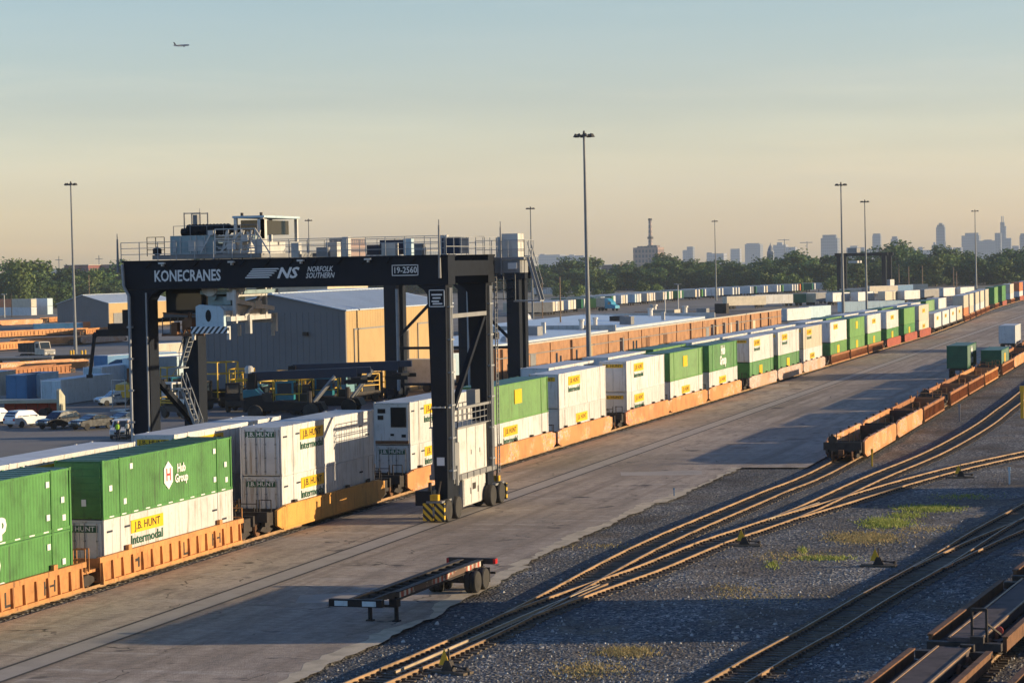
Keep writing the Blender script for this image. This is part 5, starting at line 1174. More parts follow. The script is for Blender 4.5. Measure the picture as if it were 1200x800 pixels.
mb = MB(); mb.cyl((-94, 309, 4.2), (-94, 309, 7.2), .09, n=6); mb.lathe([(.1, .35), (.7, .2), (1.0, 0), (.95, .02), (.1, .2)], (-94, 308.6, 7.0), 14, 'y'); dish = mb.build('satellite_dish', 'dark_iron', bk)
for (x, yy, a_, b_, h, m_) in ((-100, 330, 1.4, 1, .9, 'dark_iron'), (-99, 345, 2.2, 3, 1.2, 'grey_steel'), (-97, 398, 2, 2.4, 1.3, 'grey_steel'), (-103, 415, 2.6, 4, 1.0, 'dark_iron'), (-97, 462, 2, 3, 1.2, 'grey_steel'), (-110, 478, 5, 6, .7, 'concrete'), (-101, 500, 2.5, 3, 1.4, 'dark_iron'), (-99, 355, .6, .6, 1.6, 'white_steel'), (-96, 426, .6, .6, 1.4, 'white_steel')):
    MB().box(x, x+a_, yy, yy+b_, 4.2, 4.9+h).build('roof_unit', m_, rf)
for yy in (372.6, 453):
    MB().box(-118, bx-.7, yy, yy+.35, 4.2, 5.5).build('parapet', 'white_steel', rf)
mb = MB(); mb.beam((bx+.25, by0, 3.0), (bx+.25, by1, 3.0), .12)
for i in range(18): mb.box(bx, bx+.3, by0+4+i*12, by0+4.12+i*12, 2.9, 3.1)
mb.build('service_pipe', 'grey_steel', bk)
# flat roofed cream buildings behind the shed and along the tree line
def block(name, label, cat, px0, px1, pt, pb, Y, depth, mat, roof='concrete', win=True):
    a = atY(px0, pb, Y); b = atY(px1, pb, Y); tp = atY((px0+px1)/2, pt, Y).z
    t = thing(name, label, cat, ((a.x+b.x)/2, Y, 0), world=True)
    w = MB().box(a.x, b.x, Y, Y+depth, -.2, tp).build('wall', mat, t)
    MB().box(a.x-.4, b.x+.4, Y-.4, Y+depth+.4, tp, tp+max(.4, tp*.02)).build('roof', roof, t)
    if win:
        n = max(2, int((b.x-a.x)/8))
        for i in range(n):
            x = a.x+(i+.3)*(b.x-a.x)/n; MB().box(x, x+(b.x-a.x)/n*.4, Y-.08, Y, tp*.35, tp*.75).build('window', 'window_glass', w)
    return t
block('flat_building', 'cream flat roofed building showing just above the tan shed', 'building', 287, 384, 333, 352, 560, 30, 'cream_wall')
block('flat_building', 'long low pale roofed building at the right of the tan shed roof', 'building', 352, 398, 342, 352, 470, 30, 'cream_wall', 'metal_roof', False)
block('flat_building', 'dark red brick mill rising above the trees left of the crane', 'building', 76, 104, 311, 345, 1500, 40, 'mill_front', win=False)
block('flat_building', 'orange sunlit brick block above the trees by the crane top left corner', 'building', 117, 137, 310.5, 345, 1520, 30, 'tower_brick', win=False)
block('flat_building', 'dark brick block just left of the crane top corner', 'building', 138, 158, 311, 345, 1500, 30, 'mill_front', win=False)
block('flat_building', 'brown tower block rising behind the crane walkway', 'building', 387, 411, 280, 330, 1900, 40, 'tower_brick', win=False)
block('flat_building', 'low wide office block seen through the crane walkway railing', 'building', 412, 470, 298, 320, 2000, 60, 'tower_pale', win=False)
block('flat_building', 'small dark block behind the crane walkway at its right end', 'building', 478, 500, 294, 320, 2100, 50, 'tower_dark', win=False)
block('flat_building', 'dark building with a pale window grid standing among the trees', 'building', 808, 830, 314, 342, 1480, 25, 'grid_front', win=False)
block('flat_building', 'brick building with an orange lit top among the trees right of the tall mast', 'building', 705, 725, 311, 335, 1560, 25, 'tower_brick', win=False)
block('flat_building', 'slim dark blue tower right beside the crane end platform', 'building', 612, 622, 300, 340, 1900, 25, 'tower_dark', win=False)

# ------------------------------------------------------------------ high mast lights and poles
def make_mast():
    root = bpy.data.objects.new('high_mast_light', None); col.objects.link(root); H = 30
    mb = MB(); mb.cyl((0, 0, 0), (0, 0, H), .34, .13, 12); mb.box(-.5, .5, -.5, .5, 0, .08); mb.build('pole', 'mast_steel', root, smooth=False)
    mb = MB(); mb.cyl((0, 0, H-.1), (0, 0, H+.5), .2, .1, 10)
    for i in range(8): a = R(45*i); mb.beam((0, 0, H-.0), (1.15*math.cos(a), 1.15*math.sin(a), H), .07)
    hd = mb.build('ring', 'lamp_head', root)
    for i in range(8):
        a = R(45*i); x, y = 1.0*math.cos(a), 1.0*math.sin(a); mb = MB(); mb.lathe([(.1, .16), (.18, .0), (.30, -.2), (.28, -.24), (.08, -.2)], (x, y, H), 10); mb.build('lamp', 'lamp_head', hd)
    return root
ML = [(-207.2, 412.7, 1.08, 'tall light mast at the left, beyond the parked flatbeds'), (-69.8, 271, 1.017, 'tallest light mast in the middle, in front of the brick warehouse'), (-71.5, 486.1, 1.017, 'light mast with a large lamp ring above the right hand stacks'), (-87.9, 640.2, 1.017, 'thin light mast just right of the one with the large ring'),
      (-75.1, 816.4, 1.017, 'far light mast nearest the right edge, before the skyline'), (-175.1, 619.8, 1.017, 'thin light mast close to the right end of the crane'), (-180.7, 898.1, 1.017, 'far light mast between the chimney and the right stacks'), (-270.1, 700.2, 1.017, 'far light mast seen over the middle of the crane girder')]
for x, y, s, lab in ML:
    o = use('mast', make_mast); o.location = (x, y, -.05); o.scale = (1, 1, s); o.rotation_euler = (0, R(-.25), rnd.uniform(0, .7)); tag(o, lab, 'light mast', 'high mast lights')
def pole(px, py, pt, label, arms=True, name='utility_pole', m='wood_pole', lamp=False):
    p = at(px, py); h = atY(px, pt, p.y).z
    t = thing(name, label, 'pole', (p.x, p.y, -.05)); w = max(.16, .00022*p.y*1.1)
    MB().cyl((0, 0, 0), (0, 0, h), w, w*.7, 8).build('shaft', m, t)
    if arms: MB().box(-1.2, 1.2, -.08, .08, h*.78, h*.78+.16).build('cross_arm', m, t)
    if lamp: mb = MB(); mb.box(-1.0, 1.0, -.15, .15, h, h+.16); mb.cbox((-.8, 0, h+.1), .7, .4, .25); mb.build('lamp', 'white_steel', t)
    return t
pole(105.5, 384, 322, 'wooden utility pole between the left light mast and the small shed')
pole(139, 350, 336, 'short bare pole above the small shed roof', False)
pole(636, 385, 325, 'wooden utility pole with a cross arm above the brick warehouse roof')
pole(657.5, 412, 324, 'bare wooden pole just left of the tallest light mast', False)
pole(795, 366, 333, 'lone lamp post on the grey yard before the far trailer row', False, 'lamp_post', 'white_steel', True)
t = pole(780, 396, 345, 'pale post carrying a dark blue solar panel on the warehouse', False, 'panel_post', 'white_steel')
p_ = at(780, 396); h_ = atY(780, 376, p_.y).z; MB().hexa([(-1.2, -.3, h_-1.0), (1.2, -.3, h_-1.0), (1.2, .3, h_+1.0), (-1.2, .3, h_+1.0), (-1.2, -.2, h_-1.0), (1.2, -.2, h_-1.0), (1.2, .4, h_+1.0), (-1.2, .4, h_+1.0)]).build('solar_panel', 'plane_blue', t)
pole(5.5, 372, 345, 'thin pale lamp pole at the left edge by the orange topped boxes', False, 'lamp_post', 'white_steel', True)
pole(14, 372, 344, 'thin dark pole at the left edge, second from the frame', False, 'lamp_post', 'dark_iron')
for i, (px, py, pt) in enumerate(((1121, 338, 318), (1117.5, 338, 313), (1081, 338, 311), (1053.5, 336, 310), (1065, 337, 312))):
    pole(px, py, pt, 'bare pole before the tree line, %s in the loose row right of the far crane' % ORD[i], False)

# ------------------------------------------------------------------ vehicles
def make_car(kind, paintm):
    root = bpy.data.objects.new('parked_car', None); col.objects.link(root)
    suv = kind != 'sedan'; Lh = 2.35; hz = 1.72 if suv else 1.46
    # front towards -y
    lower = [(-Lh, .45), (-Lh+.05, .82), (-Lh+.35, .98), (-.95, 1.08), (1.9 if suv else 1.35, 1.10), (Lh-.08, 1.05), (Lh, .8), (Lh-.03, .4), (1.85, .3), (-1.9, .3)]
    mb = MB(); mb.prism(lower, 'x', -.92, .92); o = mb.build('body', paintm, root)
    bv = o.modifiers.new('b', 'BEVEL'); bv.width = .07; bv.segments = 2; bv.limit_method = 'ANGLE'
    if suv: top = [(-1.0, 1.06), (-.25, hz-.06), (.1, hz), (1.7, hz-.03), (2.15, 1.35), (2.25, 1.06)]
    elif kind == 'pickup': top = [(-.9, 1.06), (-.3, hz), (.75, hz), (.9, 1.06)]
    else: top = [(-1.0, 1.06), (-.2, hz-.03), (.2, hz), (.9, hz-.04), (1.75, 1.08)]
    k = len(top)
    mb = MB(); a = [(-.76 if z > 1.2 else -.88, y, z) for y, z in top]; b = [(.76 if z > 1.2 else .88, y, z) for y, z in top]
    n = len(mb.v); mb.v += a+b; mb.f.append(tuple(range(k))); mb.f.append(tuple(range(2*k-1, k-1, -1)))
    for i in range(k): j = (i+1) % k; mb.f.append((i, k+i, k+j, j))
    cab = mb.build('cabin', paintm, root)
    def sidewin(y0, y1, y2, y3, z0, z1):
        for s in (-1, 1):
            mb = MB(); xx = lambda z: s*(.895-(z-1.06)*.30); mb.hexa([(xx(z0)-.03*s, y0, z0), (xx(z0)-.03*s, y1, z0), (xx(z1)-.03*s, y2, z1), (xx(z1)-.03*s, y3, z1), (xx(z0), y0, z0), (xx(z0), y1, z0), (xx(z1), y2, z1), (xx(z1), y3, z1)]); mb.build('window', 'window_glass', cab)
    z0, z1 = 1.12, hz-.12
    if suv: sidewin(-.75, .3, .3, -.15, z0, z1); sidewin(.38, 1.3, 1.3, .38, z0, z1); sidewin(1.38, 1.95, 1.75, 1.38, z0, z1)
    else: sidewin(-.7, .3, .3, -.1, z0, z1); sidewin(.38, 1.25, .9, .38, z0, z1)
    mb = MB(); mb.hexa([(-.72, -1.02, 1.10), (.72, -1.02, 1.10), (.64, -.32, hz-.1), (-.64, -.32, hz-.1), (-.72, -.98, 1.08), (.72, -.98, 1.08), (.64, -.28, hz-.12), (-.64, -.28, hz-.12)]); mb.build('windscreen', 'window_glass', cab)
    yb = 2.17 if suv else 1.5
    mb = MB(); mb.hexa([(-.68, yb+.1, 1.16), (.68, yb+.1, 1.16), (.62, yb-.2, hz-.15), (-.62, yb-.2, hz-.15), (-.68, yb+.06, 1.16), (.68, yb+.06, 1.16), (.62, yb-.24, hz-.15), (-.62, yb-.24, hz-.15)]); mb.build('rear_window', 'window_glass', cab)
    for s in (-1, 1):
        MB().box(s*.68-.18, s*.68+.18, -Lh-.01, -Lh+.1, .68, .84).build('headlight', 'headlight_glass', root)
        MB().box(s*.74-.14, s*.74+.14, Lh-.1, Lh+.01, .72, .95).build('tail_light', 'red_lens', root)
        MB().box(s*.98-.08, s*.98+.08, -.72, -.58, 1.08, 1.22).build('wing_mirror', paintm, root)
        for yy in (-1.45, 1.42): tyre_wheel(root, (s*.83, yy, .35), .35, .22, 'rim_steel', n=14)
    MB().box(-.5, .5, -Lh-.012, -Lh+.06, .5, .68).build('grille', 'dark_iron', root)
    MB().box(-.26, .26, Lh-.02, Lh+.012, .6, .72).build('number_plate', 'white_ink', root)
    return root
def car(kind, m, px, py, rz, label, group='cars parked in the left yard'):
    o = use(('car', kind, m), lambda: make_car(kind, m)); p = at(px, py); o.location = (p.x, p.y, -.05); o.rotation_euler = (0, 0, rz); tag(o, label, 'car', group)
car('suv', 'car_white', 31, 499, R(160), 'white hatchback SUV in the parked row, rear towards us')
car('suv', 'car_black', 69, 501, R(-20), 'black SUV right beside the white hatchback SUV')
car('sedan', 'car_black', 108, 502, R(-22), 'black saloon car in the middle of the parked row')
car('sedan', 'car_navy', 146, 499, R(-22), 'dark blue saloon beside the left crane leg')
car('suv', 'car_silver', 135, 474, R(-40), 'silver SUV parked before the white box trailer')
car('pickup', 'car_white', 143, 512, R(20), 'white pickup whose bonnet shows beside the hi vis worker')
car('suv', 'car_white', -3, 496, R(160), 'white vehicle cut off by the left edge of the photo')

def person(px, py, label, shirt):
    p = at(px, py); t = thing('person', label, 'person', (p.x, p.y, -.05))
    me = bpy.data.meshes.new('body')
    V = [(0, 0, .95), (0, 0, 1.2), (0, 0, 1.42), (0, -.01, 1.55), (0, -.02, 1.68), (.2, 0, 1.42), (.27, 0, 1.15), (.24, -.12, .95), (-.2, 0, 1.42), (-.27, 0, 1.15), (-.22, -.15, .98), (.1, 0, .9), (.12, .0, .5), (.13, .02, .06), (.13, -.14, .04), (-.1, 0, .9), (-.13, -.02, .5), (-.14, .02, .06), (-.14, -.14, .04)]
    E_ = [(0, 1), (1, 2), (2, 3), (3, 4), (2, 5), (5, 6), (6, 7), (2, 8), (8, 9), (9, 10), (0, 11), (11, 12), (12, 13), (13, 14), (0, 15), (15, 16), (16, 17), (17, 18)]
    rad = [.15, .15, .16, .06, .11, .075, .055, .04, .075, .055, .04, .1, .075, .055, .045, .1, .075, .055, .045]
    me.from_pydata(V, E_, []); o = bpy.data.objects.new('body', me); col.objects.link(o); o.parent = t
    sm = o.modifiers.new('s', 'SKIN'); o.modifiers.new('ss', 'SUBSURF').levels = 1
    for i, r_ in enumerate(rad): me.skin_vertices[0].data[i].radius = (r_, r_)
    me.skin_vertices[0].data[0].use_root = True
    me.materials.append(MATS['dark_cloth'])
    mb = MB(); mb.lathe([(.19, 1.0), (.205, 1.2), (.21, 1.38), (.12, 1.5)], (0, 0, 0), 12); mb.build('vest', shirt, t, smooth=True)
    mb = MB(); mb.lathe([(.135, 1.70), (.14, 1.76), (.11, 1.82), (.03, 1.85)], (0, -.02, 0), 12); mb.build('hard_hat', 'white_steel', t, smooth=True)
    mb = MB(); mb.lathe([(.05, 1.56), (.10, 1.6), (.112, 1.68), (.1, 1.74)], (0, -.03, 0), 10); mb.build('head', 'skin', t, smooth=True)
person(138.5, 515, 'worker in a bright yellow green vest standing by the white pickup', 'hi_vis')
person(150, 514, 'worker in a pale jacket standing by the left crane leg', 'cream_paint')

def make_trailer(c_, length=14.6, wheels=True):
    wm, rm, _ = SCHEME[c_]; root = bpy.data.objects.new('box_trailer', None); col.objects.link(root)
    b = MB().box(-1.29, 1.29, -length/2, length/2, 1.15, 4.0).build('body', wm, root)
    MB().box(-1.27, 1.27, -length/2+.02, length/2-.02, 3.99, 4.05).build('roof', rm, b)
    mb = MB()
    for s in (-1, 1): mb.box(s*1.29-.03, s*1.29+.03, -length/2, length/2, 1.1, 1.3)
    mb.box(-1.29, -.02, -length/2-.04, -length/2, 1.2, 3.95); mb.box(.02, 1.29, -length/2-.04, -length/2, 1.2, 3.95); mb.build('door', wm, b)
    for yy in (-length/2+1.6, -length/2+2.9):
        for s in (-1, 1): MB().lathe([(.2, -.28), (.5, -.28), (.5, .28), (.2, .28)], (s*.85, yy, .5), 10, 'x').build('wheel', 'rubber', root)
    MB().box(-.8, .8, -length/2+1, -length/2+3.5, .7, 1.1).build('axle_frame', 'dark_iron', root)
    for s in (-1, 1): MB().box(s*.6-.07, s*.6+.07, length/2-2.8, length/2-2.6, 0, 1.15).build('landing_leg', 'dark_iron', root)
    return root
def trailer(c_, x, y, rz, label, group, length=14.6):
    o = use(('tr', c_, length), lambda: make_trailer(c_, length)); o.location = (x, y, -.05); o.rotation_euler = (0, 0, rz); return tag(o, label, 'trailer', group)

# left yard boxes
p1, p2 = at(66, 474), at(146, 462)
rzl = math.atan2(-(p2-p1).x, (p2-p1).y)
q = p1+(p2-p1).normalized()*8
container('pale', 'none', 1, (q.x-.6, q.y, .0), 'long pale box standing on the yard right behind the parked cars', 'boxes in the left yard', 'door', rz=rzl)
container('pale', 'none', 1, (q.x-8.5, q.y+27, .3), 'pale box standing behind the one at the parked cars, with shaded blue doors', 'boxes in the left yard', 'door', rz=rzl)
for px, py, c_, lab in ((33, 472, 'pale blue', 'pale blue box with a dark end in the left yard'), (17, 474, 'blue', 'deep blue box at the left, beside the pale blue one')):
    p = at(px, py); container(c_, 'none', 1, (p.x, p.y+3, .6), lab, 'boxes in the left yard', 'door', rz=R(6), length=6.1)
p = at(-2, 470); container('cream', 'none', 1, (p.x, p.y, .8), 'cream box at the left edge, lit by the sun', 'boxes in the left yard', 'door', rz=R(10), length=6.1)
# beige bulkhead trailer with red barrier blocks
p = at(34, 489); t = thing('bulkhead_trailer', 'beige flat trailer with a tall end board and red load behind the parked cars', 'trailer', (p.x, p.y, 0), R(-78))
MB().box(-1.2, 1.2, -7, 3.4, 1.6, 1.95).build('deck', 'beige_steel', t)
mb = MB(); mb.prism([(-1.2, .4), (1.2, .4), (1.2, 2.9), (.8, 3.1), (-1.2, 2.2)], 'y', 3.4, 3.7); mb.build('end_board', 'beige_steel', t)
for yy in (-5.5, -4.2, 1.8):
    for s in (-1, 1): MB().lathe([(.2, -.2), (.5, -.2), (.5, .2), (.2, .2)], (s*.9, yy, .5), 10, 'x').build('wheel', 'rubber', t)
p = at(38, 488); t = thing('plastic_barrier', 'red plastic barrier block pile in front of the beige trailer', 'barrier', (p.x, p.y, 0), R(-78))
mb = MB()
for i in range(5):
    y0 = -3+i*1.25; mb.prism([(-.5, .0), (.5, .0), (.35, .9), (.2, 1.9), (-.2, 1.9), (-.35, .9)], 'y', y0, y0+1.15)
mb.build('block', 'red_plastic', t)

# cream tipper truck
p = at(43, 420.5); t = thing('tipper_truck', 'cream cabbed tipper truck with a dark body on the yard road', 'truck', (p.x, p.y, -.05), R(62))
mb = MB(); mb.prism([(-4.2, .9), (-4.2, 1.8), (-2.9, 2.0), (-2.5, 3.2), (-1.1, 3.3), (-1.1, .9)], 'x', -1.15, 1.15); cb = mb.build('cab', 'truck_cream', t)
mb = MB(); mb.box(-1.17, 1.17, -2.35, -1.4, 2.1, 2.9); mb.hexa([(-1, -2.95, 2.05), (1, -2.95, 2.05), (1, -2.58, 3.1), (-1, -2.58, 3.1), (-1, -2.9, 2.0), (1, -2.9, 2.0), (1, -2.5, 3.1), (-1, -2.5, 3.1)]); mb.build('window', 'window_glass', cb)
mb = MB(); mb.box(-1.05, 1.05, -4.26, -4.2, 1.0, 1.7); mb.build('grille', 'grey_steel', cb)
for s in (-1, 1): MB().box(s*.9-.15, s*.9+.15, -4.27, -4.15, 1.05, 1.35).build('headlight', 'headlight_glass', cb)
mb = MB(); mb.prism([(-.8, 1.3), (4.0, 1.3), (4.2, 2.9), (-.9, 3.1), (-1.6, 3.4), (-1.6, 3.3), (-.9, 3.0)], 'x', -1.2, 1.2)
for yy in (0, 1, 2, 3): mb.box(-1.25, 1.25, yy, yy+.12, 1.4, 2.95)
mb.build('tipper_body', 'dark_iron', t)
MB().box(-.5, .5, -4, 4, .75, 1.0).build('frame', 'dark_iron', t)
for yy in (-3.3, 1.9, 3.2):
    for s in (-1, 1): tyre_wheel(t, (s*1.0, yy, .52), .52, .34, n=12)
# flatbed trailers on the yard road
for i, (px, py, ln, lab) in enumerate(((17, 428, 13, 'empty flatbed trailer at the left edge, in front of the cream tipper'), (64, 426, 13, 'empty flatbed trailer in front of the cream tipper, nearer the light mast'))):
    p = at(px, py); t = thing('flatbed_trailer', lab, 'trailer', (p.x, p.y, -.05), R(-72), 'flatbed trailers on the yard road')
    mb = MB(); mb.box(-1.2, 1.2, -ln/2, ln/2, 1.2, 1.5); mb.box(-.6, .6, -ln/2, ln/2, .85, 1.2); mb.build('bed', 'grey_steel' if i == 0 else 'dark_iron', t)
    for yy in (-ln/2+1.2, -ln/2+2.5, -ln/2+3.8):
        for s in (-1, 1): tyre_wheel(t, (s*.95, yy, .5), .5, .5, n=12)
    mb = MB(); mb.box(-.7, -.55, ln/2-3, ln/2-2.85, 0, 1.2); mb.box(.55, .7, ln/2-3, ln/2-2.85, 0, 1.2); mb.build('landing_leg', 'dark_iron', t)
# bollards round the mast foot
for i, (px, py) in enumerate(((83, 420.5), (86, 420), (96, 420.5), (100, 420))):
    p = at(px, py); t = thing('bollard', 'yellow bollard near the foot of the left light mast, %s in its row' % ORD[i], 'bollard', (p.x, p.y, -.05), 0, 'bollards at the left mast')
    mb = MB(); mb.cyl((0, 0, 0), (0, 0, 1.5), .2, n=10); mb.lathe([(.2, 1.5), (.12, 1.6), (.02, 1.63)], (0, 0, 0), 10); mb.build('post', 'yellow_paint', t)
p = at(93.5, 424); t = thing('concrete_footing', 'round pale concrete footing under the left light mast', 'footing', (p.x, p.y, -.05)); MB().cyl((0, 0, 0), (0, 0, .9), .75, .7, 14).build('block', 'concrete', t)

# orange well cars stored in the left yard: parallel strings
SG = [((0, 411), (27, 409), 'ribbed'), ((32, 406), (86, 403.5), 'graffiti'), ((0, 396), (28, 394.5), 'ribbed'), ((38, 394), (84, 392), 'ribbed'), ((92, 393), (125, 390), 'ribbed'), ((94, 403.5), (135, 400.5), 'pale'), ((5, 382), (37, 380.5), 'graffiti'), ((44, 379), (84, 376), 'ribbed'), ((-60, 413), (-6, 412), 'ribbed'), ((-50, 398), (-6, 397), 'ribbed')]
for i, (a, b, st) in enumerate(SG):
    pa, pb = at(*a), at(*b); m_ = (pa+pb)/2; d = pb-pa
    labs = ['ribbed orange well car at the left edge behind the cream tipper', 'smooth orange well car behind the cream tipper, reaching to the light mast', 'ribbed orange well car at the left edge, second string back', 'ribbed orange well car left of the light mast, second string back', 'ribbed orange well car right of the light mast', 'pale graffiti covered well car right of the light mast', 'yellow orange well car at the left, in the string nearest the trees', 'orange well car left of the light mast, in the string nearest the trees', 'ribbed orange well car beyond the left frame edge, front string', 'ribbed orange well car beyond the left frame edge, second string']
    if i < 8: well(st, 2, 'nf', (m_.x, m_.y, 0), labs[i], 'stored well cars in the left yard', math.atan2(-d.x, d.y))
for i, (a, b) in enumerate((((-80, 413), (140, 400)), ((-80, 399), (140, 389)), ((-80, 386), (120, 373.5)))):
    pa, pb = at(*a).xy, at(*b).xy; railway('', [tuple(pa), tuple((pa+pb)/2), tuple(pb)], .1)
p = at(68, 393); container('blue', 'none', 2, (p.x-3, p.y+6, 0), 'blue box between the stored orange well cars', 'boxes among the stored well cars', rz=R(-60), length=12.2)
p = at(83, 391); container('orange', 'none', 2, (p.x, p.y+4, 0), 'orange box beside the left light mast', 'boxes among the stored well cars', rz=R(-60), length=6.1)
# brown flats and parked trailers that fill the left yard
for i, (a_, b_, st) in enumerate((((-14, 444), (14, 441.5), 'brown'), ((17, 441), (52, 438), 'brown'), ((30, 434), (62, 432), 'graffiti'))):
    pa, pb = at(*a_), at(*b_); m_ = (pa+pb)/2; d = pb-pa
    well(st, 2, 'nf', (m_.x, m_.y, -.3), ['low rusty well car at the left edge, just beyond the pale boxes', 'low rusty well car just left of the pale boxes', 'low orange well car behind the rusty ones, nearer the flatbeds'][i], 'stored well cars in the left yard', math.atan2(-d.x, d.y))
for px, py, c_, rz, lab in ((198, 452, 'pale blue', -20, 'pale trailer seen between the left crane legs'), (222, 446, 'white', -20, 'white trailer just left of the far left crane leg'), (160, 447, 'blue', -16, 'blue trailer behind the near left crane leg'), (212, 430, 'cream', -24, 'cream trailer farther back between the left crane legs')):
    p_ = at(px, py); trailer(c_, p_.x, p_.y, R(rz), lab, 'trailers left of the shed')
# boxes before the trees, far left
for i, (x0, x1, y, c1, c2_, lab) in enumerate(((-2, 17, 371, 'grey', 'orange', 'at the left edge of the far yard'), (17, 40, 371, 'grey', 'cream', 'second from the left edge of the far yard'), (41, 59, 370, 'pale blue', 'pale blue', 'before the dark trees left of the mast'))):
    pa, pb = at(x0, y), at(x1, y); m_ = (pa+pb)/2; d = pb-pa; rz = math.atan2(-d.x, d.y); ln = max(6.1, d.length)
    container(c1, 'none', 2, (m_.x, m_.y, .5), WORD[c1]+' lower box '+lab, 'boxes in the far left yard', rz=rz, length=round(min(ln, 12.2), 1))
    container(c2_, 'none', 2, (m_.x, m_.y, 3.45), WORD[c2_]+' upper box '+lab, 'boxes in the far left yard', rz=rz, length=round(min(ln, 12.2), 1))

# reach stackers and yard machines in front of the shed
def reach_stacker(px, py, rz, label, bodym, boom_z=(5.9, 6.2), blen=15):
    p = at(px, py); t = thing('reach_stacker', label, 'reach stacker', (p.x, p.y, -.05), rz, 'yard machines before the shed')
    mb = MB(); mb.prism([(-4.5, .9), (-4.3, 2.3), (-2.6, 2.6), (-2.2, 1.9), (3.6, 1.7), (4.0, .9)], 'x', -1.5, 1.5); mb.build('chassis', 'black_steel', t)
    mb = MB(); mb.prism([(-4.5, 2.3), (-4.5, 3.1), (-3.2, 3.2), (-2.6, 2.6)], 'x', -1.3, 1.3); mb.build('engine_hood', bodym, t)
    cbx = MB().box(-.75, .75, -1.2, .7, 2.0, 3.9).build('cab', bodym, t)
    mb = MB()
    for x in (-.85, .85):
        for y in (-1.4, 1.3): mb.beam((x, y, 1.9), (x, y, 4.1), .09)
        for z in (2.6, 4.1): mb.beam((x, -1.4, z), (x, 1.3, z), .08)
    mb.build('guard_rail', 'yellow_paint', t)
    mb = MB(); mb.cbox((-1.1, 1.6, 2.1), .8, 1.4, .9); mb.cbox((1.0, -2.0, 2.3), .8, 1.0, .9); mb.cyl((1.1, 2.4, 1.7), (1.1, 2.4, 2.9), .25, n=8); mb.build('hydraulic_tank', 'dark_iron', t)
    mb = MB(); mb.box(-.77, .77, -1.0, .5, 2.6, 3.75); mb.box(-.6, .6, -1.22, .72, 2.6, 3.75); mb.build('window', 'window_glass', cbx)
    mb = MB(); mb.beam((0, -3.6, boom_z[0]), (0, blen-4.2, boom_z[1]), .85, .9); mb.beam((0, -1.5, boom_z[0]+.15), (0, blen-2.8, boom_z[1]+.25), .6, .65); bm_ = mb.build('boom', 'navy_boom', t)
    mb = MB(); mb.prism([(-4.2, 2.4), (-3.4, 2.4), (-3.2, boom_z[0]+.3), (-4.0, boom_z[0]+.3)], 'x', -.9, -.6); mb.prism([(-4.2, 2.4), (-3.4, 2.4), (-3.2, boom_z[0]+.3), (-4.0, boom_z[0]+.3)], 'x', .6, .9); mb.build('mast_plate', 'black_steel', t)
    mb = MB(); mb.cyl((.9, 2.8, 1.8), (.6, 5.0, boom_z[1]-.3), .16, n=8); mb.cyl((-.9, 2.8, 1.8), (-.6, 5.0, boom_z[1]-.3), .16, n=8); mb.build('lift_cylinder', 'grey_steel', t)
    e = blen-4.0; mb = MB(); mb.beam((0, e, boom_z[1]), (0, e, 4.2), .5); mb.box(-3.0, 3.0, e-.5, e+.5, 3.9, 4.3)
    for x in (-3, 3): mb.box(x-.15, x+.15, e-1.2, e+1.2, 3.7, 4.1)
    mb.build('spreader', 'black_steel', t)
    if blen < 12: mb = MB(); mb.lathe([(.05, -.4), (.45, -.3), (.5, .2), (.3, .45), (.05, .5)], (0, -4.0, boom_z[0]+.6), 12); mb.build('beacon_globe', 'white_steel', bm_)
    for yy, r in ((2.6, .85), (-3.2, .8)):
        for s in (-1, 1): tyre_wheel(t, (s*1.45, yy, r), r, .7, 'rim_steel', n=14)
    return t
reach_stacker(338, 490, R(-77), 'turquoise reach stacker with a raised dark boom, front of the pair before the shed', 'teal_paint', (4.5, 4.7), 11.5)
reach_stacker(384, 484, R(-80), 'turquoise reach stacker with a long dark boom, back of the pair before the shed', 'teal_paint', (4.9, 5.0), 12)
def machine(px, py, rz, label, bodym, h):
    """terminal tractor or lift with a caged yellow frame"""
    p = at(px, py); t = thing('yard_tractor', label, 'yard tractor', (p.x, p.y, -.05), rz, 'yard machines before the shed')
    MB().box(-1.15, 1.15, -2.6, 2.6, .7, 1.25).build('chassis', 'dark_iron', t)
    c_ = MB().box(-1.1, .5, -2.4, -.8, 1.25, 3.2).build('cab', bodym, t)
    mb = MB(); mb.box(-1.12, .52, -2.2, -.95, 2.1, 3.0); mb.box(-.95, .35, -2.42, -.78, 2.1, 3.0); mb.build('window', 'window_glass', c_)
    mb = MB()
    for x in (-1.1, 1.1):
        for y in (-.5, 2.4): mb.beam((x, y, 1.25), (x, y, h), .12)
    for z in (1.9, h*.75, h):
        for x in (-1.1, 1.1): mb.beam((x, -.5, z), (x, 2.4, z), .1)
        for y in (-.5, 2.4): mb.beam((-1.1, y, z), (1.1, y, z), .1)
    mb.beam((-1.1, 2.4, 1.3), (1.1, 2.4, h), .08); mb.build('guard_frame', 'yellow_paint', t)
    mb = MB(); mb.cbox((0, 1.0, 1.7), 1.5, 2.0, .9); mb.cyl((.8, -.2, 1.2), (.8, -.2, 3.6), .09, n=6); mb.build('engine', 'black_steel', t)
    for yy in (-1.7, 1.7):
        for s in (-1, 1): tyre_wheel(t, (s*1.0, yy, .55), .55, .4, n=12)
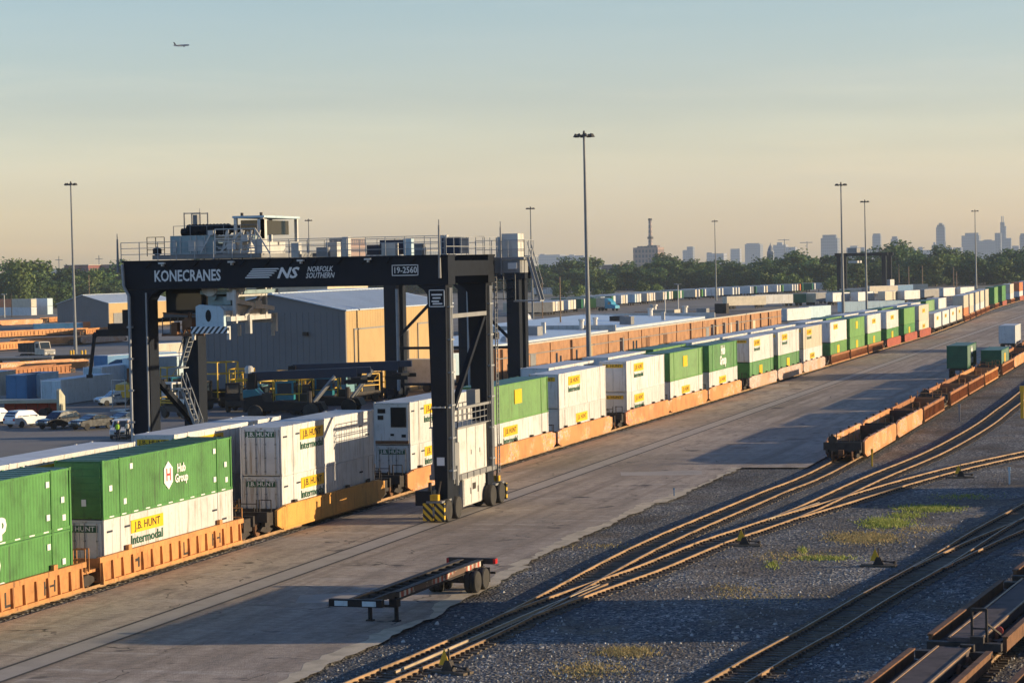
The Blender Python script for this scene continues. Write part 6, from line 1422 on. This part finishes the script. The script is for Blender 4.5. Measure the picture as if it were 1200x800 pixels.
for i, (px, py, rz, b, h, lab) in enumerate(((253, 478, -30, 'dark_iron', 5.2, 'dark yard machine with a tall yellow frame right of the far left crane leg'), (282, 481, 10, 'black_steel', 4.6, 'black yard machine with a yellow cage, left of the reach stackers'), (318, 483, -20, 'teal_paint', 3.4, 'turquoise yard tractor under the tail of the front reach stacker'), (357, 484, 25, 'black_steel', 3.6, 'yard tractor with a yellow frame between the reach stackers'), (332, 478, -60, 'rusty_iron', 4.2, 'rust coloured yard machine behind the front reach stacker'), (300, 476, 80, 'black_steel', 3.9, 'dark yard machine between the caged one and the reach stackers'), (440, 466, 30, 'dark_iron', 3.4, 'dark yard machine at the foot of the tan shed wall'),
        (378, 474, 0, 'teal_paint', 3.8, 'yard tractor with a glazed yellow cab under the dark booms'), (420, 470, -25, 'teal_paint', 3.2, 'turquoise yard tractor right of the reach stackers'), (206, 472, 40, 'teal_paint', 4.2, 'turquoise and yellow yard tractor between the left crane legs'), (192, 480, 70, 'white_steel', 2.4, 'white yard tractor between the left crane legs'), (214, 489, 60, 'white_steel', 2.2, 'low white yard tractor at the foot of the far left crane leg'))):
    machine(px, py, R(rz), lab, b, h)
# big side lift with grapple legs left of the crane
p = at(160, 472); t = thing('grapple_loader', 'black container loader with hanging grapple legs left of the crane leg', 'loader', (p.x, p.y, -.05), R(8))
mb = MB(); mb.prism([(-3.4, .9), (-3.2, 2.4), (0, 2.6), (3.8, 1.9), (3.8, .9)], 'x', -1.5, 1.5); mb.build('chassis', 'yellow_paint', t)
c_ = MB().box(-.8, .8, -1.0, .9, 2.3, 4.2).build('cab', 'rusty_iron', t); MB().box(-.82, .82, -.8, .7, 2.9, 4.0).build('window', 'window_glass', c_)
mb = MB(); mb.box(-4.6, 2.6, -.5, .5, 8.0, 8.8); mb.box(-3.0, 1.6, -.9, .9, 8.8, 9.5); mb.box(-1.3, 1.4, -.6, .6, 9.5, 11.1); mb.beam((-1.2, -.6, 11.0), (1.4, -.6, 11.0), .2); mb.build('spreader', 'black_steel', t)
for x0, s in ((-4.6, -1), (0.6, -1)):
    mb = MB(); mb.beam((x0, -.4, 8.4), (x0+.1+s*.35, -.4, 8.0), .5); mb.beam((x0+s*.2, -.4, 8.2), (x0+s*.9, -.4, 3.4), .34); mb.box(x0+s*.9-.35, x0+s*.9+.25, -.7, -.1, 3.1, 3.5); mb.build('grapple_leg', 'black_steel', t)
mb = MB(); mb.beam((.9, -2.4, 2.2), (.4, 0, 8.4), .8); mb.build('boom', 'black_steel', t)
for yy in (-2.2, 2.4):
    for s in (-1, 1): tyre_wheel(t, (s*1.4, yy, .8), .8, .6, n=14)
# white box trailer between the second crane's legs
p = at(487, 450); trailer('pale blue', p.x, p.y+2, R(80), 'pale box trailer parked under the second gantry crane', 'trailers by the shed', 11)
p = at(487, 458); trailer('grey', p.x, p.y, R(80), 'low pale trailer in front of the one under the second gantry crane', 'trailers by the shed', 10)
for i, (px, py) in enumerate(((584, 440), (594, 440))):
    p = at(px, py); t = thing('storage_tank', '%s upright white tank beside the brick wall and the second crane' % ('left' if i == 0 else 'right'), 'tank', (p.x, p.y, 0), 0, 'white tanks')
    mb = MB(); mb.lathe([(.9, 0), (.9, 3.2+i*1.8), (.7, 3.6+i*1.8), (.2, 3.8+i*1.8)], (0, 0, 0), 14); mb.build('shell', 'white_steel', t, smooth=True)
    MB().cyl((1.1, 0, 0), (1.1, 0, 4+i), .1, n=6).build('pipe', 'grey_steel', t)

# ------------------------------------------------------------------ far trailer row: rear doors to the yard
rcols = ['white', 'white', 'cream', 'cream', 'white', 'grey', 'dark green', 'white', 'cream', 'dark green', 'grey', 'white', 'cream', 'white', 'green', 'white', 'cream', 'grey', 'orange', 'pale blue']
grp = {'white': 'white', 'cream': 'cream', 'green': 'green', 'grey': 'grey white', 'dark green': 'dark green', 'lime': 'bright green', 'orange': 'orange', 'pale blue': 'pale blue'}
def rowx(y):   # line of the row read from the photograph
    pts = [(640, -187), (700, -190), (800, -196), (920, -198), (1040, -184), (1150, -170)]
    for (a, b), (c_, d_) in zip(pts, pts[1:]):
        if a <= y <= c_: return b+(d_-b)*(y-a)/(c_-a)
    return pts[-1][1]
y = 690
rr = random.Random(5)
while y < 1120:
    for _ in range(rr.choice((2, 3, 3, 4, 5))):
        if y > 1120: break
        c_ = rr.choice(rcols); trailer(c_, rowx(y)-7, y, R(-90)+rr.uniform(-.03, .03), grp[c_]+' trailer backed into the long far row before the trees', 'far row of parked trailers, '+grp[c_]); y += rr.uniform(3.7, 4.2)
    y += rr.uniform(7, 14)
# the broadside ones at the left end of that row
for i, (x0, x1, py, c_, lab) in enumerate(((606, 651, 367, 'dark green', 'long dark green trailer seen broadside right of the crane'), (652, 664, 366, 'grey', 'grey trailer end next to the long dark green trailer'), (668, 676, 365.5, 'lime', 'yellow green trailer in the far row, right of the dark pole'), (679, 700, 364, 'cream', 'cream trailer hitched behind the blue tractor unit'), (632, 652, 347, 'white', 'lone white trailer before the trees, left of the tallest mast'))):
    pa, pb = at(x0, py), at(x1, py-1.5 if i != 4 else py); m_ = (pa+pb)/2
    trailer(c_, m_.x, m_.y, R(-76), lab, 'broadside trailers right of the crane', 14.6 if (pb-pa).length > 9 else 8)
p = at(713, 364); t = thing('tractor_unit', 'bright blue tractor unit standing in front of the far trailer row', 'truck', (p.x, p.y, -.05), R(68))
mb = MB(); mb.prism([(-3.6, .8), (-3.6, 1.7), (-2.2, 2.1), (-1.9, 2.9), (-.4, 3.9), (.6, 4.0), (.6, .8)], 'x', -1.2, 1.2); c_ = mb.build('cab', 'blue_cab', t)
mb = MB(); mb.box(-1.22, 1.22, -1.6, -.7, 2.1, 2.8); mb.build('window', 'window_glass', c_)
MB().box(-.5, .5, .6, 3.4, .8, 1.1).build('frame', 'dark_iron', t)
for yy in (-2.7, 1.6, 2.8):
    for s in (-1, 1): tyre_wheel(t, (s*1.0, yy, .52), .52, .34, n=10)
p = at(612, 383); t = thing('tractor_unit', 'white and red tractor unit beside the second crane leg', 'truck', (p.x, p.y, -.05), R(60))
mb = MB(); mb.prism([(-3.2, .8), (-3.2, 1.7), (-2.0, 2.1), (-1.7, 2.9), (-.4, 3.7), (.6, 3.8), (.6, .8)], 'x', -1.2, 1.2); c_ = mb.build('cab', 'car_white', t)
MB().box(-1.22, 1.22, -1.5, -.6, 2.1, 2.8).build('window', 'window_glass', c_); MB().box(-1.21, 1.21, -3.0, .5, .9, 1.3).build('lower_panel', 'red_plastic', c_)
for yy in (-2.4, 0.9):
    for s in (-1, 1): tyre_wheel(t, (s*1.0, yy, .52), .52, .34, n=10)
p = at(612, 372); trailer('cream', p.x-2, p.y+20, R(-70), 'cream trailer right beside the second crane leg', 'trailers by the shed', 11)

# right middle: long trailers and boxes between the rows
LT = [(857, 888, 362, 'cream', 'cream trailer with dark markings, left end of the middle rows'), (888, 922, 360, 'white', 'white trailer in the middle rows, second from their left end'), (925, 936, 358.5, 'dark green', 'dark green trailer end next to the white one in the middle rows'), (938, 946, 358, 'cream', 'cream trailer end in the middle rows'), (946, 964, 357, 'dull grey', 'dull grey trailer broadside in the middle rows, left of its twin'), (965, 976, 355.5, 'dull grey', 'dull grey trailer broadside in the middle rows, right of its twin'), (977, 988, 354, 'green', 'green trailer left of the mast with the large lamp ring'), (993, 1001, 351, 'cream', 'tan trailer just right of the mast with the large lamp ring'), (1002, 1010, 350.5, 'dull grey', 'grey trailer between the two masts'), (1018, 1049, 347, 'cream', 'long pale trailer broadside below the far crane'), (1050, 1068, 345.5, 'blue', 'dark blue trailer right of the far crane'), (1070, 1082, 344.5, 'cream', 'cream trailer with a red mark right of the far crane')]
for x0, x1, py, c_, lab in LT:
    pa, pb = at(x0, py), at(x1, py-(x1-x0)*.03); m_ = (pa+pb)/2; d = pb-pa; w = d.length
    trailer(c_, m_.x, m_.y, math.atan2(-d.x, d.y) if w > 6 else R(-80), lab, 'trailers in the middle rows', 14.6 if w > 9 else 8)
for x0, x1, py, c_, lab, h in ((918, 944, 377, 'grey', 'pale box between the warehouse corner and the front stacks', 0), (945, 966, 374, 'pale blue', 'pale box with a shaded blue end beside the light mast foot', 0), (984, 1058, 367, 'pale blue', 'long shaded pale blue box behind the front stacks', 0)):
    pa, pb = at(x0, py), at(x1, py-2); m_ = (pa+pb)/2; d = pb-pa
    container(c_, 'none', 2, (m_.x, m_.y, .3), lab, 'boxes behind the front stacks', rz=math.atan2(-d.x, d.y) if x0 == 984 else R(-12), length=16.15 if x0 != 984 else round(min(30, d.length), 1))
k = 0
for x0, py, c_ in ((1000, 352, 'white'), (1030, 351, 'white'), (1062, 350, 'cream'), (1085, 349, 'white'), (1108, 347, 'dull grey'), (1130, 345, 'white'), (1150, 344, 'white')):
    p = at(x0, py+6); trailer(c_, p.x-8, p.y+20, R(-14), '%s trailer in the row behind the far stacks, %s from its left end' % (WORD.get(c_, c_), ORD[k]), 'flat roofed row behind the far stacks'); k += 1
# ------------------------------------------------------------------ trees
def tree_mesh(seed, H, Wd, leafm, dens=1.0, leaf=.55):
    r = random.Random(seed); mb = MB()
    nl = int(r.uniform(7, 11)); lobes = []
    for i in range(nl):
        a = r.uniform(0, 6.28); q = r.uniform(.1, .75); z = r.uniform(.18, .9)
        wz = math.sin(min(1, max(.1, (1-z)*1.5+.25))*1.5)
        lobes.append((Vector((math.cos(a)*q*Wd/2*wz, math.sin(a)*q*Wd/2*wz, z*H)), r.uniform(.16, .30)*Wd))
    lobes.append((Vector((0, 0, H*.86)), Wd*.2)); lobes.append((Vector((r.uniform(-1, 1), r.uniform(-1, 1), H*.55)), Wd*.33)); lobes.append((Vector((r.uniform(-2, 2), r.uniform(-2, 2), H*.2)), Wd*.3))
    for c, rad in lobes:
        nc = int(26*dens)
        for _ in range(nc):
            d = Vector((r.gauss(0, 1), r.gauss(0, 1), r.gauss(0, .85)+.15)).normalized(); cc = c+d*rad*r.uniform(.55, 1.08)
            if cc.z < .4: continue
            for _ in range(6):
                p = cc+Vector((r.gauss(0, .45), r.gauss(0, .45), r.gauss(0, .35)))*rad*.42; s = leaf*r.uniform(.5, 1.25)
                n = (d+Vector((r.gauss(0, .6), r.gauss(0, .6), r.gauss(0, .6)))).normalized(); t = n.orthogonal().normalized(); b = n.cross(t); a = r.uniform(0, 6.28)
                u = (t*math.cos(a)+b*math.sin(a))*s; v = (b*math.cos(a)-t*math.sin(a))*s*.75
                mb.poly([p-u, p+v*.8, p+u, p-v])
    me = mb.mesh('crown', leafm)
    tk = MB(); tk.cyl((0, 0, -.2), (0, 0, H*.45), .035*Wd, .02*Wd, 8)
    for c, rad in lobes[:6]: tk.cyl((0, 0, H*r.uniform(.15, .4)), tuple(c), .012*Wd, .004*Wd, 5)
    return me, tk.mesh('trunk', 'bark')
TREES = []
for i in range(9): TREES.append(tree_mesh(100+i, (12, 14, 10, 15, 12.5, 16, 9, 13, 14.5)[i], (11, 9, 12, 10, 13, 12, 10, 8, 13)[i], 'leaves_dark' if i % 3 else 'leaves_mid'))
BIG = [tree_mesh(300+i, (19, 17, 18)[i], (17, 16, 14)[i], 'leaves_mid' if i == 0 else 'leaves_dark', 1.7, .6) for i in range(3)]
BUSH = [tree_mesh(400+i, (5.5, 4.5)[i], (8, 7)[i], 'leaves_mid', .8, .42) for i in range(2)]
def tree(meshes, x, y, s, rz, label, group, name='tree', sz=1.0):
    t = thing(name, label, 'tree' if name == 'tree' else 'shrub', (x, y, -.2), rz, group); t.scale = (s, s, s*sz)
    for nm, me in (('crown', meshes[0]), ('trunk', meshes[1])):
        o = bpy.data.objects.new(nm, me); col.objects.link(o); o.parent = t
rt = random.Random(77)
# front edge of the wood from the photograph: image x -> distance, then three ranks behind it
def edgeY(px): 
    pts = [(-60, 940), (160, 1000), (420, 1250), (600, 1300), (700, 1280), (860, 1300), (1000, 1240), (1210, 1290)]
    for (a, b), (c_, d_) in zip(pts, pts[1:]):
        if a <= px <= c_: return b+(d_-b)*(px-a)/(c_-a)
    return 1250
for rank, (dy, step, smin, smax) in enumerate(((0, 15.5, .8, 1.12), (28, 16, .95, 1.25), (62, 17, 1.05, 1.4), (110, 20, 1.15, 1.6))):
    px = -40.0+rank*7
    while px < 1235:
        Y = edgeY(px)+dy+rt.uniform(-12, 12); X = atY(px, 330, Y).x; s = rt.uniform(smin, smax)
        if 300 < px < 560 and rank == 3: s *= .8
        hs = .84+.10*max(0, min(1, (px-760)/260)) if px > 300 else (.98 if px < 55 else .84)
        tree(rt.choice(TREES), X, Y, s*1.36, rt.uniform(0, 6.28), 'tree of the dark wood closing the yard, its crown merging with its neighbours', 'trees of the wood behind the yard', sz=hs*.72)
        px += step*rt.uniform(.75, 1.3)
for i, (px, Y, s, lab) in enumerate(((22, 930, 1.14, 'large rounded tree rising above the wood at the far left'), (38, 960, .85, 'broad tree right beside the large rounded one at the far left'), (4, 960, .85, 'dark tree at the left edge of the photo'), (112, 1030, .9, 'bushy tree above the small shed left of the crane'))):
    tree(BIG[i % 3], atY(px, 330, Y).x, Y, s, i*1.3, lab, 'big trees at the left')
for i, (px, py, s) in enumerate(((712, 347, 1.2), (680, 348, 1.0), (660, 348, 1.15), (700, 346, 1.0), (752, 346, 1.0), (770, 345, .9), (8, 352, .9), (22, 351, 1.0), (44, 350, .7), (70, 353, .8), (120, 352, 1.1), (132, 352, .9), (900, 342, 1.4), (915, 342, 1.5), (930, 342, 1.3), (945, 341, 1.2), (975, 341, 1.1))):
    p = at(px, py); tree(BUSH[i % 2], p.x, p.y, s, i*.9, 'low bush at the foot of the wood', 'bushes at the foot of the wood', 'shrub')

# loose stones on the ballast between the tracks
mb = MB(); rs = random.Random(9)
for _ in range(5200):
    px, py = rs.uniform(330, 1200), 545+255*math.sqrt(rs.random()); p = at(px, py, -.12)
    if p.x < -33.0 or p.y > 190: continue
    q = rs.uniform(.03, .085)*(1.7 if rs.random() < .06 else 1); a = rs.uniform(0, 6.3); c_, s_ = math.cos(a)*q, math.sin(a)*q*rs.uniform(.6, 1); h = q*rs.uniform(.6, 1.1)
    mb.v += [(p.x-c_, p.y-s_, -.13), (p.x+s_, p.y-c_, -.13), (p.x+c_, p.y+s_, -.13), (p.x-s_, p.y+c_, -.13), (p.x-c_*.4, p.y+s_*.4, -.12+h), (p.x+c_*.5, p.y+s_*.3, -.12+h*.8)]
    k = len(mb.v)-6; mb.f += [(k, k+1, k+5, k+4), (k+1, k+2, k+5), (k+2, k+3, k+4, k+5), (k+3, k, k+4)]
o = mb.build('gravel_stones', 'loose_stone'); o['kind'] = 'stuff'; o['label'] = 'loose pale stones scattered over the gravel between the tracks'; o['category'] = 'stones'

# ------------------------------------------------------------------ skyline, real sizes at real distances
def tower(label, px0, px1, pt, Y, mat, cap=None, depth=None, name='tower_block'):
    a = atY(px0, 300, Y); b = atY(px1, 300, Y); tp = atY((px0+px1)/2, pt, Y).z; w = b.x-a.x
    t = thing(name, label, 'building', ((a.x+b.x)/2, Y, 0), world=True)
    MB().box(a.x, b.x, Y, Y+(depth or max(25, w)), -2, tp).build('shaft', mat, t)
    if cap:
        for (f0, f1, h) in cap: MB().box(a.x+w*f0, a.x+w*f1, Y+3, Y+22, tp, tp+h).build('roof_house', mat, t)
    return t
SK = 6800
for x0, x1, pt, m, cap, lab in (
 (962, 981.5, 279, 'tower_dark', [(.1, .9, 9)], 'broad dark slab tower left of the large ring mast'),
 (992, 1013, 290, 'tower_pale', [(.2, .6, 5)], 'low pale block just right of the large ring mast'),
 (1013, 1022, 292, 'tower_pale', None, 'low block between the two masts'),
 (1022.5, 1032, 276, 'tower_dark', [(.05, .95, 6)], 'slim dark tower right of the thin mast'),
 (1032, 1039, 293, 'tower_pale', None, 'low block at the foot of the slim dark tower'),
 (1044, 1052.5, 280, 'tower_dark', [(.15, .85, 7)], 'shorter slim tower, right of the slim dark one'),
 (1054, 1063, 287.5, 'tower_dark', None, 'small grey block behind the pink one'),
 (1064, 1073, 291, 'tower_pale', None, 'low pale block right of the pink one'),
 (1074, 1092, 293, 'tower_pale', [(.1, .4, 10)], 'long low block left of the round shouldered tower'),
 (1092, 1098, 287, 'tower_pale', [(.3, .7, 8)], 'stepped block at the foot of the round shouldered tower'),
 (1097.3, 1107.5, 266, 'tower_dark', [(.1, .9, 6), (.3, .7, 11)], 'tall single tower left of the last mast'),
 (1108, 1116, 290, 'tower_pale', None, 'low block right of the tall single tower'),
 (1117, 1127, 290, 'tower_pale', None, 'low block left of the wide stepped tower'),
 (1127, 1147.5, 276, 'tower_dark', [(.2, .95, 8)], 'wide stepped tower behind the last mast'),
 (1147, 1166, 282, 'tower_dark', [(.3, .8, 3)], 'broad lower tower right of the last mast'),
 (1166, 1173, 273, 'tower_dark', None, 'flat topped tower left of the tallest tower'),
 (1172.5, 1179, 265, 'tower_dark', [(.0, .75, 12), (.2, .28, 30), (.5, .58, 30)], 'tallest tower of the skyline with two antennas'),
 (1179, 1185, 279, 'tower_dark', None, 'lower shoulder tower right of the tallest tower'),
 (1186, 1194, 288, 'tower_pale', None, 'low pale block right of the tallest tower'),
 (1195, 1204, 276, 'tower_dark', [(.1, .8, 6)], 'dark tower cut by the right edge of the photo'),
 (906, 921, 287, 'tower_pale', [(.3, .7, 8)], 'pale block right of the church spire'), (920, 932, 289.5, 'tower_pale', None, 'lower pale block right of the church spire'),
 (873, 891, 286, 'tower_dark', [(.1, .9, 3)], 'square dark block left of the church spire'),
 (856, 867, 291.5, 'tower_pale', None, 'small pale block left of the square dark one'),
 (828, 848, 297, 'tower_pale', [(.0, .3, 3)], 'long low hazy block beside the far mast'),
 (800, 807, 293, 'tower_dark', None, 'left half of the twin block right of the chimney'), (805, 812, 289, 'tower_dark', None, 'taller half of the twin block right of the chimney'),
 (630, 656, 298.5, 'tower_pale', [(.1, .3, 3)], 'wide hazy block left of the tallest mast'), (655, 684, 299.5, 'tower_pale', [(.4, .6, 3)], 'wide hazy block just behind the tallest mast'),
 (40, 78, 316, 'tower_pale', None, 'low hazy block above the wood at the far left')):
    tower('hazy '+lab if not lab.startswith(('wide hazy', 'long low hazy', 'low hazy')) else lab, x0, x1, pt, SK+rt.uniform(-500, 900), m, cap)
tower('small pink lit block in the middle of the skyline', 1051, 1060, 293, 5200, 'tower_brick')
# power station with its chimney
t = tower('old brick power station at the foot of the tall chimney', 742, 771, 290, 3300, 'tower_brick', [(.15, .5, 2), (.55, .95, 3)], 40, 'power_station')
a = atY(762.5, 300, 3320); tp = atY(762.5, 256, 3320).z
t = thing('chimney', 'tall slender chimney rising behind the power station', 'chimney', (a.x, 3320, 0)); MB().cyl((0, 0, -2), (0, 0, tp), 4.0, 2.2, 14).build('stack', 'tower_brick', t); MB().cyl((0, 0, tp*.62), (0, 0, tp*.66), 4.2, 4.2, 14).build('gallery', 'dark_iron', t); MB().cyl((0, 0, tp-3), (0, 0, tp), 2.9, 2.9, 14).build('rim', 'dark_iron', t)
# church spire
a = atY(903, 300, 2300); tp = atY(903, 284, 2300).z
t = thing('church_tower', 'small dark church tower with a domed top above the trees', 'church', (a.x, 2300, 0)); MB().box(-3, 3, -3, 3, -1, tp*.72).build('tower', 'tower_dark', t); mb = MB(); mb.lathe([(3.0, tp*.72), (2.6, tp*.8), (1.6, tp*.87), (.5, tp*.93), (.12, tp)], (0, 0, 0), 10); mb.build('spire', 'tower_dark', t)
# slender lattice cranes and masts
for px, pt, Y, arm, lab in ((946, 283, 5200, True, 'thin construction crane between the church tower and the slab tower'), (919.5, 280, 5600, True, 'thin construction crane just right of the church tower'), (69, 300, 2600, False, 'faint lattice mast above the wood at the far left'), (116, 299, 2700, False, 'faint lattice mast left of the crane')):
    a = atY(px, 300, Y); tp = atY(px, pt, Y).z; t = thing('lattice_mast' if not arm else 'tower_crane', lab, 'mast' if not arm else 'crane', (a.x, Y, 0)); w = .00032*Y
    MB().box(-w/2, w/2, -w/2, w/2, 0, tp).build('mast', 'grey_steel', t)
    if arm: MB().box(-16, 12, -w/3, w/3, tp-3, tp-1.6).build('jib', 'grey_steel', t)
    else: MB().box(-5, 5, -w/4, w/4, tp*.86, tp*.88).build('cross_arm', 'grey_steel', t); 

# ------------------------------------------------------------------ airliner
pl = atY(213, 53.5, 4800)
t = thing('airliner', 'small airliner with a dark blue belly flying left across the sky', 'aircraft', tuple(pl), R(86))
mb = MB(); mb.lathe([(.1, -19), (1.0, -18), (1.75, -15.5), (1.95, -12), (1.95, 8), (1.5, 13), (.7, 18), (.25, 20)], (0, 0, 0), 14, 'y'); mb.build('fuselage', 'plane_blue', t, smooth=True)
mb = MB()
mb.lathe([(.2, -13), (1.0, -11), (1.15, -8), (1.15, 9), (.6, 14), (.2, 17)], (0, 0, .95), 14, 'y'); mb.build('upper_fuselage', 'plane_grey', t, smooth=True)
for s in (-1, 1):
    mb = MB(); mb.hexa([(s*1.5, -4, -1.0), (s*17, 5, .4), (s*17, 6.6, .4), (s*1.5, 3, -1.0), (s*1.5, -4, -.6), (s*17, 5, .55), (s*17, 6.6, .55), (s*1.5, 3, -.6)]); mb.build('wing', 'plane_grey', t)
    mb = MB(); mb.hexa([(s*.6, 14, .6), (s*6, 18, 1.0), (s*6, 19.3, 1.0), (s*.6, 18, .6), (s*.6, 14, .8), (s*6, 18, 1.1), (s*6, 19.3, 1.1), (s*.6, 18, .8)]); mb.build('tailplane', 'plane_grey', t)
    mb = MB(); mb.lathe([(.7, -2.4), (1.0, -1), (.9, 1.2), (.5, 2.2)], (s*5.6, -2.6, -2.0), 12, 'y'); mb.build('engine', 'plane_blue', t, smooth=True)
mb = MB(); mb.prism([(12.5, 1.4), (17.8, 8.0), (20.2, 8.0), (18.6, .8)], 'x', -.22, .22); mb.build('tail_fin', 'tail_dark', t)

# ------------------------------------------------------------------ air
mb = MB(); mb.box(-3600, 140, -140, 9300, -3.5, 330)
hz = bpy.data.objects.new('haze', None)
m = bpy.data.materials.new('haze_air'); m.use_nodes = True; nt = m.node_tree; nt.nodes.remove(nt.nodes['Principled BSDF'])
pv = nt.nodes.new('ShaderNodeVolumePrincipled'); pv.inputs['Color'].default_value = (.74, .86, 1.0, 1); pv.inputs['Density'].default_value = HAZE_DENSITY = 6.5e-5; pv.inputs['Anisotropy'].default_value = .0
nt.links.new(pv.outputs[0], nt.nodes['Material Output'].inputs['Volume']); MATS['haze_air'] = m
hz = mb.build('haze', 'haze_air'); hz['kind'] = 'stuff'; hz['label'] = 'thin warm evening haze over the whole yard'; hz['category'] = 'haze'

# ------------------------------------------------------------------ camera
cam = bpy.data.cameras.new('camera'); co = bpy.data.objects.new('camera', cam); col.objects.link(co)
cam.sensor_width = 36; cam.lens = 36*FPX/1200; cam.clip_start = .5; cam.clip_end = 30000
mw = Matrix((RT, UP, -FW)).transposed().to_4x4(); mw.translation = (0, 0, CAM_H); co.matrix_world = mw
scene.camera = co
# ------------------------------------------------------------------ light
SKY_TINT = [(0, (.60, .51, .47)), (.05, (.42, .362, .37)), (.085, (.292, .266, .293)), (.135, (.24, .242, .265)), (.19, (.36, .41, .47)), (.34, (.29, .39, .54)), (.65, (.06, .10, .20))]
SUN_EL, SUN_AZ = 8.6, 76.5
sd = Vector((math.cos(R(SUN_EL))*math.sin(R(SUN_AZ)), math.cos(R(SUN_EL))*math.cos(R(SUN_AZ)), math.sin(R(SUN_EL))))
sun = bpy.data.lights.new('sun', 'SUN'); so = bpy.data.objects.new('sun', sun); col.objects.link(so); sun.energy = 5.0; sun.angle = R(.5); sun.color = (1, .80, .53)
so.rotation_euler = sd.to_track_quat('Z', 'Y').to_euler()
w = bpy.data.worlds.new('World'); scene.world = w; w.use_nodes = True; nt = w.node_tree; bg = nt.nodes['Background']
sk = nt.nodes.new('ShaderNodeTexSky'); sk.sky_type = 'NISHITA'; sk.sun_disc = False; sk.sun_elevation = R(SUN_EL); sk.sun_rotation = R(SUN_AZ); sk.air_density = 1.0; sk.dust_density = 1.2; sk.ozone_density = 2.0
# hazy evening air: the lowest degrees of the sky are paler and brighter than the clear model gives, the zenith bluer
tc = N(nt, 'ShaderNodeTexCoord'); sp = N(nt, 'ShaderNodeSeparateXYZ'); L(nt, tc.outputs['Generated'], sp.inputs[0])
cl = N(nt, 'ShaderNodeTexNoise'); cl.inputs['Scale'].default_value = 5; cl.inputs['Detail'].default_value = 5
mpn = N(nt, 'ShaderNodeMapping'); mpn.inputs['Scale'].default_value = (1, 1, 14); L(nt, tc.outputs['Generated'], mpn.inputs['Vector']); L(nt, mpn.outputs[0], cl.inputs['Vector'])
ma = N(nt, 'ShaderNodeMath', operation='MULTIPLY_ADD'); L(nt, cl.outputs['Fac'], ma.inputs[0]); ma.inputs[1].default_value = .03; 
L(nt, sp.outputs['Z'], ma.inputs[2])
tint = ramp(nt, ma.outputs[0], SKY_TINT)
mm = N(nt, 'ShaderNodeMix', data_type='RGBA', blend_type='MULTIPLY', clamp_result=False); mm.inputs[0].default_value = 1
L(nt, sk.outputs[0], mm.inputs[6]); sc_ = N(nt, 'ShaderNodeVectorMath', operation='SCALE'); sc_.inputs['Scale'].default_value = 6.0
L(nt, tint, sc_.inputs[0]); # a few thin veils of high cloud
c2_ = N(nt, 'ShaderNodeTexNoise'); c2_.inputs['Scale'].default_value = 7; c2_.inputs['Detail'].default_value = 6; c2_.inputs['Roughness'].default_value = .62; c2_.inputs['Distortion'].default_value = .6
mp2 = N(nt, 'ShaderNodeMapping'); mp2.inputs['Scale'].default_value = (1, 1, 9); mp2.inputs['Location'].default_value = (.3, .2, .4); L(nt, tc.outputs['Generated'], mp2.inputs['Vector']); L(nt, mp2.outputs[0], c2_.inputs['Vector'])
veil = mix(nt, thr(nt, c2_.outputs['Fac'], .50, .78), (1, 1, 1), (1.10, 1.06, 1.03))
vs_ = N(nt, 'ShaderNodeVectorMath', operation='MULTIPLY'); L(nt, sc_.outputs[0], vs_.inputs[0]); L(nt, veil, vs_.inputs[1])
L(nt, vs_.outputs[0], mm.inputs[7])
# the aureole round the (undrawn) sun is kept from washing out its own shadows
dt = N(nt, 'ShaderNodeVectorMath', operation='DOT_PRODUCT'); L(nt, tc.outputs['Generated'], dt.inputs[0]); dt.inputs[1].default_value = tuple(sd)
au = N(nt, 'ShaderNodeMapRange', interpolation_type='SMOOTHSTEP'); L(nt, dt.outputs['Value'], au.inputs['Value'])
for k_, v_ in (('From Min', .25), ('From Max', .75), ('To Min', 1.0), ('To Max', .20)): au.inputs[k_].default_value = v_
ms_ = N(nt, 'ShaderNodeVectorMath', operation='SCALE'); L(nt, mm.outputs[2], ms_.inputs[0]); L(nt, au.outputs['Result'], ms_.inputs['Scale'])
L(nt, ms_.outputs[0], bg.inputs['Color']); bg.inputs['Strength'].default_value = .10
vs = scene.view_settings; vs.view_transform = 'Standard'; vs.look = 'None'; vs.exposure = 0.62; vs.gamma = 1; vs.use_curve_mapping = False
scene.render.engine = 'CYCLES'; cy = scene.cycles
cy.use_denoising = True; cy.max_bounces = 5; cy.diffuse_bounces = 3; cy.glossy_bounces = 2; cy.transparent_max_bounces = 8; cy.volume_bounces = 0; cy.caustics_reflective = False; cy.caustics_refractive = False
cy.use_adaptive_sampling = True; cy.adaptive_threshold = .015
